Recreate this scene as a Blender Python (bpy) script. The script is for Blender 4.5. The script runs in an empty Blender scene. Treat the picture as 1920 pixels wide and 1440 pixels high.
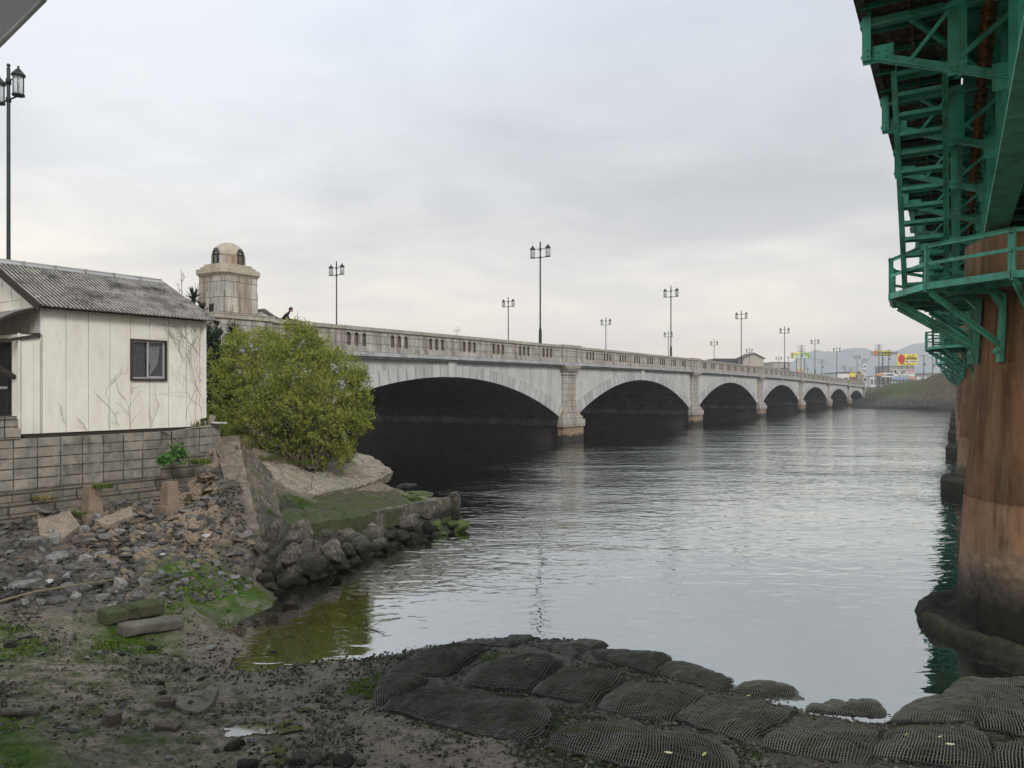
import bpy, bmesh, math, random
import numpy as np
from mathutils import Vector, Matrix, noise
from mathutils.geometry import tessellate_polygon

R = math.radians
SC = bpy.context.scene
COL = SC.collection
rnd = random.Random(7)

# ------------------------------------------------------------------ camera
CAMZ, HOR, F = 4.0, 731.0, 1400.0
cam_d = bpy.data.cameras.new('camera')
cam = bpy.data.objects.new('camera', cam_d)
COL.objects.link(cam)
cam.location = (0, 0, CAMZ)
cam.rotation_euler = (R(90), 0, 0)
cam_d.sensor_width = 36
cam_d.lens = F / 1920 * 36
cam_d.shift_y = (HOR - 720) / 1920
cam_d.clip_start = 0.1
cam_d.clip_end = 12000
SC.camera = cam

# ------------------------------------------------------------------ sky, sun, exposure
SUN_EL, SUN_AZ = 42.0, 150.0       # azimuth clockwise from +Y
SC.view_settings.view_transform = 'Standard'
SC.view_settings.look = 'None'
SC.view_settings.gamma = 1
SC.view_settings.exposure = 0.58
SC.cycles.use_denoising = True
SC.cycles.max_bounces = 8
SC.cycles.diffuse_bounces = 3
SC.cycles.glossy_bounces = 3
SC.cycles.transparent_max_bounces = 10
SC.cycles.volume_bounces = 0
SC.cycles.caustics_reflective = False
SC.cycles.caustics_refractive = False
SC.cycles.sample_clamp_indirect = 4


class NT:
    def __init__(s, nt): s.nt = nt
    def n(s, typ, ins=None, **props):
        nd = s.nt.nodes.new(typ)
        for k, v in props.items(): setattr(nd, k, v)
        for k, v in (ins or {}).items():
            sock = nd.inputs[k]
            if isinstance(v, bpy.types.NodeSocket): s.nt.links.new(v, sock)
            elif isinstance(v, bpy.types.Node): s.nt.links.new(v.outputs[0], sock)
            else:
                if isinstance(v, tuple) and len(v) == 3 and sock.type == 'RGBA': v = v + (1,)
                sock.default_value = v
        return nd
    def ramp(s, fac, stops, interp='LINEAR'):
        nd = s.n('ShaderNodeValToRGB', {'Fac': fac})
        cr = nd.color_ramp; cr.interpolation = interp
        while len(cr.elements) > 1: cr.elements.remove(cr.elements[-1])
        for i, (p, c) in enumerate(stops):
            e = cr.elements[0] if i == 0 else cr.elements.new(p)
            e.position = p
            if isinstance(c, (int, float)): c = (c, c, c)
            e.color = tuple(c[:3]) + (1,)
        return nd.outputs[0]
    def mix(s, f, a, b, mode='MIX'):
        nd = s.nt.nodes.new('ShaderNodeMix'); nd.data_type = 'RGBA'; nd.blend_type = mode
        for k, v in ((0, f), (6, a), (7, b)):
            sock = nd.inputs[k]
            if isinstance(v, bpy.types.NodeSocket): s.nt.links.new(v, sock)
            else:
                if isinstance(v, tuple) and len(v) == 3: v = v + (1,)
                sock.default_value = v
        return nd.outputs[2]
    def math(s, op, a, b=0.0, c=0.0, clamp=False):
        nd = s.n('ShaderNodeMath', {0: a, 1: b, 2: c}, operation=op); nd.use_clamp = clamp
        return nd.outputs[0]
    def vmap(s, vec, scale=(1, 1, 1), loc=(0, 0, 0)):
        return s.n('ShaderNodeMapping', {'Vector': vec, 'Scale': scale, 'Location': loc}).outputs[0]
    def noise(s, vec, scale, detail=6, rough=.55, dist=0.0):
        return s.n('ShaderNodeTexNoise', {'Vector': vec, 'Scale': scale, 'Detail': detail, 'Roughness': rough, 'Distortion': dist}).outputs[0]


world = bpy.data.worlds.new('World')
SC.world = world
world.use_nodes = True
w = NT(world.node_tree); world.node_tree.nodes.clear()
sky = w.n('ShaderNodeTexSky', sky_type='NISHITA', sun_disc=False, sun_elevation=R(SUN_EL), sun_rotation=R(SUN_AZ))
try: sky.air_density = 1.0; sky.dust_density = 3.0
except Exception: pass
gen = w.n('ShaderNodeTexCoord').outputs['Generated']
sep = w.n('ShaderNodeSeparateXYZ', {0: gen})
# cloud sheet: project direction to a plane overhead so the layers flatten towards the horizon
zc = w.math('ADD', w.math('MAXIMUM', sep.outputs[2], 0.0), 0.22)
cv = w.n('ShaderNodeCombineXYZ', {0: w.math('DIVIDE', sep.outputs[0], zc), 1: w.math('DIVIDE', sep.outputs[1], zc), 2: 0.0}).outputs[0]
n1 = w.noise(w.vmap(cv, (.50, .62, 1), (3.1, 1.7, 0)), 1.0, 7, .52, .5)
n2 = w.noise(w.vmap(cv, (1.5, 1.9, 1), (8.1, 4.2, 0)), 1.0, 8, .6, .4)
nn = w.math('ADD', w.math('MULTIPLY', n1, .65), w.math('MULTIPLY', n2, .35))
base = w.ramp(sep.outputs[2], [(0.0, (2.15, 1.62, 1.08)), (.04, (1.90, 1.48, 1.04)), (.09, (1.40, 1.17, .90)), (.15, (1.03, .94, .81)), (.25, (.74, .745, .75)), (.42, (.63, .67, .73)), (.7, (.64, .70, .79))])
dark = w.ramp(sep.outputs[2], [(0.0, (1.8, 1.50, 1.17)), (.04, (1.40, 1.22, 1.01)), (.09, (1.0, .91, .79)), (.15, (.60, .59, .58)), (.25, (.43, .44, .46)), (.42, (.50, .53, .58)), (.7, (.59, .65, .73))])
side = w.n('ShaderNodeMapRange', {0: sep.outputs[0], 1: -.5, 2: .35, 3: .075, 4: -.085}).outputs[0]
cl = w.ramp(w.math('ADD', nn, side), [(.40, 1.0), (.60, 0.0)])
col = w.mix(cl, base, dark)
brt = w.ramp(nn, [(.55, 0.0), (.72, 1.0)])
col = w.mix(w.math('MULTIPLY', brt, .35), col, (.86, .83, .79))
lowmask = w.ramp(sep.outputs[2], [(0.0, 1.0), (.5, 1.0)])
bg1 = w.n('ShaderNodeBackground', {'Color': sky.outputs[0], 'Strength': 0.08})
bg2 = w.n('ShaderNodeBackground', {'Color': col, 'Strength': 1.0})
ms = w.n('ShaderNodeMixShader', {0: 0.93, 1: bg1.outputs[0], 2: bg2.outputs[0]})
w.n('ShaderNodeOutputWorld', {'Surface': ms.outputs[0]})

sun_d = bpy.data.lights.new('sun', 'SUN')
sun_d.energy = 1.5
sun_d.angle = R(14)
sun_d.color = (1, .96, .9)
sun = bpy.data.objects.new('sun', sun_d); COL.objects.link(sun)
az, el = R(SUN_AZ), R(SUN_EL)
sdir = Vector((math.sin(az) * math.cos(el), math.cos(az) * math.cos(el), math.sin(el)))
sun.rotation_euler = sdir.to_track_quat('Z', 'Y').to_euler()
sun.location = sdir * 60


# ------------------------------------------------------------------ helpers
def P(px, py, z):
    """world point seen at photo pixel (px,py) when its height is z"""
    y = F * (CAMZ - z) / (py - HOR)
    return Vector(((px - 960) / F * y, y, z))


def Q(px, py, y):
    """world point at depth y"""
    return Vector(((px - 960) / F * y, y, CAMZ - (py - HOR) / F * y))


class MB:
    def __init__(s): s.v = []; s.f = []; s.uv = []; s.sm = []
    def add(s, vs, fs, uvs=None, smooth=False):
        o = len(s.v)
        s.v.extend([tuple(p) for p in vs])
        for i, f in enumerate(fs):
            s.f.append(tuple(o + k for k in f))
            s.uv.append(uvs[i] if uvs else None)
            s.sm.append(smooth)
    def box(s, x0, x1, y0, y1, z0, z1, M=None):
        vs = [Vector((x, y, z)) for z in (z0, z1) for y in (y0, y1) for x in (x0, x1)]
        fs = [(0, 2, 3, 1), (4, 5, 7, 6), (0, 1, 5, 4), (2, 6, 7, 3), (0, 4, 6, 2), (1, 3, 7, 5)]
        uvs = []
        for f in fs:
            n = (vs[f[1]] - vs[f[0]]).cross(vs[f[2]] - vs[f[0]])
            a = max(range(3), key=lambda k: abs(n[k]))
            ax = [(1, 2), (0, 2), (0, 1)][a]
            uvs.append([(vs[k][ax[0]], vs[k][ax[1]]) for k in f])
        if M is not None: vs = [M @ p for p in vs]
        s.add(vs, fs, uvs)
    def bar(s, a, b, wd, ht, up=(0, 0, 1)):
        a, b = Vector(a), Vector(b); d = b - a; L = d.length
        if L < 1e-6: return
        x = d / L; u = Vector(up)
        if abs(x.dot(u)) > .98: u = Vector((0, 1, 0)) if abs(x.y) < .9 else Vector((1, 0, 0))
        y = u.cross(x).normalized(); z = x.cross(y)
        M = Matrix(((x.x, y.x, z.x, a.x), (x.y, y.y, z.y, a.y), (x.z, y.z, z.z, a.z), (0, 0, 0, 1)))
        s.box(0, L, -wd / 2, wd / 2, -ht / 2, ht / 2, M)
    def tube(s, pts, r, n=6, r1=None, caps=True):
        pts = [Vector(p) for p in pts]; m = len(pts); o = []; fs = []
        r1 = r if r1 is None else r1
        prev = None
        for i, p in enumerate(pts):
            d = (pts[min(i + 1, m - 1)] - pts[max(i - 1, 0)])
            d = d.normalized() if d.length > 1e-9 else Vector((0, 0, 1))
            if prev is None: a = d.orthogonal().normalized()
            else:
                a = prev - d * prev.dot(d)
                a = a.normalized() if a.length > 1e-6 else d.orthogonal().normalized()
            prev = a; b = d.cross(a)
            rr = r + (r1 - r) * i / max(m - 1, 1)
            for k in range(n):
                t = 2 * math.pi * k / n
                o.append(p + (a * math.cos(t) + b * math.sin(t)) * rr)
        for i in range(m - 1):
            for k in range(n):
                fs.append((i * n + k, i * n + (k + 1) % n, (i + 1) * n + (k + 1) % n, (i + 1) * n + k))
        if caps: fs.append(tuple(range(n))[::-1]); fs.append(tuple((m - 1) * n + k for k in range(n)))
        s.add(o, fs, None, n >= 6)
    def lathe(s, prof, n=24, c=(0, 0), smooth=True, rot=0.0, uvr=1.0):
        o = []; fs = []; uvs = []; m = len(prof)
        for r, z in prof:
            for k in range(n):
                t = 2 * math.pi * k / n + rot
                o.append((c[0] + r * math.cos(t), c[1] + r * math.sin(t), z))
        for i in range(m - 1):
            for k in range(n):
                fs.append((i * n + k, i * n + (k + 1) % n, (i + 1) * n + (k + 1) % n, (i + 1) * n + k))
                a0, a1 = 2 * math.pi * k / n * uvr, 2 * math.pi * (k + 1) / n * uvr
                uvs.append([(a0, prof[i][1]), (a1, prof[i][1]), (a1, prof[i + 1][1]), (a0, prof[i + 1][1])])
        fs.append(tuple(range(n))[::-1]); uvs.append(None)
        fs.append(tuple((m - 1) * n + k for k in range(n))); uvs.append(None)
        s.add(o, fs, uvs, smooth)
    def prism(s, poly, z0, z1):
        """poly: xy list ccw"""
        n = len(poly)
        vs = [(x, y, z0) for x, y in poly] + [(x, y, z1) for x, y in poly]
        fs = [tuple(range(n))[::-1], tuple(range(n, 2 * n))]
        uvs = [[(x, y) for x, y in poly][::-1], [(x, y) for x, y in poly]]
        acc = 0
        for k in range(n):
            j = (k + 1) % n
            L = math.hypot(poly[j][0] - poly[k][0], poly[j][1] - poly[k][1])
            fs.append((k, j, n + j, n + k)); uvs.append([(acc, z0), (acc + L, z0), (acc + L, z1), (acc, z1)])
            acc += L
        s.add(vs, fs, uvs)
    def quad(s, a, b, c, d, uv=None): s.add([a, b, c, d], [(0, 1, 2, 3)], [uv] if uv else None)
    def build(s, name, m=None, parent=None, fix=False):
        me = bpy.data.meshes.new(name)
        me.from_pydata(s.v, [], s.f)
        if any(u is not None for u in s.uv):
            lay = me.uv_layers.new(name='UVMap')
            buf = []
            for f, u in zip(s.f, s.uv):
                if u is None: buf.extend([0.0, 0.0] * len(f))
                else:
                    for a in u: buf.extend((float(a[0]), float(a[1])))
            lay.data.foreach_set('uv', buf)
        me.polygons.foreach_set('use_smooth', s.sm)
        if fix:
            b = bmesh.new(); b.from_mesh(me); bmesh.ops.recalc_face_normals(b, faces=b.faces); b.to_mesh(me); b.free()
        me.update()
        if m: me.materials.append(m)
        o = bpy.data.objects.new(name, me)
        COL.objects.link(o)
        if parent: o.parent = parent
        return o


def tag(o, label=None, cat=None, group=None, kind=None):
    if label: o['label'] = label
    if cat: o['category'] = cat
    if group: o['group'] = group
    if kind: o['kind'] = kind
    return o


def empty(name, loc=(0, 0, 0), rz=0.0, label=None, cat=None, group=None):
    o = bpy.data.objects.new(name, None); COL.objects.link(o)
    o.empty_display_size = .2
    o.location = loc; o.rotation_euler = (0, 0, rz)
    return tag(o, label, cat, group)


KIDS = {}
def copy_tree(o, parent=None):
    c = o.copy(); COL.objects.link(c)
    if parent: c.parent = parent
    for ch in list(o.children): copy_tree(ch, c)
    return c


def npmesh(name, V, Fq, m=None, parent=None, smooth=False):
    me = bpy.data.meshes.new(name)
    V = np.asarray(V, dtype=np.float32); Fq = np.asarray(Fq, dtype=np.int32)
    k = Fq.shape[1]
    me.vertices.add(len(V)); me.vertices.foreach_set('co', V.ravel())
    me.loops.add(Fq.size); me.loops.foreach_set('vertex_index', Fq.ravel())
    me.polygons.add(len(Fq))
    me.polygons.foreach_set('loop_start', np.arange(0, Fq.size, k, dtype=np.int32))
    me.polygons.foreach_set('loop_total', np.full(len(Fq), k, dtype=np.int32))
    me.polygons.foreach_set('use_smooth', np.full(len(Fq), smooth))
    me.update(calc_edges=True)
    if m: me.materials.append(m)
    o = bpy.data.objects.new(name, me); COL.objects.link(o)
    if parent: o.parent = parent
    return o


def attr(o, name, vals, color=False):
    a = o.data.attributes.new(name, 'FLOAT_COLOR' if color else 'FLOAT', 'POINT')
    a.data.foreach_set('color' if color else 'value', np.asarray(vals, dtype=np.float32).ravel())


# ------------------------------------------------------------------ materials
def mat(name, c1, c2=None, scale=3.0, rough=.8, bump=0.0, bscale=30.0, metal=0.0, stain=None, brick=None,
        tide=None, orand=0.0, spec=.18, coord='Object', c3=None, facerand=0.0, brand=.12, boff=.5, troughs=None, cracks=None):
    m = bpy.data.materials.new(name); m.use_nodes = True
    t = NT(m.node_tree); m.node_tree.nodes.clear()
    tc = t.n('ShaderNodeTexCoord')
    v = tc.outputs[coord]
    geo = t.n('ShaderNodeNewGeometry')
    pos = geo.outputs['Position']
    c = None
    if c2 is not None:
        c = t.mix(t.ramp(t.noise(v, scale, 8, .6), [(.35, 0), (.65, 1)]), c1, c2)
    else:
        c = t.mix(0.0, c1, c1)
    if c3 is not None:
        c = t.mix(t.ramp(t.noise(t.vmap(v, (1, 1, 1), (9, 4, 2)), scale * 2.3, 8, .65), [(.52, 0), (.68, 1)]), c, c3)
    hgt = None
    if brick:   # (width, height, mortar, mortar colour)
        bw, bh, mo, mc = brick
        b = t.n('ShaderNodeTexBrick', {'Vector': tc.outputs['UV'], 'Color1': (1, 1, 1, 1), 'Color2': (1 - brand * 2, 1 - brand * 2, 1 - brand * 2, 1), 'Mortar': (0, 0, 0, 1),
                 'Scale': 1.0, 'Mortar Size': mo, 'Mortar Smooth': .1, 'Brick Width': bw, 'Row Height': bh})
        b.offset = boff
        c = t.mix(1.0, c, b.outputs[0], 'MULTIPLY') if brand > 0 else c
        c = t.mix(b.outputs['Fac'], c, mc)
        hgt = t.math('SUBTRACT', 1.0, b.outputs['Fac'])
    if stain:   # (colour, scale, amount[, zstretch])
        for st in (stain if isinstance(stain, list) else [stain]):
            zs = st[3] if len(st) > 3 else .08
            f = t.ramp(t.noise(t.vmap(pos, (1, 1, zs), (st[1], 2, 0)), st[1], 7, .65), [(.48, 0), (.66, st[2])])
            c = t.mix(f, c, st[0])
    if cracks:
        vo = t.n('ShaderNodeTexVoronoi', {'Vector': t.mix(.12, pos, t.n('ShaderNodeTexNoise', {'Vector': pos, 'Scale': 3.0}).outputs['Color']), 'Scale': cracks}, feature='DISTANCE_TO_EDGE').outputs[0]
        c = t.mix(t.ramp(vo, [(0, .85), (.022, 0)]), c, (.03, .027, .022))
        vc = t.n('ShaderNodeTexVoronoi', {'Vector': pos, 'Scale': cracks * 1.0}).outputs['Color']
        c = t.mix(.07, c, t.mix(1.0, c, vc, 'MULTIPLY'))
        c = t.mix(t.ramp(t.noise(pos, 24, 7, .75), [(.50, 0), (.62, .75)]), c, (.07, .06, .048))
    if troughs:  # dirt plus painted shade darkening the valleys so the waves show
        sx_ = t.n('ShaderNodeSeparateXYZ', {0: v}).outputs[0]
        wv = t.math('COSINE', t.math('MULTIPLY', t.math('ADD', sx_, .12), 2 * math.pi / troughs))
        c = t.mix(t.ramp(t.math('ADD', wv, t.math('MULTIPLY', t.noise(v, 9, 6, .7), 1.0)), [(.3, .97), (1.0, 0)]), c, (.02, .02, .019))
    rg = rough
    if tide:    # [(z, colour, blend)]: below z the colour takes over; ragged edge
        zz = t.n('ShaderNodeSeparateXYZ', {0: pos}).outputs[2]
        zn = t.math('ADD', zz, t.math('MULTIPLY', t.math('SUBTRACT', t.noise(pos, 2.2, 6, .6), .5), .7))
        for z0, cc, bl in tide:
            f = t.n('ShaderNodeMapRange', {0: zn, 1: z0 + bl, 2: z0, 3: 0.0, 4: 1.0}); f.clamp = True
            cn = t.mix(t.ramp(t.noise(pos, 9, 5), [(.35, 0), (.65, 1)]), cc, tuple(x * 1.7 for x in cc))
            c = t.mix(f.outputs[0], c, cn)
    if orand:
        oi = t.n('ShaderNodeObjectInfo').outputs['Random']
        c = t.mix(1.0, c, t.ramp(oi, [(0, 1 - orand), (1, 1 + orand)]), 'MULTIPLY')
    if facerand:
        oi = t.n('ShaderNodeNewGeometry').outputs['Random Per Island']
        c = t.mix(1.0, c, t.ramp(oi, [(0, 1 - facerand), (1, 1.0)]), 'MULTIPLY')
    bs = t.n('ShaderNodeBsdfPrincipled', {'Base Color': c, 'Roughness': rg, 'Metallic': metal, 'Specular IOR Level': spec})
    nrm = None
    if bump:
        h = t.noise(v, bscale, 8, .65)
        if hgt is not None: h = t.math('ADD', t.math('MULTIPLY', h, .5), hgt)
        nrm = t.n('ShaderNodeBump', {'Height': h, 'Strength': 1.0, 'Distance': bump}).outputs[0]
        t.nt.links.new(nrm, bs.inputs['Normal'])
    t.n('ShaderNodeOutputMaterial', {'Surface': bs.outputs[0]})
    return m


GRN = (.13, .60, .455)
M = {}
M['stone'] = mat('ashlar_stone', (.54, .51, .455), (.40, .38, .34), 2.0, .85, .006, 25, brick=(.62, .42, .012, (.10, .09, .075)),
                 stain=[((.09, .075, .06), 3.2, .75, .03), ((.28, .21, .14), 1.7, .35, .03)], brand=.1)
M['stone_cap'] = mat('cap_stone', (.52, .47, .38), (.40, .37, .31), 3.0, .85, .004, 30, brick=(2.0, 5.0, .012, (.12, .11, .09)), stain=((.16, .14, .11), 4, .5, .3))
M['pier_stone'] = mat('pier_stone', (.50, .48, .43), (.36, .35, .32), 2.5, .85, .006, 25, brick=(.8, .45, .014, (.12, .11, .10)),
                      stain=[((.12, .11, .10), 2.2, .6, .08), ((.42, .25, .12), 1.1, .45, .5)],
                      tide=[(1.05, (.22, .155, .10), .25), (.5, (.03, .028, .024), .2)])
M['spandrel'] = mat('spandrel_plaster', (.56, .55, .52), (.46, .455, .44), .7, .8, .003, 40, stain=[((.24, .24, .24), 2.0, .55, .06), ((.62, .62, .60), 3.1, .5, .1)], tide=[(.45, (.04, .036, .03), .3)])
M['ring'] = mat('arch_ring_stone', (.58, .58, .57), (.48, .48, .47), 1.5, .8, .003, 30, brick=(.75, 50., .035, (.22, .215, .21)),
                stain=[((.30, .30, .29), 2.5, .6, .15)], tide=[(.45, (.04, .036, .03), .3)])
M['cornice'] = mat('weathered_cornice', (.46, .46, .46), (.28, .29, .30), 1.6, .85, .01, 12, stain=((.6, .6, .58), 3.0, .5, 1.0))
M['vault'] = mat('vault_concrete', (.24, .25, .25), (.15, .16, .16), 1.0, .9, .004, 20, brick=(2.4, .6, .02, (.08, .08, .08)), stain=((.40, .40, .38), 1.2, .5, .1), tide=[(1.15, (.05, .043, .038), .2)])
M['niche'] = mat('niche_stone', (.20, .17, .13), (.12, .10, .08), 6, .9, .004, 30)
M['asphalt'] = mat('asphalt', (.05, .05, .052), (.065, .065, .065), 8, .9, .003, 60)
M['dome'] = mat('dome_stone', (.47, .42, .32), (.37, .335, .27), 3, .85, .005, 40, stain=((.22, .19, .14), 4, .5, .3))
M['lamp_metal'] = mat('dark_green_metal', (.018, .03, .028), (.03, .042, .04), 6, .45, 0, metal=.3)
M['white_panel'] = mat('white_siding', (.80, .775, .70), (.74, .71, .63), 1.2, .55, .001, 60, stain=[((.50, .46, .36), 2.5, .3, .10), ((.30, .26, .18), 6.0, .12, .5)])
M['block'] = mat('concrete_block', (.34, .31, .26), (.20, .185, .16), 3.5, .9, .012, 45, brick=(.43, .205, .012, (.05, .046, .04)), stain=[((.09, .085, .07), 2.2, .8, .25), ((.36, .33, .28), 3.7, .5, .6)], brand=.14, boff=0)
M['oldstone'] = mat('old_stone_footing', (.25, .225, .18), (.13, .125, .11), 5, .9, .05, 18, brick=(.85, .22, .016, (.06, .055, .045)), c3=(.26, .17, .11))
M['orange_conc'] = mat('brown_concrete', (.27, .20, .145), (.19, .145, .11), 5, .9, .01, 40)
M['tan_conc'] = mat('tan_mortar', (.33, .265, .195), (.21, .175, .135), 6, .9, .02, 30, c3=(.14, .12, .10))
M['rock'] = mat('grey_rock', (.20, .20, .195), (.085, .085, .088), 3, .8, .03, 14, orand=.55, c3=(.30, .27, .22))
M['rockbrown'] = mat('brown_rock', (.24, .18, .125), (.13, .105, .085), 3, .85, .03, 14, orand=.35, c3=(.36, .26, .15))
M['boulder'] = mat('dark_boulder', (.125, .115, .092), (.042, .04, .033), 2.2, .75, .05, 26, orand=.55, c3=(.25, .22, .175), tide=[(.2, (.018, .02, .012), .25)])
M['mossrock'] = mat('mossy_rock', (.075, .12, .022), (.05, .05, .035), 2.2, .9, .02, 30, orand=.3)
M['rust_pier'] = mat('rusty_pier', (.33, .18, .092), (.19, .10, .055), 1.3, .85, .008, 26,
                     stain=[((.035, .024, .02), 2.4, .9, .045), ((.33, .21, .115), 4.2, .7, .04), ((.07, .04, .03), 7.0, .35, .2), ((.40, .30, .20), 9.0, .25, .2)],
                     tide=[(1.25, (.19, .13, .085), .35), (.85, (.07, .056, .042), .3), (.5, (.02, .019, .014), .3)])
M['green'] = mat('green_paint', GRN, tuple(x * .66 for x in GRN), 2.0, .42, .002, 30, stain=[((.05, .10, .07), 3, .6, .15), ((.12, .05, .02), 5.0, .45, .3)], c3=(.15, .42, .33))
M['green_d'] = mat('darker_green_paint', (.05, .28, .20), (.03, .17, .125), 2, .6, .002, 30, stain=((.06, .03, .015), 4, .5, .3))  # darker green for the inner girder, track deck and joists
M['rustdeck'] = mat('rusty_deck_sheet', (.14, .08, .055), (.08, .055, .045), 3, .8, .004, 30, c3=(.25, .22, .20))
M['rust'] = mat('rust', (.34, .12, .045), (.16, .06, .03), 9, .9, .01, 30)
M['corr'] = mat('weathered_corrugated_roof', (.42, .39, .35), (.24, .225, .205), 2.4, .85, .003, 60, stain=((.04, .037, .033), 1.3, .95, 1.0), c3=(.14, .135, .12), troughs=.088)
M['dark'] = mat('dark_interior', (.012, .012, .014), None, rough=.6)
M['darkwood'] = mat('dark_weathered_timber', (.06, .045, .035), (.035, .03, .028), 6, .8, .005, 40)
M['frame'] = mat('window_frame', (.065, .055, .055), (.05, .04, .042), 8, .5)
M['alu'] = mat('aluminium_sash', (.5, .5, .5), None, rough=.4, metal=.5)
M['glass'] = mat('dim_glass', (.045, .05, .055), (.03, .034, .04), 6, .12, spec=.6)
M['curtain'] = mat('curtain', (.20, .20, .19), (.15, .15, .15), 8, .9)
M['awning'] = mat('grey_awning_sheet', (.22, .19, .18), (.15, .13, .125), 4, .6, .002, 40)
M['moss'] = mat('moss', (.07, .13, .02), (.035, .075, .012), 6, .95, .02, 60)
M['bark'] = mat('bark', (.13, .10, .075), (.07, .055, .045), 12, .9, .01, 40)
M['vine'] = mat('dry_vine', (.20, .16, .12), (.12, .095, .075), 20, .9)
M['net'] = mat('net_twine', (.15, .145, .13), (.075, .072, .062), 2.2, .8, c3=(.085, .10, .04), spec=.05)
M['bagfill'] = mat('dark_stone_fill', (.026, .025, .022), (.010, .0095, .0085), 18, .9, .05, 30, c3=(.045, .05, .025), spec=.05)
M['rope'] = mat('black_rope', (.02, .02, .019), (.035, .033, .03), 20, .6)
M['white'] = mat('white_paint', (.75, .75, .74), (.68, .68, .67), 2, .5)
M['black'] = mat('black_ink', (.02, .02, .02), None, rough=.6)
M['red'] = mat('red_print', (.55, .03, .04), None, rough=.5)
M['yellow'] = mat('yellow_print', (.78, .68, .06), None, rough=.5)
M['orange'] = mat('orange_print', (.75, .25, .04), None, rough=.5)
M['blue'] = mat('blue_print', (.22, .38, .65), None, rough=.5)
M['lime'] = mat('lime_print', (.25, .5, .06), None, rough=.5)
M['greyc'] = mat('grey_concrete_pale', (.36, .36, .35), (.28, .28, .275), .6, .85, .004, 20, stain=((.2, .2, .2), 1, .4, .2))
M['pole'] = mat('concrete_pole', (.16, .155, .15), (.11, .105, .10), 2, .8)
M['wire'] = mat('black_cable', (.03, .03, .03), None, rough=.7)
M['beigew'] = mat('beige_render', (.45, .40, .345), (.40, .36, .31), 1, .8)
M['tileroof'] = mat('brown_roof', (.10, .085, .08), (.08, .07, .066), 2, .7)
M['navy'] = mat('navy_cladding', (.035, .045, .07), (.025, .03, .045), 2, .6)
M['skin'] = mat('skin', (.42, .26, .18), None, rough=.6)
M['jacket'] = mat('black_jacket', (.02, .02, .024), None, rough=.85)
M['hair'] = mat('dark_hair', (.02, .017, .015), None, rough=.7)
M['leafd'] = mat('dark_leaf', (.025, .055, .018), (.018, .035, .014), 5, .6, facerand=.5)
M['leafg'] = mat('fresh_green_leaf', (.07, .17, .03), (.045, .12, .02), 5, .5, facerand=.5)
M['dry'] = mat('dry_stem', (.33, .27, .16), (.22, .18, .10), 8, .9, facerand=.4)
M['weed'] = mat('pale_weed', (.16, .20, .06), (.10, .13, .045), 8, .8, facerand=.5)
M['plastic'] = mat('white_plastic', (.62, .62, .62), (.45, .42, .40), 10, .5)
M['signback'] = mat('sign_back_grey', (.30, .30, .315), (.27, .27, .285), 3, .5)
M['signrim'] = mat('sign_rim', (.42, .42, .40), (.3, .3, .28), 6, .5, metal=.2)


def glass_lantern():
    m = bpy.data.materials.new('lantern_glass'); m.use_nodes = True
    t = NT(m.node_tree); m.node_tree.nodes.clear()
    a = t.n('ShaderNodeBsdfTransparent', {'Color': (.9, .92, .92, 1)})
    b = t.n('ShaderNodeBsdfDiffuse', {'Color': (.7, .7, .68, 1)})
    g = t.n('ShaderNodeBsdfGlossy', {'Roughness': .1})
    x = t.n('ShaderNodeMixShader', {0: .28, 1: a.outputs[0], 2: b.outputs[0]})
    x = t.n('ShaderNodeMixShader', {0: .08, 1: x.outputs[0], 2: g.outputs[0]})
    t.n('ShaderNodeOutputMaterial', {'Surface': x.outputs[0]})
    return m
M['lglass'] = glass_lantern()


def leaf_mat(name, ca, cb, cc):
    m = bpy.data.materials.new(name); m.use_nodes = True
    t = NT(m.node_tree); m.node_tree.nodes.clear()
    at = t.n('ShaderNodeAttribute', attribute_name='tone')
    c = t.ramp(at.outputs['Fac'], [(0, ca), (.55, cb), (1, cc)])
    d = t.n('ShaderNodeBsdfDiffuse', {'Color': c})
    tr = t.n('ShaderNodeBsdfTranslucent', {'Color': c})
    x = t.n('ShaderNodeMixShader', {0: .3, 1: d.outputs[0], 2: tr.outputs[0]})
    t.n('ShaderNodeOutputMaterial', {'Surface': x.outputs[0]})
    return m
M['bushleaf'] = leaf_mat('bush_leaf', (.08, .11, .024), (.225, .26, .052), (.41, .43, .10))
M['grassblade'] = leaf_mat('grass_blade', (.06, .10, .02), (.12, .17, .035), (.22, .24, .08))


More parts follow.
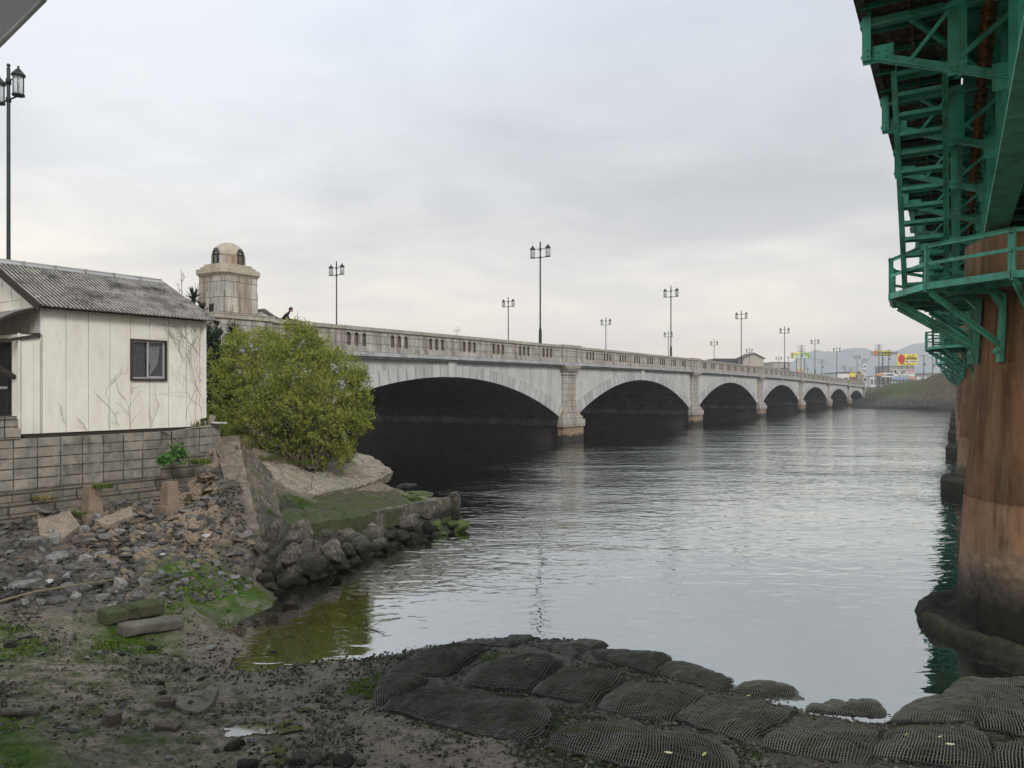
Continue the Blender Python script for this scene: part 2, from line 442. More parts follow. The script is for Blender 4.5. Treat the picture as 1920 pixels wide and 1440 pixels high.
def ground_mat():
    m = bpy.data.materials.new('foreshore'); m.use_nodes = True
    t = NT(m.node_tree); m.node_tree.nodes.clear()
    pos = t.n('ShaderNodeNewGeometry').outputs['Position']
    def A(n): return t.n('ShaderNodeAttribute', attribute_name=n).outputs['Fac']
    mossn = t.ramp(t.noise(pos, 2.3, 8, .68), [(.40, 0), (.56, 1)])
    fine = t.noise(pos, 26, 8, .7)
    mud = t.mix(t.ramp(t.noise(pos, 1.4, 7, .6), [(.35, 0), (.65, 1)]), (.36, .295, .225), (.20, .17, .135))
    mud = t.mix(t.ramp(fine, [(.4, 0), (.62, 1)]), mud, (.33, .295, .245))
    mud = t.mix(t.ramp(t.noise(pos, 13, 8, .75), [(.50, 0), (.60, .55)]), mud, (.055, .048, .037))
    mud = t.mix(t.ramp(t.noise(pos, 45, 5, .7), [(.56, 0), (.64, 1)]), mud, (.022, .020, .017))
    mud = t.mix(t.ramp(t.noise(pos, 70, 3, .6), [(.70, 0), (.74, 1)]), mud, (.45, .42, .38))
    sc = t.mix(t.ramp(t.noise(pos, 7, 8, .7), [(.4, 0), (.62, 1)]), (.30, .245, .185), (.16, .135, .105))
    sc = t.mix(t.ramp(A('crack'), [(.0, 1), (.5, 0)]), sc, (.05, .042, .035))
    tone = t.mix(A('cell'), (.060, .060, .062), (.19, .18, .165))
    tone = t.mix(t.ramp(A('cell'), [(.70, 0), (.74, .8), (.84, .8), (.88, 0)]), tone, (.26, .19, .13))
    rub = t.mix(t.ramp(t.noise(pos, 11, 8, .65), [(.40, .25), (.62, 1)]), (.06, .057, .052), tone)
    rub = t.mix(t.ramp(A('pav'), [(.0, 1), (.35, 0)]), rub, (.018, .017, .015))
    c = t.mix(A('concrete'), mud, sc)
    c = t.mix(A('rubble'), c, rub)
    tan_ = t.math('MULTIPLY', A('tan'), t.ramp(t.noise(pos, 3.3, 8, .65), [(.46, 0), (.53, 1)]))
    c = t.mix(tan_, c, t.mix(t.ramp(t.noise(pos, 22, 7, .7), [(.4, 0), (.6, 1)]), (.40, .30, .21), (.27, .205, .15)))
    c = t.mix(t.math('MULTIPLY', A('clod'), .7), c, (.045, .045, .030))
    mossc = t.mix(t.ramp(t.noise(pos, 16, 6, .7), [(.4, 0), (.6, 1)]), (.035, .085, .010), (.10, .17, .02))
    mf = t.math('MULTIPLY', A('mossy'), t.math('ADD', mossn, t.math('MULTIPLY', A('mossy'), .35)), clamp=True)
    c = t.mix(mf, c, mossc)
    al = t.math('MULTIPLY', A('algae'), t.ramp(t.noise(pos, 4.0, 9, .75), [(.43, 0), (.57, .9)]))
    c = t.mix(al, c, t.mix(t.ramp(t.noise(pos, 14, 5), [(.4, 0), (.6, 1)]), (.035, .065, .014), (.075, .10, .03)))
    wet = A('wet')
    c = t.mix(t.math('MULTIPLY', wet, .35), c, (.045, .038, .028))
    c = t.mix(t.math('MULTIPLY', A('weedy'), t.ramp(t.noise(pos, 9, 7, .7), [(.3, .75), (.7, .97)])), c, (.022, .023, .014))
    pud = t.math('MULTIPLY', A('puddle'), t.ramp(t.noise(pos, 3.2, 7, .6), [(.50, 0), (.56, 1)]))
    rg = t.mix(pud, t.mix(wet, (.6, .6, .6), (.38, .38, .38)), (.06, .06, .06))
    sp = t.math('ADD', t.math('MULTIPLY', wet, .35), .08)
    h = t.math('ADD', t.math('MULTIPLY', fine, .5), t.math('MULTIPLY', t.noise(pos, 8, 8, .7), .8))
    h = t.math('MULTIPLY', h, t.math('SUBTRACT', 1.0, t.math('MULTIPLY', pud, .97)))
    b = t.n('ShaderNodeBump', {'Height': h, 'Strength': 1.0, 'Distance': .11})
    bs = t.n('ShaderNodeBsdfPrincipled', {'Base Color': c, 'Roughness': rg, 'Specular IOR Level': sp, 'Normal': b.outputs[0]})
    t.n('ShaderNodeOutputMaterial', {'Surface': bs.outputs[0]})
    return m
M['ground'] = ground_mat()


def farbank_mat():
    m = bpy.data.materials.new('far_bank'); m.use_nodes = True
    t = NT(m.node_tree); m.node_tree.nodes.clear()
    pos = t.n('ShaderNodeNewGeometry').outputs['Position']
    def A(n): return t.n('ShaderNodeAttribute', attribute_name=n).outputs['Fac']
    grass = t.mix(t.ramp(t.noise(pos, .9, 8, .7), [(.38, 0), (.62, 1)]), (.06, .085, .028), (.12, .135, .055))
    dry = t.mix(t.ramp(t.noise(pos, 1.2, 8, .75), [(.4, 0), (.6, 1)]), (.085, .07, .05), (.16, .125, .09))
    dry = t.mix(t.ramp(t.noise(pos, .35, 6, .6), [(.5, 0), (.65, .8)]), dry, (.055, .085, .022))
    vo = t.n('ShaderNodeTexVoronoi', {'Vector': pos, 'Scale': 1.6})
    st = t.mix(t.ramp(vo.outputs['Distance'], [(.1, 0), (.5, 1)]), (.20, .19, .17), (.05, .048, .042))
    c = t.mix(A('grass'), dry, grass)
    c = t.mix(A('stone'), c, st)
    c = t.mix(A('wet'), c, (.03, .028, .024))
    b = t.n('ShaderNodeBump', {'Height': t.noise(pos, 3, 6, .7), 'Strength': 1.0, 'Distance': .4})
    bs = t.n('ShaderNodeBsdfPrincipled', {'Base Color': c, 'Roughness': .9, 'Normal': b.outputs[0], 'Specular IOR Level': .2})
    t.n('ShaderNodeOutputMaterial', {'Surface': bs.outputs[0]})
    return m
M['farbank'] = farbank_mat()


def water_mat():
    m = bpy.data.materials.new('river_water'); m.use_nodes = True
    t = NT(m.node_tree); m.node_tree.nodes.clear()
    pos = t.n('ShaderNodeNewGeometry').outputs['Position']
    sp = t.n('ShaderNodeSeparateXYZ', {0: pos})
    # calm by the near shore, choppier out in the stream
    out = t.math('ADD', sp.outputs[1], t.math('MULTIPLY', sp.outputs[0], .35))
    chop = t.n('ShaderNodeMapRange', {0: out, 1: 10.0, 2: 38.0, 3: .20, 4: 1.3}); chop.clamp = True
    patch = t.ramp(t.noise(t.vmap(pos, (.06, .16, 1)), 1.0, 4, .5), [(.35, .45), (.65, 1.25)])
    amp = t.math('MULTIPLY', chop.outputs[0], patch)
    a = t.noise(t.vmap(pos, (1.5, 2.9, 1)), 1.0, 1.0, .45, .9)
    b = t.noise(t.vmap(pos, (3.6, 6.5, 1), (3, 1, 0)), 1.0, 1.0, .5, .6)
    c = t.noise(t.vmap(pos, (.22, .5, 1), (7, 2, 0)), 1.0, 2, .5)
    h = t.math('ADD', t.math('ADD', t.math('MULTIPLY', a, .034), t.math('MULTIPLY', b, .009)), t.math('MULTIPLY', c, .07))
    h = t.math('MULTIPLY', h, amp)
    bu = t.n('ShaderNodeBump', {'Height': h, 'Strength': 1.0, 'Distance': 1.0})
    fr = t.n('ShaderNodeFresnel', {'IOR': 1.36, 'Normal': bu.outputs[0]})
    fp = t.math('POWER', fr.outputs[0], .28)
    gl = t.n('ShaderNodeBsdfGlossy', {'Roughness': .004, 'Normal': bu.outputs[0], 'Color': (.94, .98, .97, 1)})
    tr = t.n('ShaderNodeBsdfTransparent', {'Color': (.90, .85, .75, 1)})
    mx = t.n('ShaderNodeMixShader', {0: fp, 1: tr.outputs[0], 2: gl.outputs[0]})
    va = t.n('ShaderNodeVolumeAbsorption', {'Color': (.78, .62, .48, 1), 'Density': 1.5})
    t.n('ShaderNodeOutputMaterial', {'Surface': mx.outputs[0], 'Volume': va.outputs[0]})
    return m
M['water'] = water_mat()
M['riverbed'] = mat('riverbed', (.016, .038, .032), (.012, .03, .026), .5, .9)
M['land'] = mat('land', (.10, .12, .06), (.14, .13, .10), .05, .95)
M['yard'] = mat('yard_soil', (.16, .13, .09), (.10, .10, .05), 2, .95, .03, 10)
M['hill'] = mat('hazed_hill_forest', (.15, .19, .20), (.19, .215, .22), .02, .95)  # forest colour paled and blued, painting extra haze into the hills

# ------------------------------------------------------------------ near terrain
CP = []
def cp(px, py, z): p = P(px, py, z); CP.append((p.x, p.y, z))
for a in [(0, 1440, .66), (0, 1330, .60), (0, 1230, .52), (200, 1440, .5), (200, 1300, .42), (200, 1215, .36), (400, 1440, .30), (400, 1300, .17),
          (430, 1190, -.01), (430, 1255, .01), (560, 1250, .01), (640, 1240, .0), (740, 1235, .03), (500, 1225, -.06), (600, 1350, .22), (600, 1440, .36),
          (850, 1440, .36), (850, 1300, .2), (900, 1190, -.1), (1120, 1205, -.12), (1370, 1265, -.1), (1500, 1305, -.08), (1660, 1345, -.05),
          (1720, 1300, -.10), (1250, 1440, .32), (1600, 1440, .27), (1900, 1440, .3), (1900, 1320, .1), (1000, 1300, .12),
          (0, 962, 1.58), (180, 958, 1.52), (340, 940, 1.48), (0, 1100, .98), (200, 1100, .72), (350, 1070, .66), (450, 1060, .5), (0, 1195, .62),
          (120, 1180, .5), (300, 1165, .34), (380, 1160, .2), (410, 1175, .04), (470, 1140, .06), (525, 1120, -.02),
          (545, 1100, 0), (600, 1086, -.02), (700, 1045, -.03), (800, 1010, -.03), (885, 992, -.03), (480, 1000, .95), (520, 970, .9), (600, 950, .84), (700, 925, .78), (770, 925, .45),
          (840, 940, .1), (600, 905, 1.15), (500, 905, 1.4), (470, 880, 1.85), (560, 865, 1.75), (650, 860, 1.55)]: cp(*a)
CP += [(-8, 3, 1.2), (0, 4, .8), (8, 4, .75), (0, 0, 1.4), (-10, 0, 1.8), (10, 0, 1.4), (-13, 8, 1.3), (-14, 14, 1.7), (-12, 11, 1.0), (13, 8, .5), (16, 3, 1),
       (-7.15, 18.8, 2.72), (-7.0, 18.3, 2.40), (-6.35, 17.2, 1.85), (-5.75, 16.1, 1.25), (-5.2, 15.2, .65), (-5.1, 17.2, .85), (-6.1, 19.4, 1.6), (-7.6, 19.8, 2.3),
       (-9, 22, 2.4), (-7, 26, 1.9), (-11, 26, 3), (-10, 30, 2.4), (-14, 20, 3), (-14, 30, 3), (-5, 28, .2), (-6.5, 30, .4), (-3.6, 27, -.3),
       (-2.5, 17.2, -.5), (-1, 14, -.7), (-2.5, 13, -.25), (-3, 12, -.1), (0, 20, -1.8), (-1, 24, -1.4), (-1.5, 28, -2), (-4, 32, -2.5), (-8, 34, -1), (-9, 37, -2.5),
       (2, 12.5, -.5), (5, 12.5, -.5), (5, 16, -1.4), (0, 16.5, -1.2), (2.5, 20, -2.2), (9, 18, -2), (14, 15, -1.5), (16, 25, -3), (0, 30, -3), (8, 30, -3), (0, 38, -3.2), (-14, 38, 1), (16, 36, -3.2),
       (8.5, 9.5, .05), (7.2, 9.9, -.15), (10, 12.3, -.3), (12, 11, 0)]
C_ = np.array(CP)
def rbf_fit(C, eps=.35):
    d = np.sqrt(((C[:, None, :2] - C[None, :, :2]) ** 2).sum(-1) + eps * eps)
    n = len(C); A = np.zeros((n + 3, n + 3)); A[:n, :n] = d + np.eye(n) * .02; A[:n, n] = 1; A[:n, n + 1:] = C[:, :2]
    A[n, :n] = 1; A[n + 1:, :n] = C[:, :2].T
    b = np.zeros(n + 3); b[:n] = C[:, 2]
    return np.linalg.solve(A, b)
W_ = rbf_fit(C_)
def rbf_eval(C, Wt, x, y, eps=.35):
    x = np.asarray(x, float); y = np.asarray(y, float); out = np.full(x.shape, Wt[-3]) + Wt[-2] * x + Wt[-1] * y
    for (cx, cy, _), wt in zip(C, Wt[:-3]): out += wt * np.sqrt((x - cx) ** 2 + (y - cy) ** 2 + eps * eps)
    return out


def vnoise(x, y, s, seed=0, oct=4, pers=.55):
    """vectorised value noise, -1..1"""
    tot = np.zeros_like(x, dtype=float); amp = 1.0; nrm = 0
    for o in range(oct):
        xs = x * s * 2 ** o + seed * 17.3 + o * 5.1; ys = y * s * 2 ** o + seed * 9.7 + o * 3.3
        xi = np.floor(xs); yi = np.floor(ys); fx = xs - xi; fy = ys - yi
        fx = fx * fx * (3 - 2 * fx); fy = fy * fy * (3 - 2 * fy)
        def h(a, b):
            q = np.sin(a * 127.1 + b * 311.7 + seed * 7.7) * 43758.5453
            return (q - np.floor(q)) * 2 - 1
        v = (h(xi, yi) * (1 - fx) + h(xi + 1, yi) * fx) * (1 - fy) + (h(xi, yi + 1) * (1 - fx) + h(xi + 1, yi + 1) * fx) * fy
        tot += v * amp; nrm += amp; amp *= pers
    return tot / nrm


def vor(x, y, sc, seed=0, sy=1.0):
    xs_ = x * sc; ys_ = y * sc * sy; xi = np.floor(xs_); yi = np.floor(ys_)
    f1 = np.full(x.shape, 9.0); f2 = np.full(x.shape, 9.0); cid = np.zeros(x.shape)
    def h(a, b, k):
        q = np.sin(a * 127.1 + b * 311.7 + (seed + k) * 74.7) * 43758.5453
        return q - np.floor(q)
    for di in (-1, 0, 1):
        for dj in (-1, 0, 1):
            a, c = xi + di, yi + dj
            d = np.hypot(a + .1 + .8 * h(a, c, 1) - xs_, c + .1 + .8 * h(a, c, 2) - ys_); r_ = h(a, c, 3)
            n1 = d < f1; f2 = np.where(n1, f1, np.minimum(f2, d)); cid = np.where(n1, r_, cid); f1 = np.where(n1, d, f1)
    return f1, f2, cid


def inpoly(x, y, poly, soft=0.0):
    """signed-ish mask 0..1 of world polygon"""
    inside = np.zeros(x.shape, bool); dmin = np.full(x.shape, 1e9); n = len(poly)
    for i in range(n):
        x1, y1 = poly[i][:2]; x2, y2 = poly[(i + 1) % n][:2]
        c = ((y1 > y) != (y2 > y)) & (x < (x2 - x1) * (y - y1) / (y2 - y1 + 1e-12) + x1)
        inside ^= c
        if soft:
            L2 = (x2 - x1) ** 2 + (y2 - y1) ** 2
            t = np.clip(((x - x1) * (x2 - x1) + (y - y1) * (y2 - y1)) / L2, 0, 1)
            dmin = np.minimum(dmin, np.hypot(x - x1 - t * (x2 - x1), y - y1 - t * (y2 - y1)))
    if not soft: return inside.astype(float)
    sd = np.where(inside, dmin, -dmin)
    return np.clip(sd / soft * .5 + .5, 0, 1)


def march(px, py, dz=0.0):
    ys_ = np.arange(6.0, 34.0, .03); xs_ = (px - 960) / F * ys_; zr_ = CAMZ - (py - HOR) / F * ys_
    zg = rbf_eval(C_, W_, xs_, ys_) + dz
    k = int(np.argmax(zr_ <= zg))
    return Vector((float(xs_[k]), float(ys_[k]), float(zg[k])))


def WP(lst, z): return [P(a, b, z) for a, b in lst]
rubble_poly = WP([(-60, 965), (340, 938), (420, 900), (470, 985), (500, 1060), (440, 1120), (330, 1110), (240, 1170), (60, 1210), (-60, 1215)], .9)
scree_poly = [(-10.2, 14.6), (-7.6, 17.6), (-6.9, 19), (-6.0, 16.6), (-5.2, 15.0), (-5.0, 14), (-5.6, 12.4), (-7, 11.2), (-9, 10.6), (-12, 11)]
def zt(x, y): return rbf_eval(C_, W_, x, y)
def ground_z(x, y): return float(zt(np.array([x]), np.array([y]))[0])

xs = np.concatenate([np.arange(-15, -11.5, .12), np.arange(-11.5, 0, .045), np.arange(0, 9, .07), np.arange(9, 17.01, .16)]); ys = np.concatenate([np.arange(-3, 6, .25), np.arange(6, 18, .045), np.arange(18, 38.01, .11)])
gx, gy = np.meshgrid(xs, ys)
gz = zt(gx, gy)
m_rub = inpoly(gx, gy, scree_poly, .5)
conc_poly = [(-7.1, 18.2), (-6.7, 19.2), (-6.4, 21.5), (-4.8, 27), (-3.2, 25.5), (-4.3, 21.5), (-4.6, 20), (-5.6, 18.3), (-5.6, 16.2), (-6.2, 16.9)]
m_con = inpoly(gx, gy, conc_poly, .3)
quay_moss = [tuple(P(*a)[:2]) for a in [(500, 992, .85), (520, 962, .9), (640, 925, .95), (780, 915, .7), (850, 935, .3), (850, 960, .2), (700, 965, .7), (560, 990, .85)]]
moss_polys = [[tuple(P(a, b, z)[:2]) for a, b, z in pl] for pl in [
    [(-60, 1340, .6), (50, 1345, .6), (85, 1390, .6), (150, 1460, .6), (-60, 1460, .6)],
    [(280, 1095, .5), (400, 1065, .5), (480, 1090, .25), (520, 1125, .05), (430, 1165, .1), (330, 1160, .25)],
    [(-40, 1185, .6), (60, 1180, .6), (90, 1215, .5), (0, 1240, .5)],
    [(170, 1180, .4), (330, 1150, .3), (300, 1210, .35), (180, 1215, .4)],
    [(655, 1285, .1), (715, 1262, .1), (740, 1300, .1), (700, 1325, .1), (650, 1310, .1)],
    [(900, 1225, .1), (1000, 1222, .1), (1000, 1240, .1), (900, 1240, .1)],
    [(1040, 1330, .2), (1700, 1330, .1), (1900, 1400, .2), (1000, 1420, .2)]]] + [quay_moss]
m_moss = np.zeros_like(gx)
for i, pl in enumerate(moss_polys): m_moss = np.maximum(m_moss, inpoly(gx, gy, pl, .35) * (.62 if i == 6 else 1.0))
alg = np.clip(1.0 - np.hypot(gx + 4.6, (gy - 9) * .9) / 4.2, 0, 1) * 1.5 * np.clip(gz * 6, 0, 1)
alg = np.clip(alg + inpoly(gx, gy, [(1, 6), (9, 6), (9, 10), (1, 10.5)], .8) * .5, 0, 1)
pud_poly = [tuple(P(a, b, .3)[:2]) for a, b in [(430, 1345), (560, 1330), (560, 1400), (620, 1470), (420, 1470)]]
m_pud = inpoly(gx, gy, pud_poly, .5)
m_wet = np.clip((.22 - gz) / .25, 0, 1)
pile_poly = [tuple(P(a, b, z)[:2]) for a, b, z in [(490, 990, .6), (600, 965, .6), (860, 950, .2), (900, 1000, 0), (700, 1060, 0), (600, 1100, 0), (520, 1125, 0), (470, 1090, .2)]]
bag_poly = [tuple(P(a, b, .1)[:2]) for a, b in [(640, 1320), (730, 1220), (900, 1190), (1140, 1190), (1380, 1262), (1500, 1290), (1660, 1310), (1760, 1250), (2000, 1250), (2000, 1600), (1000, 1500), (960, 1400)]]
m_dark = np.maximum(inpoly(gx, gy, pile_poly, .25), inpoly(gx, gy, bag_poly, .15) * .85)
m_wet = np.maximum(m_wet, m_dark)
rough = (vnoise(gx, gy, 1.1, 1, 4) * .05 + vnoise(gx, gy, 5.5, 2, 4) * .028 + vnoise(gx, gy, 16, 5, 2) * .012)
land = np.clip((gz + .05) / .2, .25, 1)
v1, v2, cid = vor(gx + vnoise(gx, gy, 2, 6, 2) * .12, gy + vnoise(gx, gy, 2, 7, 2) * .12, 4.6, 3, 1.25)
pav = np.clip((v2 - v1) * 4.0, 0, 1)
w1, w2, cid2 = vor(gx, gy, 1.25, 9)
crack = np.clip((w2 - w1) * 9, 0, 1)
rough += m_rub * (pav * .055 * (.4 + cid) - .03) + m_con * ((crack - 1) * .05 + (cid2 - .5) * .05)
clod = np.clip(vnoise(gx, gy, 9, 14, 3) - .12, 0, 1) * .10 * np.clip(vnoise(gx, gy, 1.3, 15, 2) + .35, 0, 1) * (1 - m_rub)
rough += clod
rough = rough * (1 + m_rub * .6) * land * (1 - m_pud * .6)
rough += m_moss * (np.abs(vnoise(gx, gy, 3, 4, 3)) * .06)
near_shed = 1.0
gz2 = gz + rough
nx, ny = gx.shape[1], gx.shape[0]
idx = np.arange(nx * ny).reshape(ny, nx)
Fq = np.stack([idx[:-1, :-1], idx[:-1, 1:], idx[1:, 1:], idx[1:, :-1]], -1).reshape(-1, 4)
g = npmesh('shore_ground', np.stack([gx, gy, gz2], -1).reshape(-1, 3), Fq, M['ground'], smooth=True)
tag(g, kind='structure')
for nm, a in (('pav', pav), ('cell', cid), ('crack', crack), ('clod', np.clip(clod * 30, 0, 1)), ('rubble', m_rub), ('concrete', m_con), ('mossy', m_moss), ('algae', alg), ('wet', m_wet), ('puddle', m_pud)): attr(g, nm, a)
m_tan = inpoly(gx, gy, [tuple(P(a, b, 1.1)[:2]) for a, b in [(60, 975), (330, 950), (420, 930), (430, 1010), (330, 1040), (220, 1050), (60, 1010)]], .4)
attr(g, 'tan', m_tan); attr(g, 'weedy', m_dark)

px_, py_ = np.meshgrid(np.arange(-5.3, -2.2, .025), np.arange(6.2, 9.1, .025))
pz_ = zt(px_, py_) + .022
kk = (inpoly(px_, py_, pud_poly, .5) + vnoise(px_, py_, 2.6, 31, 4) * 1.1 > .8)
idp = np.arange(px_.size).reshape(px_.shape); FQ = np.stack([idp[:-1, :-1], idp[:-1, 1:], idp[1:, 1:], idp[1:, :-1]], -1)[kk[:-1, :-1]]
def puddle_mat():
    m = bpy.data.materials.new('puddle'); m.use_nodes = True
    t = NT(m.node_tree); m.node_tree.nodes.clear()
    fr = t.n('ShaderNodeFresnel', {'IOR': 1.36}); fp = t.math('POWER', fr.outputs[0], .35)
    d = t.n('ShaderNodeBsdfDiffuse', {'Color': (.06, .05, .038, 1)}); gl = t.n('ShaderNodeBsdfGlossy', {'Roughness': .05})
    mx = t.n('ShaderNodeMixShader', {0: fp, 1: d.outputs[0], 2: gl.outputs[0]})
    t.n('ShaderNodeOutputMaterial', {'Surface': mx.outputs[0]}); return m
tag(npmesh('puddle_water', np.stack([px_, py_, pz_], -1).reshape(-1, 3), FQ, puddle_mat(), smooth=True), kind='structure')
# riverbed, water, far land
b = MB(); b.quad((-3000, -600, -3.3), (3000, -600, -3.3), (3000, 6000, -3.3), (-3000, 6000, -3.3))
tag(b.build('riverbed', M['riverbed']), kind='structure')
b = MB(); b.quad((-3000, -600, .4), (-15, -600, .4), (-15, 36, .4), (-3000, 36, .4))
tag(b.build('far_meadow', M['land']), kind='structure')
b = MB(); b.box(-15, 2000, 2.0, 2000, -3.25, 0.0)
b2 = MB()
# water as one closed box: top sheet at z=0
wat = b.build('river_water', M['water']); tag(wat, kind='structure')

# far bank
FC = []
for px, py, y in [(1632, 762, 181), (1650, 750, 165), (1700, 750, 157), (1760, 750, 152), (1652, 727, 182), (1690, 735, 168), (1715, 719, 168),
                  (1750, 705, 163), (1785, 697, 160), (1840, 690, 158), (1900, 690, 150)]:
    p = Q(px, py, y); FC.append((p.x, p.y, p.z))
for px, py in [(1640, 767), (1700, 769), (1775, 771), (1830, 774), (1900, 778)]:
    p = P(px, py, 0); FC.append((p.x, p.y, 0))
FC += [(74, 150, -1.5), (80, 138, -1.5), (95, 125, -1.5), (130, 110, -1.5), (92, 200, 0), (100, 212, 2), (104, 216, 4.5), (120, 230, 4.6), (150, 260, 4.6), (200, 300, 4.6), (90, 260, 4.6), (110, 195, 5),
       (125, 185, 5.5), (130, 170, 8), (160, 160, 8), (220, 150, 6), (220, 100, -1), (160, 120, 0), (70, 240, 3), (60, 235, 0), (50, 220, -1.5), (60, 180, -2)]
FCa = np.array(FC); FW = rbf_fit(FCa, 1.0)
fx, fy = np.meshgrid(np.arange(50, 230, 1.1), np.arange(105, 300, 1.1))
fz = rbf_eval(FCa, FW, fx, fy, 1.0)
fz = np.minimum(fz, 8.5) + vnoise(fx, fy, .35, 3, 4) * .3
idx = np.arange(fx.size).reshape(fx.shape)
Fq = np.stack([idx[:-1, :-1], idx[:-1, 1:], idx[1:, 1:], idx[1:, :-1]], -1).reshape(-1, 4)
fb = npmesh('far_bank_ground', np.stack([fx, fy, fz], -1).reshape(-1, 3), Fq, M['farbank'], smooth=True)
tag(fb, kind='structure')
grassy = np.clip((fx / fy * F + 960 < 1712) * 1.0, 0, 1) * np.clip((fz - 1.8) / .5, 0, 1)
gp = [tuple(Q(a, 740, c)[:2]) for a, c in [(1640, 162), (1720, 158), (1735, 172), (1760, 190), (1640, 200)]]
grassy = inpoly(fx, fy, gp, 4) * np.clip((fz - 1.9) / .5, 0, 1)
attr(fb, 'grass', grassy); attr(fb, 'stone', np.clip((2.2 - fz) / .4, 0, 1)); attr(fb, 'wet', np.clip((.75 - fz) / .2, 0, 1))
b = MB(); pl = [(66, 238), (104, 232), (220, 260), (400, 240), (2500, 60), (4000, 6000), (-4000, 6000), (-900, 700)]
b.prism(pl, 4.0, 4.45)
tag(b.build('far_land', M['land']), kind='structure')


# mountains with the cloud-softened ridge
def mountain(name, pts, y, depth, seed):
    n = 90; k = 26
    px0, px1 = pts[0][0], pts[-1][0]
    V = []; Fc = []
    for j in range(k):
        tj = j / (k - 1)
        for i in range(n):
            px = px0 + (px1 - px0) * i / (n - 1)
            py = np.interp(px, [p[0] for p in pts], [p[1] for p in pts])
            H = (HOR - py) / F * y + CAMZ
            prof = math.sin(math.pi * min(1, tj * 1.0)) ** .8
            yy = y + (tj - .5) * depth
            x = (px - 960) / F * y + (tj - .5) * depth * .6
            nz = noise.fractal(Vector((x * .012, yy * .012, seed)), .9, 2.1, 6) * .18 * H
            V.append((x, yy, max(0, (H + nz * (1 - prof * .6)) * prof + nz * .1)))
    for j in range(k - 1):
        for i in range(n - 1):
            Fc.append((j * n + i, j * n + i + 1, (j + 1) * n + i + 1, (j + 1) * n + i))
    o = npmesh(name, V, Fc, M['hill'], smooth=True)
    return tag(o, kind='structure')
mountain('mountain_range', [(1340, 731), (1440, 712), (1475, 695), (1500, 672), (1528, 654), (1548, 660), (1560, 663), (1590, 656), (1630, 655), (1660, 663), (1680, 672), (1700, 668), (1730, 690), (1800, 715), (1900, 731)], 1750, 420, 1)
mountain('mountain_range', [(1560, 731), (1620, 700), (1660, 668), (1700, 650), (1735, 643), (1790, 636), (1850, 650), (1950, 640), (2100, 700), (2200, 731)], 2150, 440, 5)

# ------------------------------------------------------------------ arch bridge
BS = 30.3
BA = math.atan2(.8507, .5256)
BO = Vector((-11.63, 31.85, 0))
bridge = empty('arch_bridge', BO, BA, 'long weathered pale stone arch bridge with parapet of small niches crossing the river', 'bridge')
BM = bridge.matrix_basis.copy()
BW = 21.3
_tx = np.array([-2, -1, 0, 1, 2, 3, 4, 5, 6, 7, 8]) * BS
_tz = np.array([6.3, 6.75, 7.14, 7.38, 7.47, 7.38, 7.18, 6.90, 6.56, 6.2, 5.9])
_pf = np.polyfit(_tx, _tz, 4)
def top(x): return float(np.polyval(_pf, x))
A_, RT, ZS = 14.25, .72, 1.72
def arch(mid):
    zc = top(mid) - 2.5; r = zc - ZS; Rr = (A_ * A_ + r * r) / (2 * r); return Rr, zc - Rr

def strip(b, xs, zb, ztp, y, uvf=None):
    for i in range(len(xs) - 1):
        vs = [(xs[i], y, zb[i]), (xs[i + 1], y, zb[i + 1]), (xs[i + 1], y, ztp[i + 1]), (xs[i], y, ztp[i])]
        uv = [(uvf(v[0], v[2]) if uvf else (v[0], v[2])) for v in vs]
        b.quad(*vs, uv=uv)

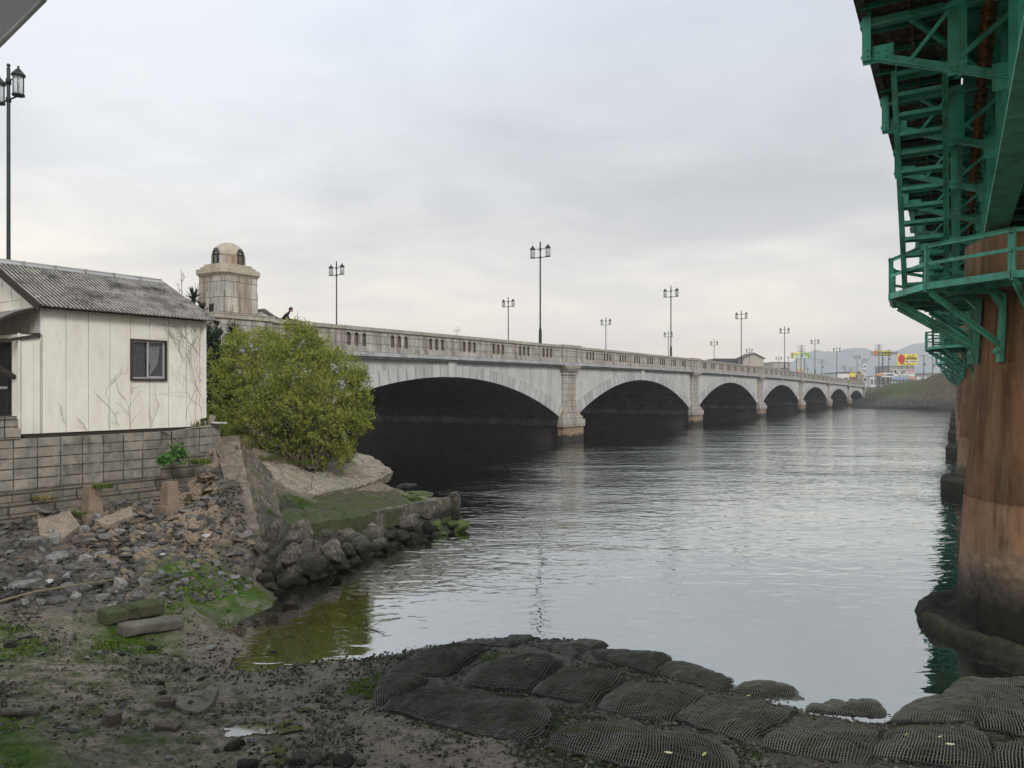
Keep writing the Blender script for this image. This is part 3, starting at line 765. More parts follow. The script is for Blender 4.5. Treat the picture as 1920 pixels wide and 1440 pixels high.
for n in range(7):
    x0, x1 = n * BS, (n + 1) * BS; mid = (x0 + x1) / 2
    Rr, zc0 = arch(mid)
    xsn = sorted(set([x0, x1] + list(np.linspace(mid - A_, mid + A_, 49))))
    xr = np.array(xsn) - mid
    intr = np.where(np.abs(xr) <= A_ + 1e-6, zc0 + np.sqrt(np.maximum(Rr ** 2 - xr ** 2, 0)), -3.2)
    extr = zc0 + np.sqrt((Rr + RT + .0) ** 2 - xr ** 2) + .004 * xr ** 2 * .3
    ctop = np.array([top(x) - 1.55 for x in xsn])
    for far in (0, 1):
        b = MB(); y = 0.0 if not far else BW
        strip(b, xsn, extr - .02, ctop + .05, y)
        # vertical return edges not needed; close piers below springing
        b.build('spandrel_wall', M['spandrel'], bridge)
        b = MB(); y = -.07 if not far else BW + .07
        def ruv(x, z):
            a = math.atan2(x - mid, z - zc0); return (a * Rr, math.hypot(x - mid, z - zc0) * .01)
        inn = [i for i in range(len(xsn)) if abs(xr[i]) <= A_ + 1e-6]
        strip(b, [xsn[i] for i in inn], [intr[i] for i in inn], [extr[i] for i in inn], y, ruv)
        # soffit lip and extrados lip
        for i in inn[:-1]:
            for arr in (intr, extr):
                b.quad((xsn[i], y, arr[i]), (xsn[i + 1], y, arr[i + 1]), (xsn[i + 1], 0 if not far else BW, arr[i + 1]), (xsn[i], 0 if not far else BW, arr[i]))
        # haunch: ring stone foot down beside the pier
        for s in (-1, 1):
            xa, xb = (mid + s * A_, mid + s * BS / 2)
            xa, xb = min(xa, xb), max(xa, xb)
            zt_ = float(zc0 + math.sqrt((Rr + RT) ** 2 - A_ ** 2))
            b.box(xa, xb, min(y, 0 if not far else BW), max(y, 0 if not far else BW), -3.2, zt_)
        b.build('arch_ring', M['ring'], bridge)
    # keystone
    b = MB(); b.box(mid - .42, mid + .42, -.16, .0, zc0 + Rr - .01, ctop[len(ctop) // 2] + .02)
    b.build('keystone', M['spandrel'], bridge)
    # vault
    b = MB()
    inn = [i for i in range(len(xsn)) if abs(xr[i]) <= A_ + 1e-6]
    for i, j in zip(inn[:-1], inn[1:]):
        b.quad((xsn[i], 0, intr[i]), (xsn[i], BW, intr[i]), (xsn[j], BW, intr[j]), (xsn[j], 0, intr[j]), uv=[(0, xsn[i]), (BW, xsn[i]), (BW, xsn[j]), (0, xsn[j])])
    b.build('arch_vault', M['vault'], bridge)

for n in range(8):
    xp = n * BS
    b = MB()
    # river pier body below springing
    b.box(xp - .95, xp + .95, .02, BW - .02, -3.2, ZS + .02)
    b.box(xp - 1.25, xp + 1.25, .05, BW - .05, -3.2, 1.05)
    for k in range(4):   # drain pipes / ribs on the pier flank
        for s in (-1, 1): b.box(xp + s * 1.25 - .05, xp + s * 1.25 + .05, 3 + k * 4.6, 3.25 + k * 4.6, 1.0, 1.6)
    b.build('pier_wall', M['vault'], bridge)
    tz = top(xp)
    for far in (0, 1):
        b = MB()
        def oct_(w_, p_, ch, z0, z1):
            sgn = -1 if not far else 1; yo = 0 if not far else BW
            pts = [(xp - w_, yo + .0), (xp - w_, yo + sgn * (p_ - ch)), (xp - w_ + ch, yo + sgn * p_), (xp + w_ - ch, yo + sgn * p_), (xp + w_, yo + sgn * (p_ - ch)), (xp + w_, yo)]
            if far: pts = pts[::-1]
            b.prism(pts, z0, z1)
        oct_(1.62, .66, .2, -3.2, 1.2)
        oct_(1.72, .76, .2, 1.2, 1.74)
        oct_(1.58, .62, .2, 1.74, 1.98)
        # sloped transition
        for k in range(4): oct_(1.42 - k * .09, .52 - k * .04, .18, 1.98 + k * .11, 2.1 + k * .11)
        oct_(1.0, .30, .15, 2.4, tz - 2.2)
        oct_(1.10, .38, .15, tz - 2.2, tz - 2.12)
        for k in range(4): oct_(1.05 + .06 * k, .33 + .06 * k, .15, tz - 2.12 + .11 * k, tz - 2.01 + .11 * k)
        oct_(1.38, .55, .15, tz - 1.68, tz - 1.5)
        o = b.build('pilaster', M['pier_stone'], bridge)
# cornice, parapet per span
def xform_z(b, x): return top(x)
def profile_box(b, x0, x1, y0, y1, dz0, dz1, step=1.6):
    n = max(1, int(round((x1 - x0) / step)))
    for i in range(n):
        a, c = x0 + (x1 - x0) * i / n, x0 + (x1 - x0) * (i + 1) / n
        ta, tc = top(a), top(c)
        vs = [(a, y0, ta + dz0), (c, y0, tc + dz0), (c, y1, tc + dz0), (a, y1, ta + dz0), (a, y0, ta + dz1), (c, y0, tc + dz1), (c, y1, tc + dz1), (a, y1, ta + dz1)]
        fs = [(0, 3, 2, 1), (4, 5, 6, 7), (0, 1, 5, 4), (2, 3, 7, 6)]
        uvs = [[(a, y0), (a, y1), (c, y1), (c, y0)], [(a, y0), (c, y0), (c, y1), (a, y1)], [(a, dz0), (c, dz0), (c, dz1), (a, dz1)], [(c, dz0), (a, dz0), (a, dz1), (c, dz1)]]
        if i == 0: fs.append((0, 4, 7, 3)); uvs.append([(y0, dz0), (y0, dz1), (y1, dz1), (y1, dz0)])
        if i == n - 1: fs.append((1, 2, 6, 5)); uvs.append([(y0, dz0), (y1, dz0), (y1, dz1), (y0, dz1)])
        b.add(vs, fs, uvs)

NW, NP = .30, .56
def parapet(x0, x1, groups):
    b = MB(); nb = MB()
    yf = -.20
    z0, z1 = -1.25, -.18      # relative to top
    # niche columns
    cells = []
    for gc in groups:
        for k in (-1, 0, 1): cells.append(gc + k * NP)
    cur = x0
    def face(xa, xb, za, zb):
        if xb - xa < 1e-4: return
        m = max(1, int((xb - xa) / 1.6)); xx = np.linspace(xa, xb, m + 1)
        for a, c in zip(xx[:-1], xx[1:]):
            b.quad((a, yf, top(a) + za), (c, yf, top(c) + za), (c, yf, top(c) + zb), (a, yf, top(a) + zb), uv=[(a, za), (c, za), (c, zb), (a, zb)])
    for cx in cells:
        a, c = cx - NP / 2, cx + NP / 2
        face(cur, a, z0, z1)
        hz0, hz1 = z0 + .28, z0 + .80
        hole = [(cx - NW / 2, hz0), (cx + NW / 2, hz0)] + [(cx + NW / 2 * math.cos(t), hz1 + NW / 2 * math.sin(t)) for t in np.linspace(0, math.pi, 9)]
        outer = [(a, z0), (c, z0), (c, z1), (a, z1)]
        polys = [[Vector((p[0], p[1], 0)) for p in outer], [Vector((p[0], p[1], 0)) for p in hole]]
        flat = outer + hole
        tris = tessellate_polygon(polys)
        vs = [(p[0], yf, top(p[0]) + p[1]) for p in flat]
        b.add(vs, [tuple(t) for t in tris], [[flat[k] for k in t] for t in tris])
        hv = [(p[0], yf, top(p[0]) + p[1]) for p in hole]; hb = [(p[0], yf + .13, top(p[0]) + p[1]) for p in hole]
        m = len(hole)
        nb.add(hv + hb, [(i, (i + 1) % m, m + (i + 1) % m, m + i) for i in range(m)] + [tuple(range(m, 2 * m))], None)
        cur = c
    face(cur, x1, z0, z1)
    b2 = MB()
    profile_box(b2, x0, x1, yf - .05, yf, -1.27, -1.02)       # base course
    profile_box(b2, x0, x1, -.06, .14, -1.25, -.18)           # core and inner face
    for o_, nm in ((b, 'parapet_face'),):
        pass
    b.v += []; off = len(b.v)
    b.f += [tuple(off + k for k in f) for f in b2.f]; b.v += b2.v; b.uv += b2.uv; b.sm += b2.sm
    nf = len(b.f); off = len(b.v)
    b.f += [tuple(off + k for k in f) for f in nb.f]; b.v += nb.v; b.uv += nb.uv; b.sm += nb.sm
    p = b.build('parapet', M['stone'], bridge, fix=False)
    p.data.materials.append(M['niche'])
    for q in p.data.polygons[nf:]: q.material_index = 1
    cb = MB(); profile_box(cb, x0, x1, yf - .07, .2, -.18, 0)
    cb.build('coping', M['stone_cap'], p)
    cb = MB(); profile_box(cb, x0, x1, -.36, .0, -1.48, -1.27); profile_box(cb, x0, x1, -.22, 0, -1.6, -1.48)
    cb.build('cornice', M['cornice'], p)

for n in range(7):
    mid = (n + .5) * BS
    parapet(n * BS + 1.45, (n + 1) * BS - 1.45, [mid + k * 3.3 for k in (-3.5, -2.5, -1.5, -.5, .5, 1.5, 2.5, 3.5)])
parapet(-1 * BS, -1.45, [-3.2 - k * 3.3 for k in range(7, -1, -1)])
for n in range(0, 8):
    xp = n * BS; b = MB()
    profile_box(b, xp - 1.45, xp + 1.45, -.40, .35, -1.27, -.16, 1.5)
    o = b.build('parapet_pier', M['stone'], bridge)
    b = MB(); profile_box(b, xp - 1.52, xp + 1.52, -.47, .42, -.16, .06, 1.5)
    b.build('coping', M['stone_cap'], o)
    b = MB(); profile_box(b, xp - 1.5, xp + 1.5, -.56, .0, -1.52, -1.27, 1.5)
    b.build('cornice', M['cornice'], o)
b = MB(); profile_box(b, -BS * 1.6, 7 * BS + 3, .14, BW - .14, -1.3, -1.02, 4)
b.build('deck', M['asphalt'], bridge)
b = MB(); profile_box(b, -BS * 1.6, 7 * BS + 3, BW - .3, BW + .2, -1.55, 0, 4)
b.build('far_parapet', M['stone'], bridge)
# approach retaining wall under the near parapet, abutments
b = MB(); b.box(-BS * 1.0, .05, .0, BW, -1, 5.2); b.build('approach_wall', M['spandrel'], bridge)
b = MB(); b.box(7 * BS - .05, 7 * BS + 1.5, 0, BW, -1, 4.6); b.box(7 * BS + 1.5, 7 * BS + 16, -.3, BW, -1, 4.55)
b.build('abutment', M['pier_stone'], bridge)

# ---- domed towers
def tower_at(x, y, label, first=None):
    if first is not None:
        t = copy_tree(first)
        wpos = BM @ Vector((x, y, 0)); t.location = (wpos.x, wpos.y, top(x) - 7.12 + 0)
        t['label'] = label; return t
    wpos = BM @ Vector((x, y, 0))
    t = empty('domed_pavilion', (wpos.x, wpos.y, 0), BA, label, 'tower', 'domed towers at the bridge ends')
    b = MB()
    def sq(h, ch, z0, z1, bb=b):
        bb.prism([(-h + ch, -h), (h - ch, -h), (h, -h + ch), (h, h - ch), (h - ch, h), (-h + ch, h), (-h, h - ch), (-h, -h + ch)], z0, z1)
    sq(1.03, .18, 3.0, 6.95)
    # tapered shaft in three courses
    for k in range(3): sq(.975 - .018 * k, .18, 6.95 + k * .667, 6.95 + (k + 1) * .667 - .012)
    for k in range(3): sq(.96 - .018 * k, .18, 6.95 + k * .667 + .6, 6.95 + (k + 1) * .667)
    b.build('shaft', M['tower_stone'], t)
    b = MB(); sq(.965, .19, 8.95, 9.0, b); sq(.99, .20, 9.0, 9.05, b); sq(1.04, .21, 9.05, 9.24, b); sq(1.02, .21, 9.24, 9.27, b); b.build('cornice', M['dome'], t)
    b = MB(); sq(.93, .25, 9.27, 9.37, b); sq(.84, .28, 9.37, 9.48, b); b.build('stepped_base', M['dome'], t)
    b = MB(); b.lathe([(.72, 9.48), (.72, 9.86)], 16, smooth=False); b.build('drum', M['tower_stone'], t)
    prof = [(.71 * math.cos(a), 9.86 + .66 * math.sin(a)) for a in np.linspace(0, math.pi / 2 - .02, 12)]
    b = MB(); b.lathe(prof, 28); b.build('dome', M['dome'], t)
    for q in range(4):
        a = math.pi / 2 * q + .12
        ca, sa = math.cos(a), math.sin(a)
        def L(r, s, z): return (ca * r - sa * s, sa * r + ca * s, z)
        b = MB()
        pts = [L(.72, -.15, 9.5), L(.72, -.15, 9.98)] + [L(.72, -.15 * math.cos(u), 9.98 + .2 * math.sin(u)) for u in np.linspace(.3, math.pi - .3, 7)] + [L(.72, .15, 9.98), L(.72, .15, 9.5)]
        b.tube(pts, .025, 6)
        b.tube([L(.72, -.17, 9.93), L(.72, .17, 9.93)], .025, 5)
        for s in (-.08, 0, .08): b.tube([L(.72, s, 9.5), L(.72, s, 9.93)], .014, 5)
        b.tube([L(.72, -.17, 9.52), L(.72, .17, 9.52)], .03, 5)
        for s in (-.17, .17): b.box(-.02, .02, -.02, .02, 9.5, 9.98, Matrix.Translation(Vector(L(.66, s, 0))))
        nd = b.build('lantern', M['lamp_metal'], t)
        b = MB()
        pts = [L(.69, -.15, 9.52), L(.69, .15, 9.52), L(.69, .15, 9.98)] + [L(.69, .15 * math.cos(u), 9.98 + .17 * math.sin(u)) for u in np.linspace(.2, math.pi - .2, 7)] + [L(.69, -.15, 9.98)]
        c0 = len(pts); b.add(pts, [tuple(range(c0))]); 
        back = [(p[0] * .9, p[1] * .9, p[2]) for p in pts]; b.add(back, [tuple(range(c0))])
        b.build('glass_pane', M['glass'], nd)
    b = MB(); b.box(-.985, -.93, -.25, -.05, 7.05, 7.70); b.box(-1.0, -.93, -.28, -.25, 7.02, 7.73); b.box(-1.0, -.93, -.05, -.02, 7.02, 7.73)
    b.build('slit_window', M['dark'], t)
    return t
M['tower_stone'] = mat('tower_stone', (.55, .52, .46), (.42, .40, .36), 1.6, .85, .005, 30, brick=(.62, .667, .012, (.09, .08, .07)),
                       stain=[((.10, .085, .07), 2.6, .8, .03), ((.30, .18, .09), 1.9, .6, .03)], brand=.1)
t0 = tower_at(.6, 1.5, 'domed stone pavilion rising beside the white house roof at the near bridge end')
tower_at(7 * BS + .6, 1.0, 'small distant domed pavilion at the far end of the arch bridge', t0)
# scroll wall sweeping down from the tower
b = MB(); pts = []
N_ = 14
for i in range(N_ + 1):
    u = i / N_
    x = 1.50 + 1.50 * u
    z = 7.20 + .50 * (1 - u) ** 2 * (1 - .0 * u) if u > .12 else 7.20 + .50 * (1 - .12) ** 2 + .03
    pts.append((x, z))
for (xa, za), (xb, zb) in zip(pts[:-1], pts[1:]):
    vs = [(xa, .35, 6.2), (xb, .35, 6.2), (xb, .35, zb - .14), (xa, .35, za - .14), (xa, .75, 6.2), (xb, .75, 6.2), (xb, .75, zb - .14), (xa, .75, za - .14)]
    b.add(vs, [(0, 1, 2, 3), (5, 4, 7, 6), (3, 2, 6, 7)], [[(v[0], v[2]) for v in (vs[0], vs[1], vs[2], vs[3])], [(0, 0)] * 4, [(0, 0)] * 4])
xa, za = pts[0]; b.quad((xa, .35, 6.2), (xa, .35, za - .14), (xa, .75, za - .14), (xa, .75, 6.2))
scw = b.build('scroll_wall', M['spandrel'], bridge)
b = MB()
for (xa, za), (xb, zb) in zip(pts[:-1], pts[1:]):
    vs = [(xa, .27, za - .14), (xb, .27, zb - .14), (xb, .27, zb), (xa, .27, za), (xa, .83, za - .14), (xb, .83, zb - .14), (xb, .83, zb), (xa, .83, za)]
    b.add(vs, [(0, 1, 2, 3), (5, 4, 7, 6), (3, 2, 6, 7), (1, 0, 4, 5)])
xa, za = pts[0]; b.quad((xa, .27, za - .14), (xa, .27, za), (xa, .83, za), (xa, .83, za - .14))
b.build('coping', M['stone_cap'], scw)


# ------------------------------------------------------------------ street lamps
def lamp(loc, H, label):
    t = empty('street_lamp', loc, BA, label, 'street lamp', 'twin lantern street lamps along the bridge')
    b = MB(); b.lathe([(.15, 0), (.15, .12), (.125, .2), (.115, 2.05), (.10, 2.2), (.062, 2.38), (.055, H - .15), (.04, H - .12)], 12)
    b.build('post', M['lamp_metal'], t)
    b = MB(); b.lathe([(.001, H - .19), (.06, H - .15), (.035, H - .11), (.065, H - .06), (.05, H), (.001, H + .01)], 10)
    b.build('finial', M['lamp_metal'], t)
    zt_, zb_ = H - .55, H - 1.18
    b = MB()
    b.lathe([(.085, zt_ - .12), (.085, zt_ + .06)], 10); b.lathe([(.085, zb_ - .07), (.085, zb_ + .07)], 10)
    for s in (-1, 1):
        b.tube([(0, s * .05, zt_), (0, s * .45, zt_)], .022, 6)
        b.tube([(0, s * .05, zb_), (0, s * .66, zb_)], .03, 6)
    b.build('arm', M['lamp_metal'], t)
    for s in (-1, 1):
        cy = s * .66
        b = MB()
        b.lathe([(.20, zb_), (.20, zb_ + .04), (.16, zb_ + .05)], 8, (0, cy), False)
        b.lathe([(.225, zt_ + .02), (.21, zt_ + .06), (.06, zt_ + .24), (.02, zt_ + .27), (.045, zt_ + .31), (.001, zt_ + .35)], 8, (0, cy), False)
        for k in range(6):
            a = k * math.pi / 3
            b.tube([(.17 * math.cos(a), cy + .17 * math.sin(a), zb_), (.17 * math.cos(a), cy + .17 * math.sin(a), zt_ + .04)], .012, 4)
        ln = b.build('lantern', M['lamp_metal'], t)
        b = MB(); b.lathe([(.15, zb_ + .05), (.15, zt_ + .02)], 12, (0, cy)); b.build('glass', M['lglass'], ln)
        b = MB(); b.lathe([(.001, zt_ - .3), (.05, zt_ - .24), (.05, zt_ - .12), (.02, zt_ - .04), (.02, zt_)], 8, (0, cy)); b.build('bulb', M['white'], ln)
    return t

def loc_px(px, yloc):
    """point on the bridge line with local y=yloc seen at pixel column px"""
    k = (px - 960) / F; u = (.5256, .8507); v = (-.8507, .5256)
    bx, by = BO.x + yloc * v[0], BO.y + yloc * v[1]
    x = (k * by - bx) / (u[0] - k * u[1])
    return x
near_px = [(16, 120, 'tallest looking twin lantern lamp rising behind the white house roof at the left'),
           (1013, 453, 'twin lantern lamp standing before the first river pier, tallest over the big arch'),
           (1258, 536, 'twin lantern lamp above the second arch, just before the second river pier'),
           (1390, 582, 'twin lantern lamp above the third arch beside the beige gabled house'),
           (1471, 612, 'twin lantern lamp above the fourth arch, between the house and the green sign'),
           (1528, 634, 'twin lantern lamp right of the green roadside sign'),
           (1569, 650, 'twin lantern lamp in front of the mountains above the sixth arch'),
           (1607, 665, 'smallest twin lantern lamp near the far domed pavilion')]
far_px = [(631, 490, 'slim lamp on the far pavement nearest the person on the bridge'),
          (953, 557, 'slim lamp on the far pavement just left of the tall lamp over the big arch'),
          (1136, 595, 'slim lamp on the far pavement above the left half of the second arch'),
          (1253, 620, 'short looking far pavement lamp almost hidden behind a nearer post'),
          (1339, 637, 'far pavement lamp standing left of the dark building'),
          (1405, 652, 'far pavement lamp in front of the beige gabled house'),
          (1460, 667, 'tiny far pavement lamp right of the beige gabled house')]
proto = None
for lst, yl in ((near_px, 1.1), (far_px, BW - 1.0)):
    for px, py, lb in lst:
        x = loc_px(px, yl); wp = BM @ Vector((x, yl, 0)); z0 = top(x) - 1.02
        H = CAMZ + (HOR - py) / F * wp.y - z0
        sc = H / 8.75
        if proto is None: proto = lamp((wp.x, wp.y, z0), 8.75, lb); t = proto
        else: t = copy_tree(proto); t.location = (wp.x, wp.y, z0); t['label'] = lb
        t.scale = (1, 1, sc)

# ------------------------------------------------------------------ person on the bridge
def skin_body(name, pts, edges, radii, m, parent, sub=2, root=0):
    me = bpy.data.meshes.new(name); me.from_pydata(pts, edges, [])
    o = bpy.data.objects.new(name, me); COL.objects.link(o)
    o.modifiers.new('s', 'SKIN')
    for i, r in enumerate(radii):
        sv = me.skin_vertices[0].data[i]; sv.radius = (r if isinstance(r, tuple) else (r, r)); sv.use_root = (i == root)
    sb = o.modifiers.new('u', 'SUBSURF'); sb.levels = sub; sb.render_levels = sub
    dg = bpy.context.evaluated_depsgraph_get(); me2 = bpy.data.meshes.new_from_object(o.evaluated_get(dg))
    bpy.data.objects.remove(o)
    me2.materials.clear(); me2.materials.append(m)
    me2.polygons.foreach_set('use_smooth', [True] * len(me2.polygons))
    o = bpy.data.objects.new(name, me2); COL.objects.link(o)
    if parent: o.parent = parent
    return o
xq = loc_px(527, .62); wp = BM @ Vector((xq, .62, 0))
per = empty('person', (wp.x, wp.y, top(xq) - 1.02), R(-75), 'person in black jacket leaning on the bridge parapet, looking down towards the right', 'person')
# local +y is facing; leaning forward
bp = [(0, 0, .86), (0, .05, 1.02), (0, .16, 1.2), (0, .27, 1.34), (0, .33, 1.42), (0, .38, 1.50),
      (-.09, 0, .84), (-.10, .03, .46), (-.10, -.02, .07), (-.10, .13, .04), (.09, 0, .84), (.10, .0, .46), (.10, -.05, .07), (.10, .10, .04),
      (-.19, .26, 1.33), (-.25, .36, 1.10), (-.17, .58, 1.06), (.19, .26, 1.33), (.25, .36, 1.10), (.17, .58, 1.06)]
be = [(0, 1), (1, 2), (2, 3), (3, 4), (4, 5), (0, 6), (6, 7), (7, 8), (8, 9), (0, 10), (10, 11), (11, 12), (12, 13), (3, 14), (14, 15), (15, 16), (3, 17), (17, 18), (18, 19)]
br = [.13, (.15, .11), (.17, .12), (.16, .11), .06, .055, .095, .065, .045, .035, .095, .065, .045, .035, .07, .05, .04, .07, .05, .04]
body = skin_body('body', bp, be, br, M['jacket'], per)
b = MB()
hc = Vector((0, .43, 1.58)); o_ = []; f_ = []
for i in range(13):
    for j in range(16):
        th = math.pi * i / 12; ph = 2 * math.pi * j / 16
        x, y, z = math.sin(th) * math.cos(ph), math.sin(th) * math.sin(ph), math.cos(th)
        rx, ry, rz = .075, .095, .118
        if z < -.2: rx *= 1 + (z + .2) * .35; ry *= 1 + (z + .2) * .15
        nose = max(0, 1 - ((x / .18) ** 2 + ((z + .08) / .22) ** 2)) * .03 if y > 0 else 0
        eye = -max(0, 1 - (((abs(x) - .35) / .16) ** 2 + ((z - .08) / .1) ** 2)) * .01 if y > 0 else 0
        o_.append(hc + Matrix.Rotation(-.5, 3, 'X') @ Vector((x * rx, y * ry + nose + eye, z * rz)))
for i in range(12):
    for j in range(16): f_.append((i * 16 + j, (i + 1) * 16 + j, (i + 1) * 16 + (j + 1) % 16, i * 16 + (j + 1) % 16))
b.add(o_, f_, None, True)
for s in (-1, 1):
    b.lathe([(.004, -.02), (.018, 0), (.004, .02)], 6, (s * .078, .43)) ; 
    for k in range(18): pass
b.v = [v if abs(v[2]) > .05 else (v[0], v[1], v[2] + 1.58) for v in b.v]
b.build('head', M['skin'], per)
b = MB(); o_ = []; f_ = []
for i in range(8):
    for j in range(16):
        th = math.pi * .58 * i / 7; ph = 2 * math.pi * j / 16
        x, y, z = math.sin(th) * math.cos(ph), math.sin(th) * math.sin(ph), math.cos(th)
        k = 1.09 if (y < .45 or z > .55) else .9
        o_.append(hc + Matrix.Rotation(-.5, 3, 'X') @ Vector((x * .075 * k, y * .095 * k - .004, z * .118 * k)))
for i in range(7):
    for j in range(16): f_.append((i * 16 + j, (i + 1) * 16 + j, (i + 1) * 16 + (j + 1) % 16, i * 16 + (j + 1) % 16))
b.add(o_, f_, None, True); b.build('hair', M['hair'], per)
for s in (-1, 1):
    c = Vector((s * .165, .62, 1.06))
    hp = [c, c + Vector((0, .05, .0)), c + Vector((0, .09, -.005))]; he = [(0, 1), (1, 2)]; hr = [.028, (.038, .018), (.036, .015)]
    for q in range(4):
        i0 = len(hp); off = (-.03 + q * .02)
        hp += [c + Vector((off, .115, -.01)), c + Vector((off, .14, -.028)), c + Vector((off, .148, -.05))]; he += [(2, i0), (i0, i0 + 1), (i0 + 1, i0 + 2)]; hr += [.010, .009, .008]
    i0 = len(hp); hp += [c + Vector((-s * .045, .06, 0)), c + Vector((-s * .06, .09, -.01))]; he += [(1, i0), (i0, i0 + 1)]; hr += [.012, .009]
    skin_body('hand', hp, he, hr, M['skin'], per, 1)

# ------------------------------------------------------------------ white house
HN = Vector((-9.65, 15.3, 0)); HA = math.atan2(.8271, .5621)
house = empty('white_house', HN, HA, 'small white panel-sided house with grey corrugated roof above the block wall', 'house')
# local x along wall (away), local y inward-left, z world
ZB, ZW = 3.11, 5.74
b = MB()
PWd = 3.70 / 8.6
def panel_face(b, x0, x1, z0, z1, y=0.0, hole=None):
    xs_ = [x0]
    k = x0 + .46
    while k < x1 - .05: xs_.append(k); k += .4575
    xs_.append(x1)
    for a, c in zip(xs_[:-1], xs_[1:]):
        segs = [(a + .006, c - .006, z0, z1)]
        if hole and a < hole[1] and c > hole[0]:
            segs = [(a + .006, c - .006, z0, hole[2]), (a + .006, c - .006, hole[3], z1)]
            if a < hole[0]: segs.append((a + .006, hole[0], hole[2], hole[3]))
            if c > hole[1]: segs.append((hole[1], c - .006, hole[2], hole[3]))
        for (p, q, r, s) in segs: b.box(p, q, y, y + .05, r, s)
    
WX0, WX1, WZ0, WZ1 = 1.90, 2.68, 4.26, 5.11
b.box(-.415, -.145, 0, .05, ZB, 5.12); b.box(-.139, .012, 0, .05, ZB, 5.12)
panel_face(b, .024, 3.70, ZB, ZW - .02, 0, (WX0, WX1, WZ0, WZ1))
b.build('side_wall', M['white_panel'], house)
b = MB(); b.box(-.40, 3.68, .05, .09, ZB, 5.1); b.box(0.02, 3.68, .05, .09, 5.1, ZW)
# cut window in the backing: leave as pieces
b = MB()
for (p, q, r, s) in [(-.40, WX0, ZB, 5.1), (WX1, 3.68, ZB, 5.1), (WX0, WX1, ZB, WZ0), (.02, 3.68, 5.1, ZW)]: b.box(p, q, .051, .09, r, s)
b.build('wall_backing', M['frame'], house)
# end and rear walls
b = MB()
b.add([(3.7, 0.0, ZB), (3.7, 4.4, ZB), (3.7, 4.4, ZW), (3.7, 2.2, 6.82), (3.7, 0.0, ZW)], [(0, 1, 2, 3, 4)])
b.add([(3.62, 0.1, ZB), (3.62, 4.3, ZB), (3.62, 4.3, ZW), (3.62, 2.2, 6.75), (3.62, 0.1, ZW)], [(4, 3, 2, 1, 0)])
b.box(0, 3.7, 4.4, 4.45, ZB, ZW)
b.build('rear_wall', M['white_panel'], house)
# front gable (facing the camera)
b = MB()
b.add([(0, .0, 5.0), (0, 4.4, 5.0), (0, 4.4, ZW), (0, 2.2, 6.82), (0, .0, ZW)], [(4, 3, 2, 1, 0)])
for k in range(9): b.box(-.012, .0, .45 * k + .44, .45 * k + .448, 5.0, min(ZW + .49 * min(.45 * k, 4.4 - .45 * k) , 6.7))
b.box(-.012, 0, .05, 4.3, 5.92, 5.93)
b.box(-.02, .0, 0, 4.4, 3.11, 5.0)
b.build('front_gable', M['white_panel'], house)
# front lobby with door opening
b = MB()
b.box(-.415, -.36, 0.0, .30, ZB, 5.12); b.box(-.415, -.36, .30, .62, 4.99, 5.12); b.box(-.415, -.36, 2.6, 3.4, ZB, 5.12); b.box(-.415, -.36, .62, 2.6, 4.99, 5.12)
b.box(-.43, -.40, -.03, .03, ZB - .05, 5.14)
b.box(-.36, 0, 3.35, 3.4, ZB, 5.12)
b.build('lobby_wall', M['white_panel'], house)
b = MB()
for y in (.33, .42, .52, 1.4, 2.3): b.box(-.39, -.35, y, y + .05, 3.28, 4.99)
b.box(-.39, -.35, .33, 2.6, 3.24, 3.30); b.box(-.39, -.35, .33, 2.6, 4.93, 4.99)
dr = b.build('sliding_door', M['black'], house)
b = MB(); b.box(-.365, -.355, .35, 2.6, 3.3, 4.95); b.build('pane', M['dark'], dr)
b = MB(); b.box(-.37, -.35, .34, 2.6, 4.02, 4.07); b.build('rail', M['alu'], dr)
# roof: corrugated sheets with real waves
def corrugated(b, x0, x1, y0, z0, y1, z1, pitch=.088, amp=.024, th=.012):
    n = int((x1 - x0) / pitch * 6); vs = []; fs = []
    for i in range(n + 1):
        x = x0 + (x1 - x0) * i / n; d = amp * math.cos(2 * math.pi * (x - x0) / pitch)
        rows = 8
        for r_ in range(rows + 1):
            f = r_ / rows; lap = .008 if (r_ // 3) % 2 else 0
            vs.append((x, y0 + (y1 - y0) * f, z0 + (z1 - z0) * f + d - lap))
    R1 = 9; m = len(vs)
    vs += [(v[0], v[1], v[2] - th) for v in vs]
    for i in range(n):
        for r_ in range(8):
            a = i * R1 + r_; fs.append((a, a + R1, a + R1 + 1, a + 1)); fs.append((m + a, m + a + 1, m + a + R1 + 1, m + a + R1))
        a = i * R1; fs.append((a, m + a, m + a + R1, a + R1))
        a = i * R1 + 8; fs.append((a, a + R1, m + a + R1, m + a))
    b.add(vs, fs, None, True)
zr = 6.865
b = MB(); corrugated(b, -.12, 3.98, -.22, 5.70, 2.2, zr); corrugated(b, -.12, 3.98, 4.62, 5.70, 2.2, zr)
roof = b.build('roof', M['corr'], house)
b = MB(); 
for s in (-1, 1):
    b.add([(-.15, 2.2 + s * .17, zr - .06), (3.9, 2.2 + s * .17, zr - .06), (3.9, 2.2, zr + .04), (-.15, 2.2, zr + .04)], [(0, 1, 2, 3)])
    b.add([(-.15, 2.2 + s * .17, zr - .075), (3.9, 2.2 + s * .17, zr - .075), (3.9, 2.2, zr + .02), (-.15, 2.2, zr + .02)], [(3, 2, 1, 0)])
for k in range(6): b.box(-.15 + k * .68, -.12 + k * .68, 2.04, 2.36, zr - .04, zr + .05)
b.tube([(-.15, 2.2, zr + .035), (3.9, 2.2, zr + .035)], .03, 8)
b.build('ridge_cap', M['greyc'], roof)
b = MB(); b.bar((-.13, -.24, 5.655), (-.13, 2.2, zr - .04), .03, .16); b.build('bargeboard', M['darkwood'], roof)
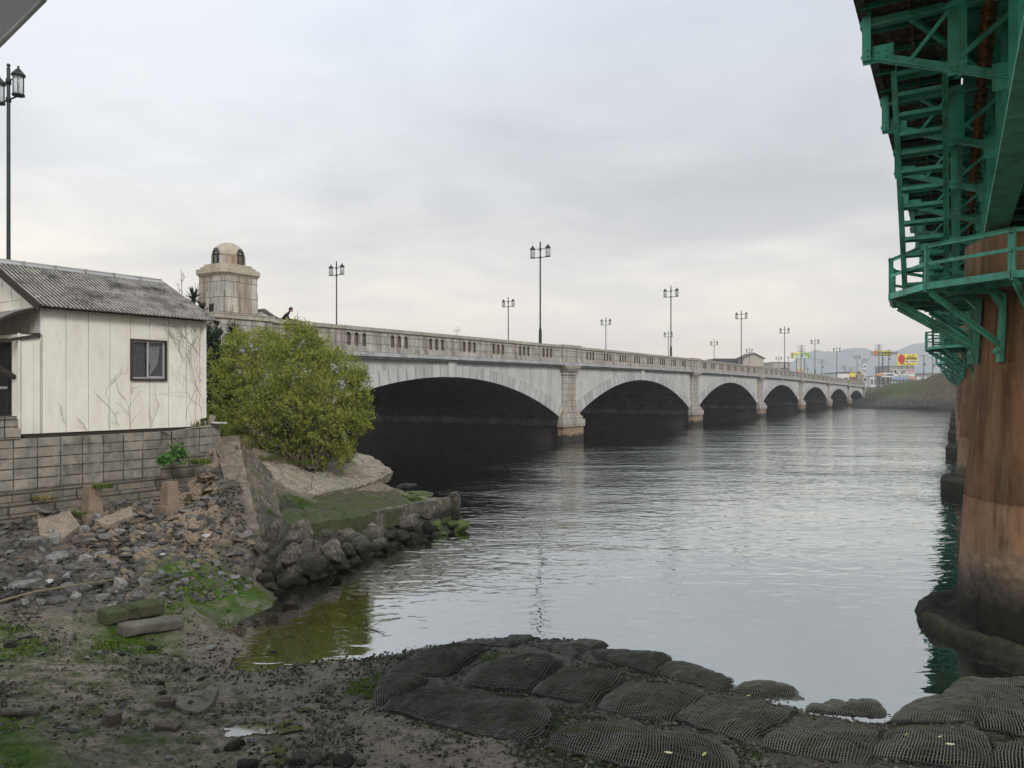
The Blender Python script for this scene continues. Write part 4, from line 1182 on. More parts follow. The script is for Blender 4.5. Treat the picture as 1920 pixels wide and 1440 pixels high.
b = MB(); b.bar((-.13, 4.64, 5.655), (-.13, 2.2, zr - .04), .03, .16); b.build('bargeboard', M['darkwood'], roof)
b = MB(); b.bar((3.97, -.2, 5.63), (3.97, 2.2, zr - .05), .03, .08); b.build('bargeboard', M['darkwood'], roof)
b = MB(); b.box(.02, 3.68, -.02, .05, 5.68, 5.73); b.build('eaves_board', M['darkwood'], roof)
# corner trims
b = MB(); b.box(3.68, 3.74, -.03, .03, ZB, 5.7); b.box(-.02, .02, -.02, .0, 5.12, 5.7); b.build('corner_trim', M['white'], house)
b = MB(); b.box(-.3, 3.7, .03, .3, 2.98, ZB - .003); b.build('dark_gap_strip', M['darkwood'], house)  # dark strip standing in for the shaded gap under the house
# window
b = MB()
b.box(WX0 - .04, WX1 + .04, -.045, .02, WZ0 - .05, WZ0); b.box(WX0 - .04, WX1 + .04, -.045, .02, WZ1, WZ1 + .045)
b.box(WX0 - .04, WX0, -.045, .02, WZ0, WZ1); b.box(WX1, WX1 + .04, -.045, .02, WZ0, WZ1)
win = b.build('window', M['frame'], house)
b = MB()
mx_ = (WX0 + WX1) / 2 - .03
b.box(WX0, WX1, .0, .04, WZ0, WZ0 + .03); b.box(WX0, WX1, .002, .038, WZ1 - .02, WZ1)
b.box(mx_ - .018, mx_ + .018, -.012, .03, WZ0 + .03, WZ1 - .02)
b.box(WX1 - .055, WX1 - .025, -.012, .03, WZ0 + .03, WZ1 - .02); b.box(mx_ + .018, WX1 - .055, -.01, .028, WZ0 + .03, WZ0 + .055)
b.build('sash', M['alu'], win)
b = MB(); b.box(WX0, mx_ - .018, .0485, .0505, WZ0 + .02, WZ1); b.box(mx_ + .018, WX1, .030, .035, WZ0 + .02, WZ1); b.build('pane', M['glass'], win)
b = MB()
pts = [(mx_ + .03, WZ1 - .12), (mx_ + .30, WZ1 - .10), (mx_ + .29, WZ1 - .25), (mx_ + .25, WZ0 + .35), (mx_ + .16, WZ0 + .2), (mx_ + .06, WZ0 + .07), (mx_ + .08, WZ0 + .3), (mx_ + .03, WZ1 - .35)]
b.add([(p[0], .026, p[1]) for p in pts], [tuple(range(8))]); b.build('torn_curtain', M['curtain'], win)
b = MB()
for i in range(9):
    for j in range(10):
        cx, cz = WX0 + .03 + rnd.random() * .33, WZ0 + .06 + rnd.random() * .72
        if cx < mx_ - .03: b.add([(cx - .007, .044, cz), (cx + .007, .044, cz), (cx + .004, .044, cz + .014), (cx - .004, .044, cz + .014)], [(0, 1, 2, 3)])
b.build('lace_curtain', M['curtain'], win)
# awning over the lobby
b = MB(); nseg = 10
vs = []; fs = []
for i in range(nseg + 1):
    f = i / nseg; x = .0 - .95 * f; z = 5.70 - .10 * f - .34 * f * f
    vs += [(x, .02, z), (x, 3.6, z), (x, .02, z - .012), (x, 3.6, z - .012)]
for i in range(nseg):
    a = i * 4; fs += [(a, a + 1, a + 5, a + 4), (a + 2, a + 6, a + 7, a + 3), (a, a + 4, a + 6, a + 2), (a + 1, a + 3, a + 7, a + 5)]
b.add(vs, fs); aw = b.build('awning', M['awning'], house)
b = MB()
for y in (.03, 1.2, 2.4):
    for i in range(nseg):
        p0, p1 = vs[i * 4], vs[i * 4 + 4]
        b.bar((p0[0], y, p0[2] - .04), (p1[0], y, p1[2] - .04), .03, .05)
b.bar((-.95, .0, 5.24), (-.95, 3.6, 5.24), .04, .06); b.bar((-.05, -.03, 5.12), (-.05, 3.5, 5.12), .06, .09)
b.bar((-.05, -.04, 5.12), (-.62, .0, 4.98), .05, .06); b.bar((-.62, -.02, 4.98), (-.62, 3.5, 4.98), .08, .08)
b.bar((-.93, .3, 5.2), (-.55, .3, 4.85), .03, .03)
b.build('awning_frame', M['darkwood'], aw)
b = MB(); b.bar((-.44, .12, 4.25), (-.62, .95, 4.62), .05, .09); b.bar((-.44, .10, 4.25), (-.62, .7, 4.5), .03, .03); b.build('timber_brace', M['darkwood'], house)

# ------------------------------------------------------------------ yard, block wall, footing
def H2W(x, y, z=0):
    c, s = math.cos(HA), math.sin(HA)
    return Vector((HN.x + c * x - s * y, HN.y + s * x + c * y, z))
yard = MB()
yp = [H2W(a, c)[:2] for a, c in [(-6, -.35), (2.62, -.35), (4.0, -.03), (4.35, 1.2), (5.2, 12), (-6, 12)]]
yard.prism([tuple(p) for p in yp], .2, 2.98); tag(yard.build('yard_ground', M['yard']), kind='structure')
bw = empty('block_wall', HN, HA, 'grey concrete block retaining wall with stained joints below the white house', 'wall')
b = MB()
def wall_seg(b, x0, y0, x1, y1, z0, z1a, z1b, th=.13, jit=0.0, n=8):
    d = Vector((x1 - x0, y1 - y0)); L = d.length; d /= L; nrm = Vector((d.y, -d.x))
    for i in range(n):
        a, c = i / n, (i + 1) / n
        pa, pc = Vector((x0, y0)) + d * L * a, Vector((x0, y0)) + d * L * c
        ta, tb = z1a + (z1b - z1a) * a, z1a + (z1b - z1a) * c
        o = nrm * 0; i_ = -nrm * th
        vs = [(pa.x, pa.y, z0), (pc.x, pc.y, z0), (pc.x, pc.y, tb), (pa.x, pa.y, ta)]
        vs2 = [(pa.x + i_.x, pa.y + i_.y, z0), (pc.x + i_.x, pc.y + i_.y, z0), (pc.x + i_.x, pc.y + i_.y, tb), (pa.x + i_.x, pa.y + i_.y, ta)]
        U = lambda v, f: (x0 + L * f, v[2] - z1a * 0)
        b.add(vs + vs2, [(0, 1, 2, 3), (5, 4, 7, 6), (3, 2, 6, 7), (0, 3, 7, 4), (1, 5, 6, 2)],
              [[(L * a, z0 - tb * 0), (L * c, z0), (L * c, tb), (L * a, ta)], [(0, 0)] * 4, [(L * a, 0.1), (L * c, .1), (L * c, .15), (L * a, .15)], [(0, .1)] * 4, [(0, .1)] * 4])
wall_seg(b, -5, -.47, 2.55, -.47, 2.03, 3.02, 3.05)
b.build('wall_run', M['block'], bw)
b = MB(); wall_seg(b, 2.57, -.47, 4.08, -.10, 2.5, 3.04, 3.16); b.build('end_run', M['block'], bw)
b = MB(); b.box(-5, -.58, -.50, -.26, 3.05, 3.25); b.box(-5, -.62, -.49, -.27, 3.25, 3.44); b.box(-5, -.66, -.52, -.24, 3.44, 3.49)
b.build('raised_blocks', M['block'], bw)
ft = empty('stone_footing', HN, HA, 'rough old stone footing course with weathered blocks under the block wall', 'wall')
b = MB(); rr = random.Random(3)
for k, (z0, z1, y) in enumerate([(1.84, 2.03, -.56), (1.62, 1.84, -.63), (1.20, 1.62, -.70)]):
    x = -5.0
    while x < 3.1 - k * .1:
        L_ = rr.uniform(.5, 1.0); x2 = min(x + L_, 3.2)
        b.box(x, x2 - .012, y + rr.uniform(-.02, .02), -.3, z0, z1 - .012); x = x2
b.build('stone_course', M['oldstone'], ft)
b = MB(); b.box(2.3, 3.4, -.50, -.2, 2.03, 2.5); b.build('rough_wall', M['oldstone'], ft)
# two brown concrete posts against the footing
for i, (px, py, lb) in enumerate([(173, 925, 'tapered brown concrete stub leaning on the footing, left one'), (318, 915, 'squat brown concrete stub beside the footing, right of the other')]):
    q = Q(px, py, 15.0 if i == 0 else 16.05)
    t = empty('concrete_stub', (q.x, q.y, 1.45), HA, lb, 'concrete block')
    b = MB(); w0, w1 = .15, .115
    vs = [(-w0, -w0, 0), (w0, -w0, 0), (w0, w0, 0), (-w0, w0, 0), (-w1, -w1, .62), (w1, -w1, .62), (w1, w1, .62), (-w1, w1, .62)]
    b.add(vs, [(0, 3, 2, 1), (4, 5, 6, 7), (0, 1, 5, 4), (1, 2, 6, 5), (2, 3, 7, 6), (3, 0, 4, 7)]); b.build('post', M['orange_conc'], t)
    b = MB(); b.box(-.21, .21, -.21, .21, -.2, .08); b.build('base', M['orange_conc'], t)
    if i: t.scale = (1, 1, .92)

# ------------------------------------------------------------------ masonry ridge (corner of the revetment) and quay slab
def hull(name_seed, npts=16, sx=1, sy=1, sz=1, sub=1, jitter=.03):
    r_ = random.Random(name_seed); bm = bmesh.new()
    for _ in range(npts):
        v = Vector((r_.gauss(0, 1), r_.gauss(0, 1), r_.gauss(0, 1))).normalized()
        v = Vector((v.x * sx, v.y * sy, v.z * sz)) * r_.uniform(.85, 1.0); bm.verts.new(v)
    res = bmesh.ops.convex_hull(bm, input=bm.verts)
    bmesh.ops.delete(bm, geom=[e for e in res['geom_interior'] if isinstance(e, bmesh.types.BMVert)], context='VERTS')
    bmesh.ops.remove_doubles(bm, verts=bm.verts, dist=.08)
    bmesh.ops.bevel(bm, geom=list(bm.edges), offset=.045, segments=1, profile=.6, affect='EDGES')
    bmesh.ops.triangulate(bm, faces=bm.faces)
    bmesh.ops.subdivide_edges(bm, edges=bm.edges, cuts=1)
    for v in bm.verts:
        d = noise.noise_vector(v.co * 2.3 + Vector((name_seed, 0, 0))) * jitter * 1.5 + noise.noise_vector(v.co * 6 + Vector((0, name_seed, 0))) * jitter * .7
        v.co += d
    me = bpy.data.meshes.new('stone'); bm.to_mesh(me); bm.free()
    return me
def rounded(seed, sx, sy, sz):
    bm = bmesh.new(); bmesh.ops.create_icosphere(bm, subdivisions=4, radius=1)
    r_ = random.Random(seed)
    pl = [(Vector((r_.gauss(0, 1), r_.gauss(0, 1), r_.gauss(0, 1))).normalized(), r_.uniform(.5, .82)) for _ in range(12)]
    for v in bm.verts:
        for n_, d in pl:
            k = v.co.dot(n_) - d
            if k > 0: v.co -= n_ * k * .97
        v.co += noise.noise_vector(v.co * 1.7 + Vector((seed, 0, 0))) * .07 + noise.noise_vector(v.co * 5 + Vector((seed, 0, 0))) * .045 + noise.noise_vector(v.co * 14) * .015
        v.co = Vector((v.co.x * sx, v.co.y * sy, v.co.z * sz))
    me = bpy.data.meshes.new('boulder'); bm.to_mesh(me); bm.free()
    me.polygons.foreach_set('use_smooth', [True] * len(me.polygons))
    return me
STN = [hull(20 + i, 13 + i % 6, 1, .72 + .05 * (i % 4), .42 + .07 * (i % 3)) for i in range(9)]
for me in STN: me.materials.append(M['rock'])
STB = []
for me in STN[:5]:
    c = me.copy(); c.materials.clear(); c.materials.append(M['rockbrown']); STB.append(c)
BLD = [rounded(60 + i, 1, .8 + .05 * (i % 4), .62 + .07 * (i % 3)) for i in range(8)]
for me in BLD: me.materials.append(M['boulder'])
BLM = []
for me in BLD[:3]:
    c = me.copy(); c.materials.clear(); c.materials.append(M['mossrock']); BLM.append(c)

def put(name, me, loc, s, rot, label, cat, group=None):
    o = bpy.data.objects.new(name, me); COL.objects.link(o); o.location = loc
    o.scale = s if isinstance(s, tuple) else (s, s, s); o.rotation_euler = rot
    return tag(o, label, cat, group)

# rubble slope stones
rr = random.Random(11)
placed = []
def on_scree(x, y):
    return inpoly(np.array([x]), np.array([y]), scree_poly)[0] > .5
cnt = 0; tries = 0
while cnt < 285 and tries < 30000:
    tries += 1
    x, y = rr.uniform(-11.2, -4.7), rr.uniform(10.6, 18.2)
    if not on_scree(x, y): continue
    px = 960 + F * x / y
    if px < -60 or px > 505: continue
    z = ground_z(x, y)
    if z > 1.75 or z < .12: continue
    py = HOR + F * (CAMZ - z) / y
    if px > 320 and py < 1000 and px > 400: continue
    left = max(0, 1 - px / 330)
    s = rr.uniform(.085, .17) + left * rr.uniform(.0, .17) * (1 if rr.random() < .6 else 0)
    if px > 270 and py > 1090: 
        if rr.random() < .7: continue
        s *= .7
    ok = True
    for (a, c, r_) in placed:
        if (a - x) ** 2 + (c - y) ** 2 < (.72 * (r_ + s)) ** 2: ok = False; break
    if not ok: continue
    placed.append((x, y, s)); cnt += 1
    warm = py < 1035 and px > 60 and rr.random() < .34
    me = rr.choice(STB if warm else STN)
    grp = 'loose stones on the rubble slope'
    if warm: lb = 'rough brown stone set in the upper rubble slope below the footing'
    elif s > .2: lb = 'large grey angular stone lying on the left rubble slope'
    elif py > 1100: lb = 'dark grey stone lying near the foot of the rubble slope'
    else: lb = 'small dark grey angular stone on the rubble slope'
    put('rubble_stone', me, (x, y, z + s * .16), (s * 1.12, s * 1.12, s * 1.1), (rr.uniform(-.35, .35) + .25, rr.uniform(-.3, .3), rr.uniform(0, 6.28)), lb, 'stone', grp)

# small stones as stuff between them
def scatter_stuff(name, n, fn, smin, smax, m, seed, label=None, flat=.6):
    r_ = np.random.RandomState(seed); V = []; Fc = []; k = 0
    base_v = np.array([(1, 0, 0), (-1, 0, 0), (0, 1, 0), (0, -1, 0), (0, 0, 1), (0, 0, -1)], float)
    base_f = np.array([(0, 2, 4), (2, 1, 4), (1, 3, 4), (3, 0, 4), (2, 0, 5), (1, 2, 5), (3, 1, 5), (0, 3, 5)])
    pts = fn(r_, n)
    zz = zt(pts[:, 0], pts[:, 1])
    for (x, y), z in zip(pts, zz):
        s = smin + (smax - smin) * r_.rand() ** 2.2
        v = base_v * (s * (1 + r_.uniform(-.35, .35, (6, 1)))) * np.array([1, .8, flat])
        a = r_.rand() * 6.28; c, sn = math.cos(a), math.sin(a); tl = r_.uniform(-.5, .5)
        v = v @ np.array([[c, sn, 0], [-sn, c, 0], [0, 0, 1]]) @ np.array([[1, 0, 0], [0, math.cos(tl), math.sin(tl)], [0, -math.sin(tl), math.cos(tl)]])
        V.append(v + np.array([x, y, z + s * .25])); Fc.append(base_f + k); k += 6
    o = npmesh(name, np.concatenate(V), np.concatenate(Fc), m)
    o['kind'] = 'stuff'
    if label: o['label'] = label
    return o
M['pebble'] = mat('pebble', (.16, .145, .12), (.07, .065, .055), 3, .8, facerand=.75)
M['pebble2'] = mat('mud_pebble', (.13, .115, .095), (.04, .037, .03), 3, .7, facerand=.85)
M['pebblel'] = mat('shell_bits', (.5, .47, .42), (.35, .31, .27), 3, .8, facerand=.5)
def in_scree(r_, n):
    out = []
    while len(out) < n:
        x = r_.uniform(-11.2, -4.7, n); y = r_.uniform(10.4, 18.2, n)
        m_ = inpoly(x, y, scree_poly) > .5
        out += list(zip(x[m_], y[m_]))
    return np.array(out[:n])
scatter_stuff('scree_gravel', 9000, in_scree, .015, .075, M['pebble'], 4, 'small broken stone filling the rubble slope')
def in_flat(r_, n):
    out = []
    while len(out) < n:
        x = r_.uniform(-8, 8, n); y = r_.uniform(6.5, 12.5, n)
        zz = zt(x, y)
        m_ = (zz > -.02) & (r_.rand(n) < np.clip(.35 + vnoise(x, y, .9, 8, 3), 0.05, 1))
        out += list(zip(x[m_], y[m_]))
    return np.array(out[:n])
scatter_stuff('beach_gravel', 24000, in_flat, .006, .038, M['pebble2'], 5, 'dark gravel scattered over the tidal mud')
scatter_stuff('shell_fragments', 3200, in_flat, .004, .013, M['pebblel'], 6, 'pale shell bits scattered over the tidal mud')

# tan mortar sheets on the slope
for i, (poly, lb) in enumerate([([(70, 975), (130, 958), (150, 985), (118, 1010), (75, 1005)], 'flat patch of tan mortar left of the stub'),
                                ([(178, 975), (245, 950), (250, 965), (205, 985), (190, 982)], 'long cracked tan mortar patch right of the left stub')]):
    pts = [Q(a, c, 15.0) for a, c in poly]
    b = MB(); cx = sum(p.x for p in pts) / len(pts)
    wpts = []
    for a, c in poly:
        wpts.append(tuple(march(a, c, .10)))
    m_ = len(wpts)
    b.add(wpts + [(p[0], p[1], p[2] - .15) for p in wpts], [tuple(range(m_))] + [(k, m_ + k, m_ + (k + 1) % m_, (k + 1) % m_) for k in range(m_)])
    tag(b.build('mortar_patch', M['tan_conc'], fix=True), lb, 'mortar', 'old mortar patches on the slope')

M['capc'] = mat('gravelly_concrete', (.27, .225, .175), (.15, .13, .105), 2.6, .9, .04, 34, c3=(.36, .29, .21), cracks=2.2)
# ridge cap: broken concrete strip running down the revetment corner
ridge = empty('revetment_corner', (-6.4, 17.2, 1.6), 0, 'broken sloping stone revetment corner with cracked concrete cap running down to the water', 'revetment')
ctr = [(-7.18, 18.75, 2.80), (-6.92, 18.2, 2.45), (-6.45, 17.35, 1.95), (-6.0, 16.55, 1.42), (-5.62, 15.85, 1.0)]

def strip3(b, L_, R_, th):
    m_ = len(L_)
    vs = L_ + R_ + [(p[0], p[1], p[2] - th) for p in L_] + [(p[0], p[1], p[2] - th) for p in R_]
    for i in range(m_ - 1):
        b.add([vs[i], vs[m_ + i], vs[m_ + i + 1], vs[i + 1], vs[2 * m_ + i], vs[3 * m_ + i], vs[3 * m_ + i + 1], vs[2 * m_ + i + 1]],
              [(0, 1, 2, 3), (0, 3, 7, 4), (1, 5, 6, 2)] + ([(0, 4, 5, 1)] if i == 0 else []) + ([(3, 2, 6, 7)] if i == m_ - 2 else []))
def dense(pts, n=24):
    P_ = [Vector(p) for p in pts]; out = []
    for i in range(n + 1):
        f = i / n * (len(P_) - 1); k = min(int(f), len(P_) - 2); out.append(P_[k].lerp(P_[k + 1], f - k))
    return out
cd = dense(ctr, 30)
tdir = Vector((.86, .5, 0))
Ld, Rd = [], []
for i, p in enumerate(cd):
    w_ = .46 - .14 * i / 30
    j1, j2 = noise.noise(Vector((i * .5, 0, 3))) * .06, noise.noise(Vector((i * .6, 5, 3))) * .05
    Ld.append(tuple(p + Vector((-.9, .1, 0)) * (w_ * .75 + j1) + Vector((0, 0, .05 + noise.noise(Vector((i * .7, 1, 0))) * .03))))
    Rd.append(tuple(p + Vector((.9, .1, 0)) * (w_ * .8 + j2) + Vector((0, 0, .05 + noise.noise(Vector((i * .7, 9, 0))) * .03))))
b = MB(); strip3(b, Ld, Rd, .22); cap = b.build('cracked_cap', M['capc'], ridge); cap.matrix_parent_inverse = ridge.matrix_basis.inverted()
M['setstone'] = mat('set_stone', (.17, .145, .11), (.085, .078, .062), 3.5, .9, .03, 16, c3=(.27, .22, .16), stain=((.05, .06, .025), 1.6, .6, .6), cracks=3.6)
# steep stone-set side face, curved
b = MB(); V_ = []; Fc = []
rows, cols = 26, 60
foot = dense([(-6.1, 19.6, 1.55), (-5.75, 18.6, 1.15), (-5.35, 17.4, .8), (-4.95, 16.2, .35), (-4.6, 15.1, .0), (-4.75, 14.2, -.1)], cols)
headp = dense([(-6.85, 18.85, 2.78), (-6.62, 18.3, 2.45), (-6.2, 17.4, 1.95), (-5.75, 16.6, 1.42), (-5.35, 15.75, .95), (-5.05, 14.6, .35)], cols)
for j in range(rows + 1):
    f = j / rows
    for i in range(cols + 1):
        p = headp[i].lerp(foot[i], f); p.z += math.sin(f * math.pi) * .06 * 1
        cell = noise.voronoi(Vector((p.x * 3.6, p.y * 3.6, p.z * 4.6)))[0]
        d = min(1, (cell[1] - cell[0]) * 3.0) * .085 + noise.noise(p * 9) * .02
        p = p + Vector((.75, -.25, .55)) * d - Vector((.05, 0, .04))
        V_.append(tuple(p))
for j in range(rows):
    for i in range(cols):
        a = j * (cols + 1) + i; Fc.append((a, a + cols + 1, a + cols + 2, a + 1))
b.add(V_, Fc, None, True)
sf = b.build('pitched_face', M['setstone'], ridge); sf.matrix_parent_inverse = ridge.matrix_basis.inverted()

# overhanging concrete slab (promontory)
def poly_slab(name, poly, th, m, label, cat, zfun=None, jag=.04, seed=0, lipsub=8, under=0.0):
    """poly: world points; dense boundary + interior grid via triangulation"""
    pts = []
    r_ = random.Random(seed)
    n_ = len(poly)
    for i in range(n_):
        a, c = Vector(poly[i]), Vector(poly[(i + 1) % n_])
        for k in range(lipsub):
            p = a.lerp(c, k / lipsub)
            p += Vector((noise.noise(p * 2.7 + Vector((seed, 0, 0))), noise.noise(p * 2.7 + Vector((0, seed, 4))), 0)) * jag * 2
            pts.append(p)
    bm = bmesh.new()
    vs = [bm.verts.new(p) for p in pts]
    f = bm.faces.new(vs)
    bmesh.ops.triangulate(bm, faces=[f])
    for _ in range(5):
        bmesh.ops.subdivide_edges(bm, edges=[e for e in bm.edges if e.calc_length() > .13], cuts=1)
        bmesh.ops.triangulate(bm, faces=bm.faces)
    ret = bmesh.ops.extrude_face_region(bm, geom=list(bm.faces))
    low = [v for v in ret['geom'] if isinstance(v, bmesh.types.BMVert)]
    c0 = sum((Vector(p) for p in poly), Vector()) / n_
    for v in low:
        v.co.z -= th
        v.co += (c0 - v.co).normalized() * under * .3
    lowset = set(low)
    for v in bm.verts:
        vd = noise.voronoi(v.co * 1.4)[0]
        v.co.z += noise.noise(v.co * 1.7 + Vector((seed, 0, 0))) * .05 * min(1, th * 4) + noise.noise(v.co * 6) * .03 * min(1, th * 4) + (min(.12, vd[1] - vd[0]) - .12) * .5 * min(1, th * 3)
    bmesh.ops.recalc_face_normals(bm, faces=bm.faces)
    me = bpy.data.meshes.new(name); bm.to_mesh(me); bm.free(); me.materials.append(m)
    me.polygons.foreach_set('use_smooth', [False] * len(me.polygons))
    o = bpy.data.objects.new(name, me); COL.objects.link(o); return tag(o, label, cat)
M['slabc'] = mat('shelly_concrete', (.36, .32, .265), (.24, .205, .16), 3.0, .9, .035, 24, c3=(.15, .12, .09), cracks=1.3)
sl = [P(465, 905, 1.45), P(560, 930, 1.0), P(652, 917, 1.0), P(700, 905, 1.0), P(738, 884, 1.02), P(722, 872, 1.12), P(692, 850, 1.40), P(600, 850, 1.62), P(465, 868, 1.95)]
poly_slab('concrete_slab', sl, .34, M['slabc'], 'pale broken concrete slab jutting over the water below the bush', 'slab', jag=.05, seed=3, under=.6)
M['mosslab'] = mat('mossy_slab', (.055, .085, .022), (.105, .09, .066), 1.3, .9, .04, 30, c3=(.035, .06, .012), cracks=1.6)
ms_ = [P(497, 985, .92), P(560, 984, .90), P(650, 972, .85), P(750, 955, .75), P(765, 940, .72), P(740, 918, .78), P(640, 922, .98), P(560, 935, .98), P(500, 955, 1.05)]
poly_slab('mossy_ledge', ms_, .45, M['mosslab'], 'green mossy concrete ledge above the boulder pile', 'ledge', jag=.03, seed=5)
# low dark quay wall on the ledge's river side
b = MB()
qa = dense([tuple(P(700, 962, .80)), tuple(P(770, 948, .70)), tuple(P(858, 934, .55))], 16)
for i in range(16):
    a, c = qa[i], qa[i + 1]; h1 = a.z + noise.noise(a * 2) * .05
    b.bar((a.x, a.y, h1 - .4), (c.x, c.y, h1 - .4), .22, .9)
tag(b.build('low_quay_wall', M['boulder']), 'dark weedy low wall running out into the water past the boulders', 'wall')
q = P(852, 934, .62); b = MB(); b.box(-.16, .16, -.14, .14, -.8, .10); b.box(-.1, .1, -.16, .16, .08, .17); o = b.build('mooring_stone', M['boulder']); o.location = q; tag(o, 'square dark stone block at the outer tip of the low wall', 'stone block')
# sunken mossy rocks beyond
# boulder pile
bl = [(515, 1010, .30), (528, 1035, .28), (560, 1000, .30), (600, 985, .32), (645, 980, .26), (672, 988, .24), (700, 975, .26), (735, 975, .28), (768, 985, .30), (800, 965, .26), (742, 948, .0),
      (575, 1012, .26), (612, 1010, .24), (640, 1010, .28), (662, 1020, .26), (698, 1010, .36), (725, 1008, .22), (752, 1008, .22), (776, 1010, .18), (800, 990, .22), (786, 1000, .2),
      (540, 1045, .28), (572, 1030, .26), (600, 1045, .24), (620, 1050, .34), (650, 1040, .28), (678, 1030, .32), (710, 1025, .22), (530, 1065, .30), (548, 1082, .26), (575, 1068, .36), (600, 1062, .2),
      (508, 1055, .24), (515, 1075, .22), (556, 1058, .22), (820, 985, .22), (838, 975, .22), (850, 985, .24), (870, 975, .22), (862, 990, .3), (830, 1000, .18), (500, 1085, .2), (530, 1090, .18), (545, 1022, .22), (590, 1025, .2), (508, 1100, .13), (522, 1112, .1), (560, 1092, .14), (585, 1080, .16), (618, 1068, .14), (640, 1062, .16), (662, 1055, .14), (688, 1046, .15), (708, 1040, .13), (730, 1032, .15), (752, 1026, .14), (770, 1020, .13), (792, 1012, .14), (815, 1004, .13), (495, 1060, .18), (492, 1035, .2), (540, 1066, .16), (590, 1050, .18), (665, 1003, .2), (622, 1030, .2), (760, 992, .2)]
rr = random.Random(5)
for i, (px, py, s) in enumerate(bl):
    if s <= 0: continue
    z = .35
    p = None
    # height: tiers from the waterline up to the ledge
    wl = np.interp(px, [500, 600, 700, 800, 885], [1100, 1082, 1042, 1008, 990]); up = np.interp(px, [500, 600, 700, 800, 885], [985, 975, 962, 950, 962])
    f = max(0, min(1, (wl - py) / (wl - up)))
    zc = .02 + f * .62
    p = march(px, py + 8, .0)
    mossy = px > 815
    me = rr.choice(BLM if mossy else BLD)
    lb = 'moss covered rock at the outer end of the boulder pile' if mossy else ('dark weedy boulder at the water edge below the ledge' if f < .4 else 'dark weathered boulder in the pile against the mossy ledge')
    s *= rr.uniform(1.0, 1.2) * (1.12 if px < 815 else .95)
    sz = s * (.75 if mossy else 1.0)
    put('boulder', me, (p.x, p.y, p.z + s * .5), (s, s, sz), (rr.uniform(-.5, .5), rr.uniform(-.5, .5), rr.uniform(0, 6.28)), lb, 'boulder', 'boulders piled under the ledge')
for px, py, s, z, lb in [(790, 925, .55, .42, 'bright green mossy rock flat beside the low wall'), (770, 932, .4, .5, 'green mossy rock below the pale slab tip'), (760, 912, .45, .45, 'dark rock under the overhanging slab tip'), (700, 905, .4, .75, 'dark hollow rock under the broken slab edge')]:
    p = P(px, py, z); put('shore_rock', (BLM if 'green' in lb else BLD)[0], p, (s, s * .9, s * .3 if 'green' in lb else s * .5), (.1, .05, rr.uniform(0, 6)), lb, 'rock')

# individual rocks on the mud flat
def on_ground(px, py, dz=0):
    return march(px, py, dz)
def long_block(name, px0, py0, px1, py1, wdt, h, m, label, dz=.08):
    a, c = on_ground(px0, py0), on_ground(px1, py1); d = c - a
    L = d.length; me_b = MB()
    n = 14
    bm = bmesh.new(); bmesh.ops.create_cube(bm, size=1)
    bmesh.ops.subdivide_edges(bm, edges=bm.edges, cuts=6, use_grid_fill=True)
    for v in bm.verts:
        v.co = Vector((v.co.x * L, v.co.y * wdt, v.co.z * h))
        q = Vector((min(abs(v.co.x), L / 2 - .05) * (1 if v.co.x > 0 else -1), min(abs(v.co.y), wdt / 2 - .05) * (1 if v.co.y > 0 else -1), min(abs(v.co.z), h / 2 - .04) * (1 if v.co.z > 0 else -1)))
        e = v.co - q
        if e.length > .05: v.co = q + e.normalized() * .05
        v.co += noise.noise_vector(v.co * 4) * .02
    me = bpy.data.meshes.new(name); bm.to_mesh(me); bm.free(); me.materials.append(m)
    o = bpy.data.objects.new(name, me); COL.objects.link(o)
    o.location = (a + c) / 2 + Vector((0, 0, dz)); o.rotation_euler = (.06, -math.atan2(d.z, Vector((d.x, d.y)).length), math.atan2(d.y, d.x))
    return tag(o, label, 'stone block')
M['slabrock'] = mat('flat_grey_stone', (.15, .14, .115), (.10, .095, .075), 5, .85, .015, 30, c3=(.07, .065, .05))
long_block('stone_kerb', 225, 1195, 335, 1178, .30, .16, M['slabrock'], 'long flat grey stone block lying on the mud, nearest of the pair', .1)
long_block('stone_kerb', 190, 1172, 300, 1150, .36, .20, M['mosslab'], 'long dark mossy stone block lying behind the grey one', .12)
long_block('stone_kerb', 5, 1345, 78, 1345, .10, .07, M['boulder'], 'thin black stone strip beside the moss mound at left', .05)
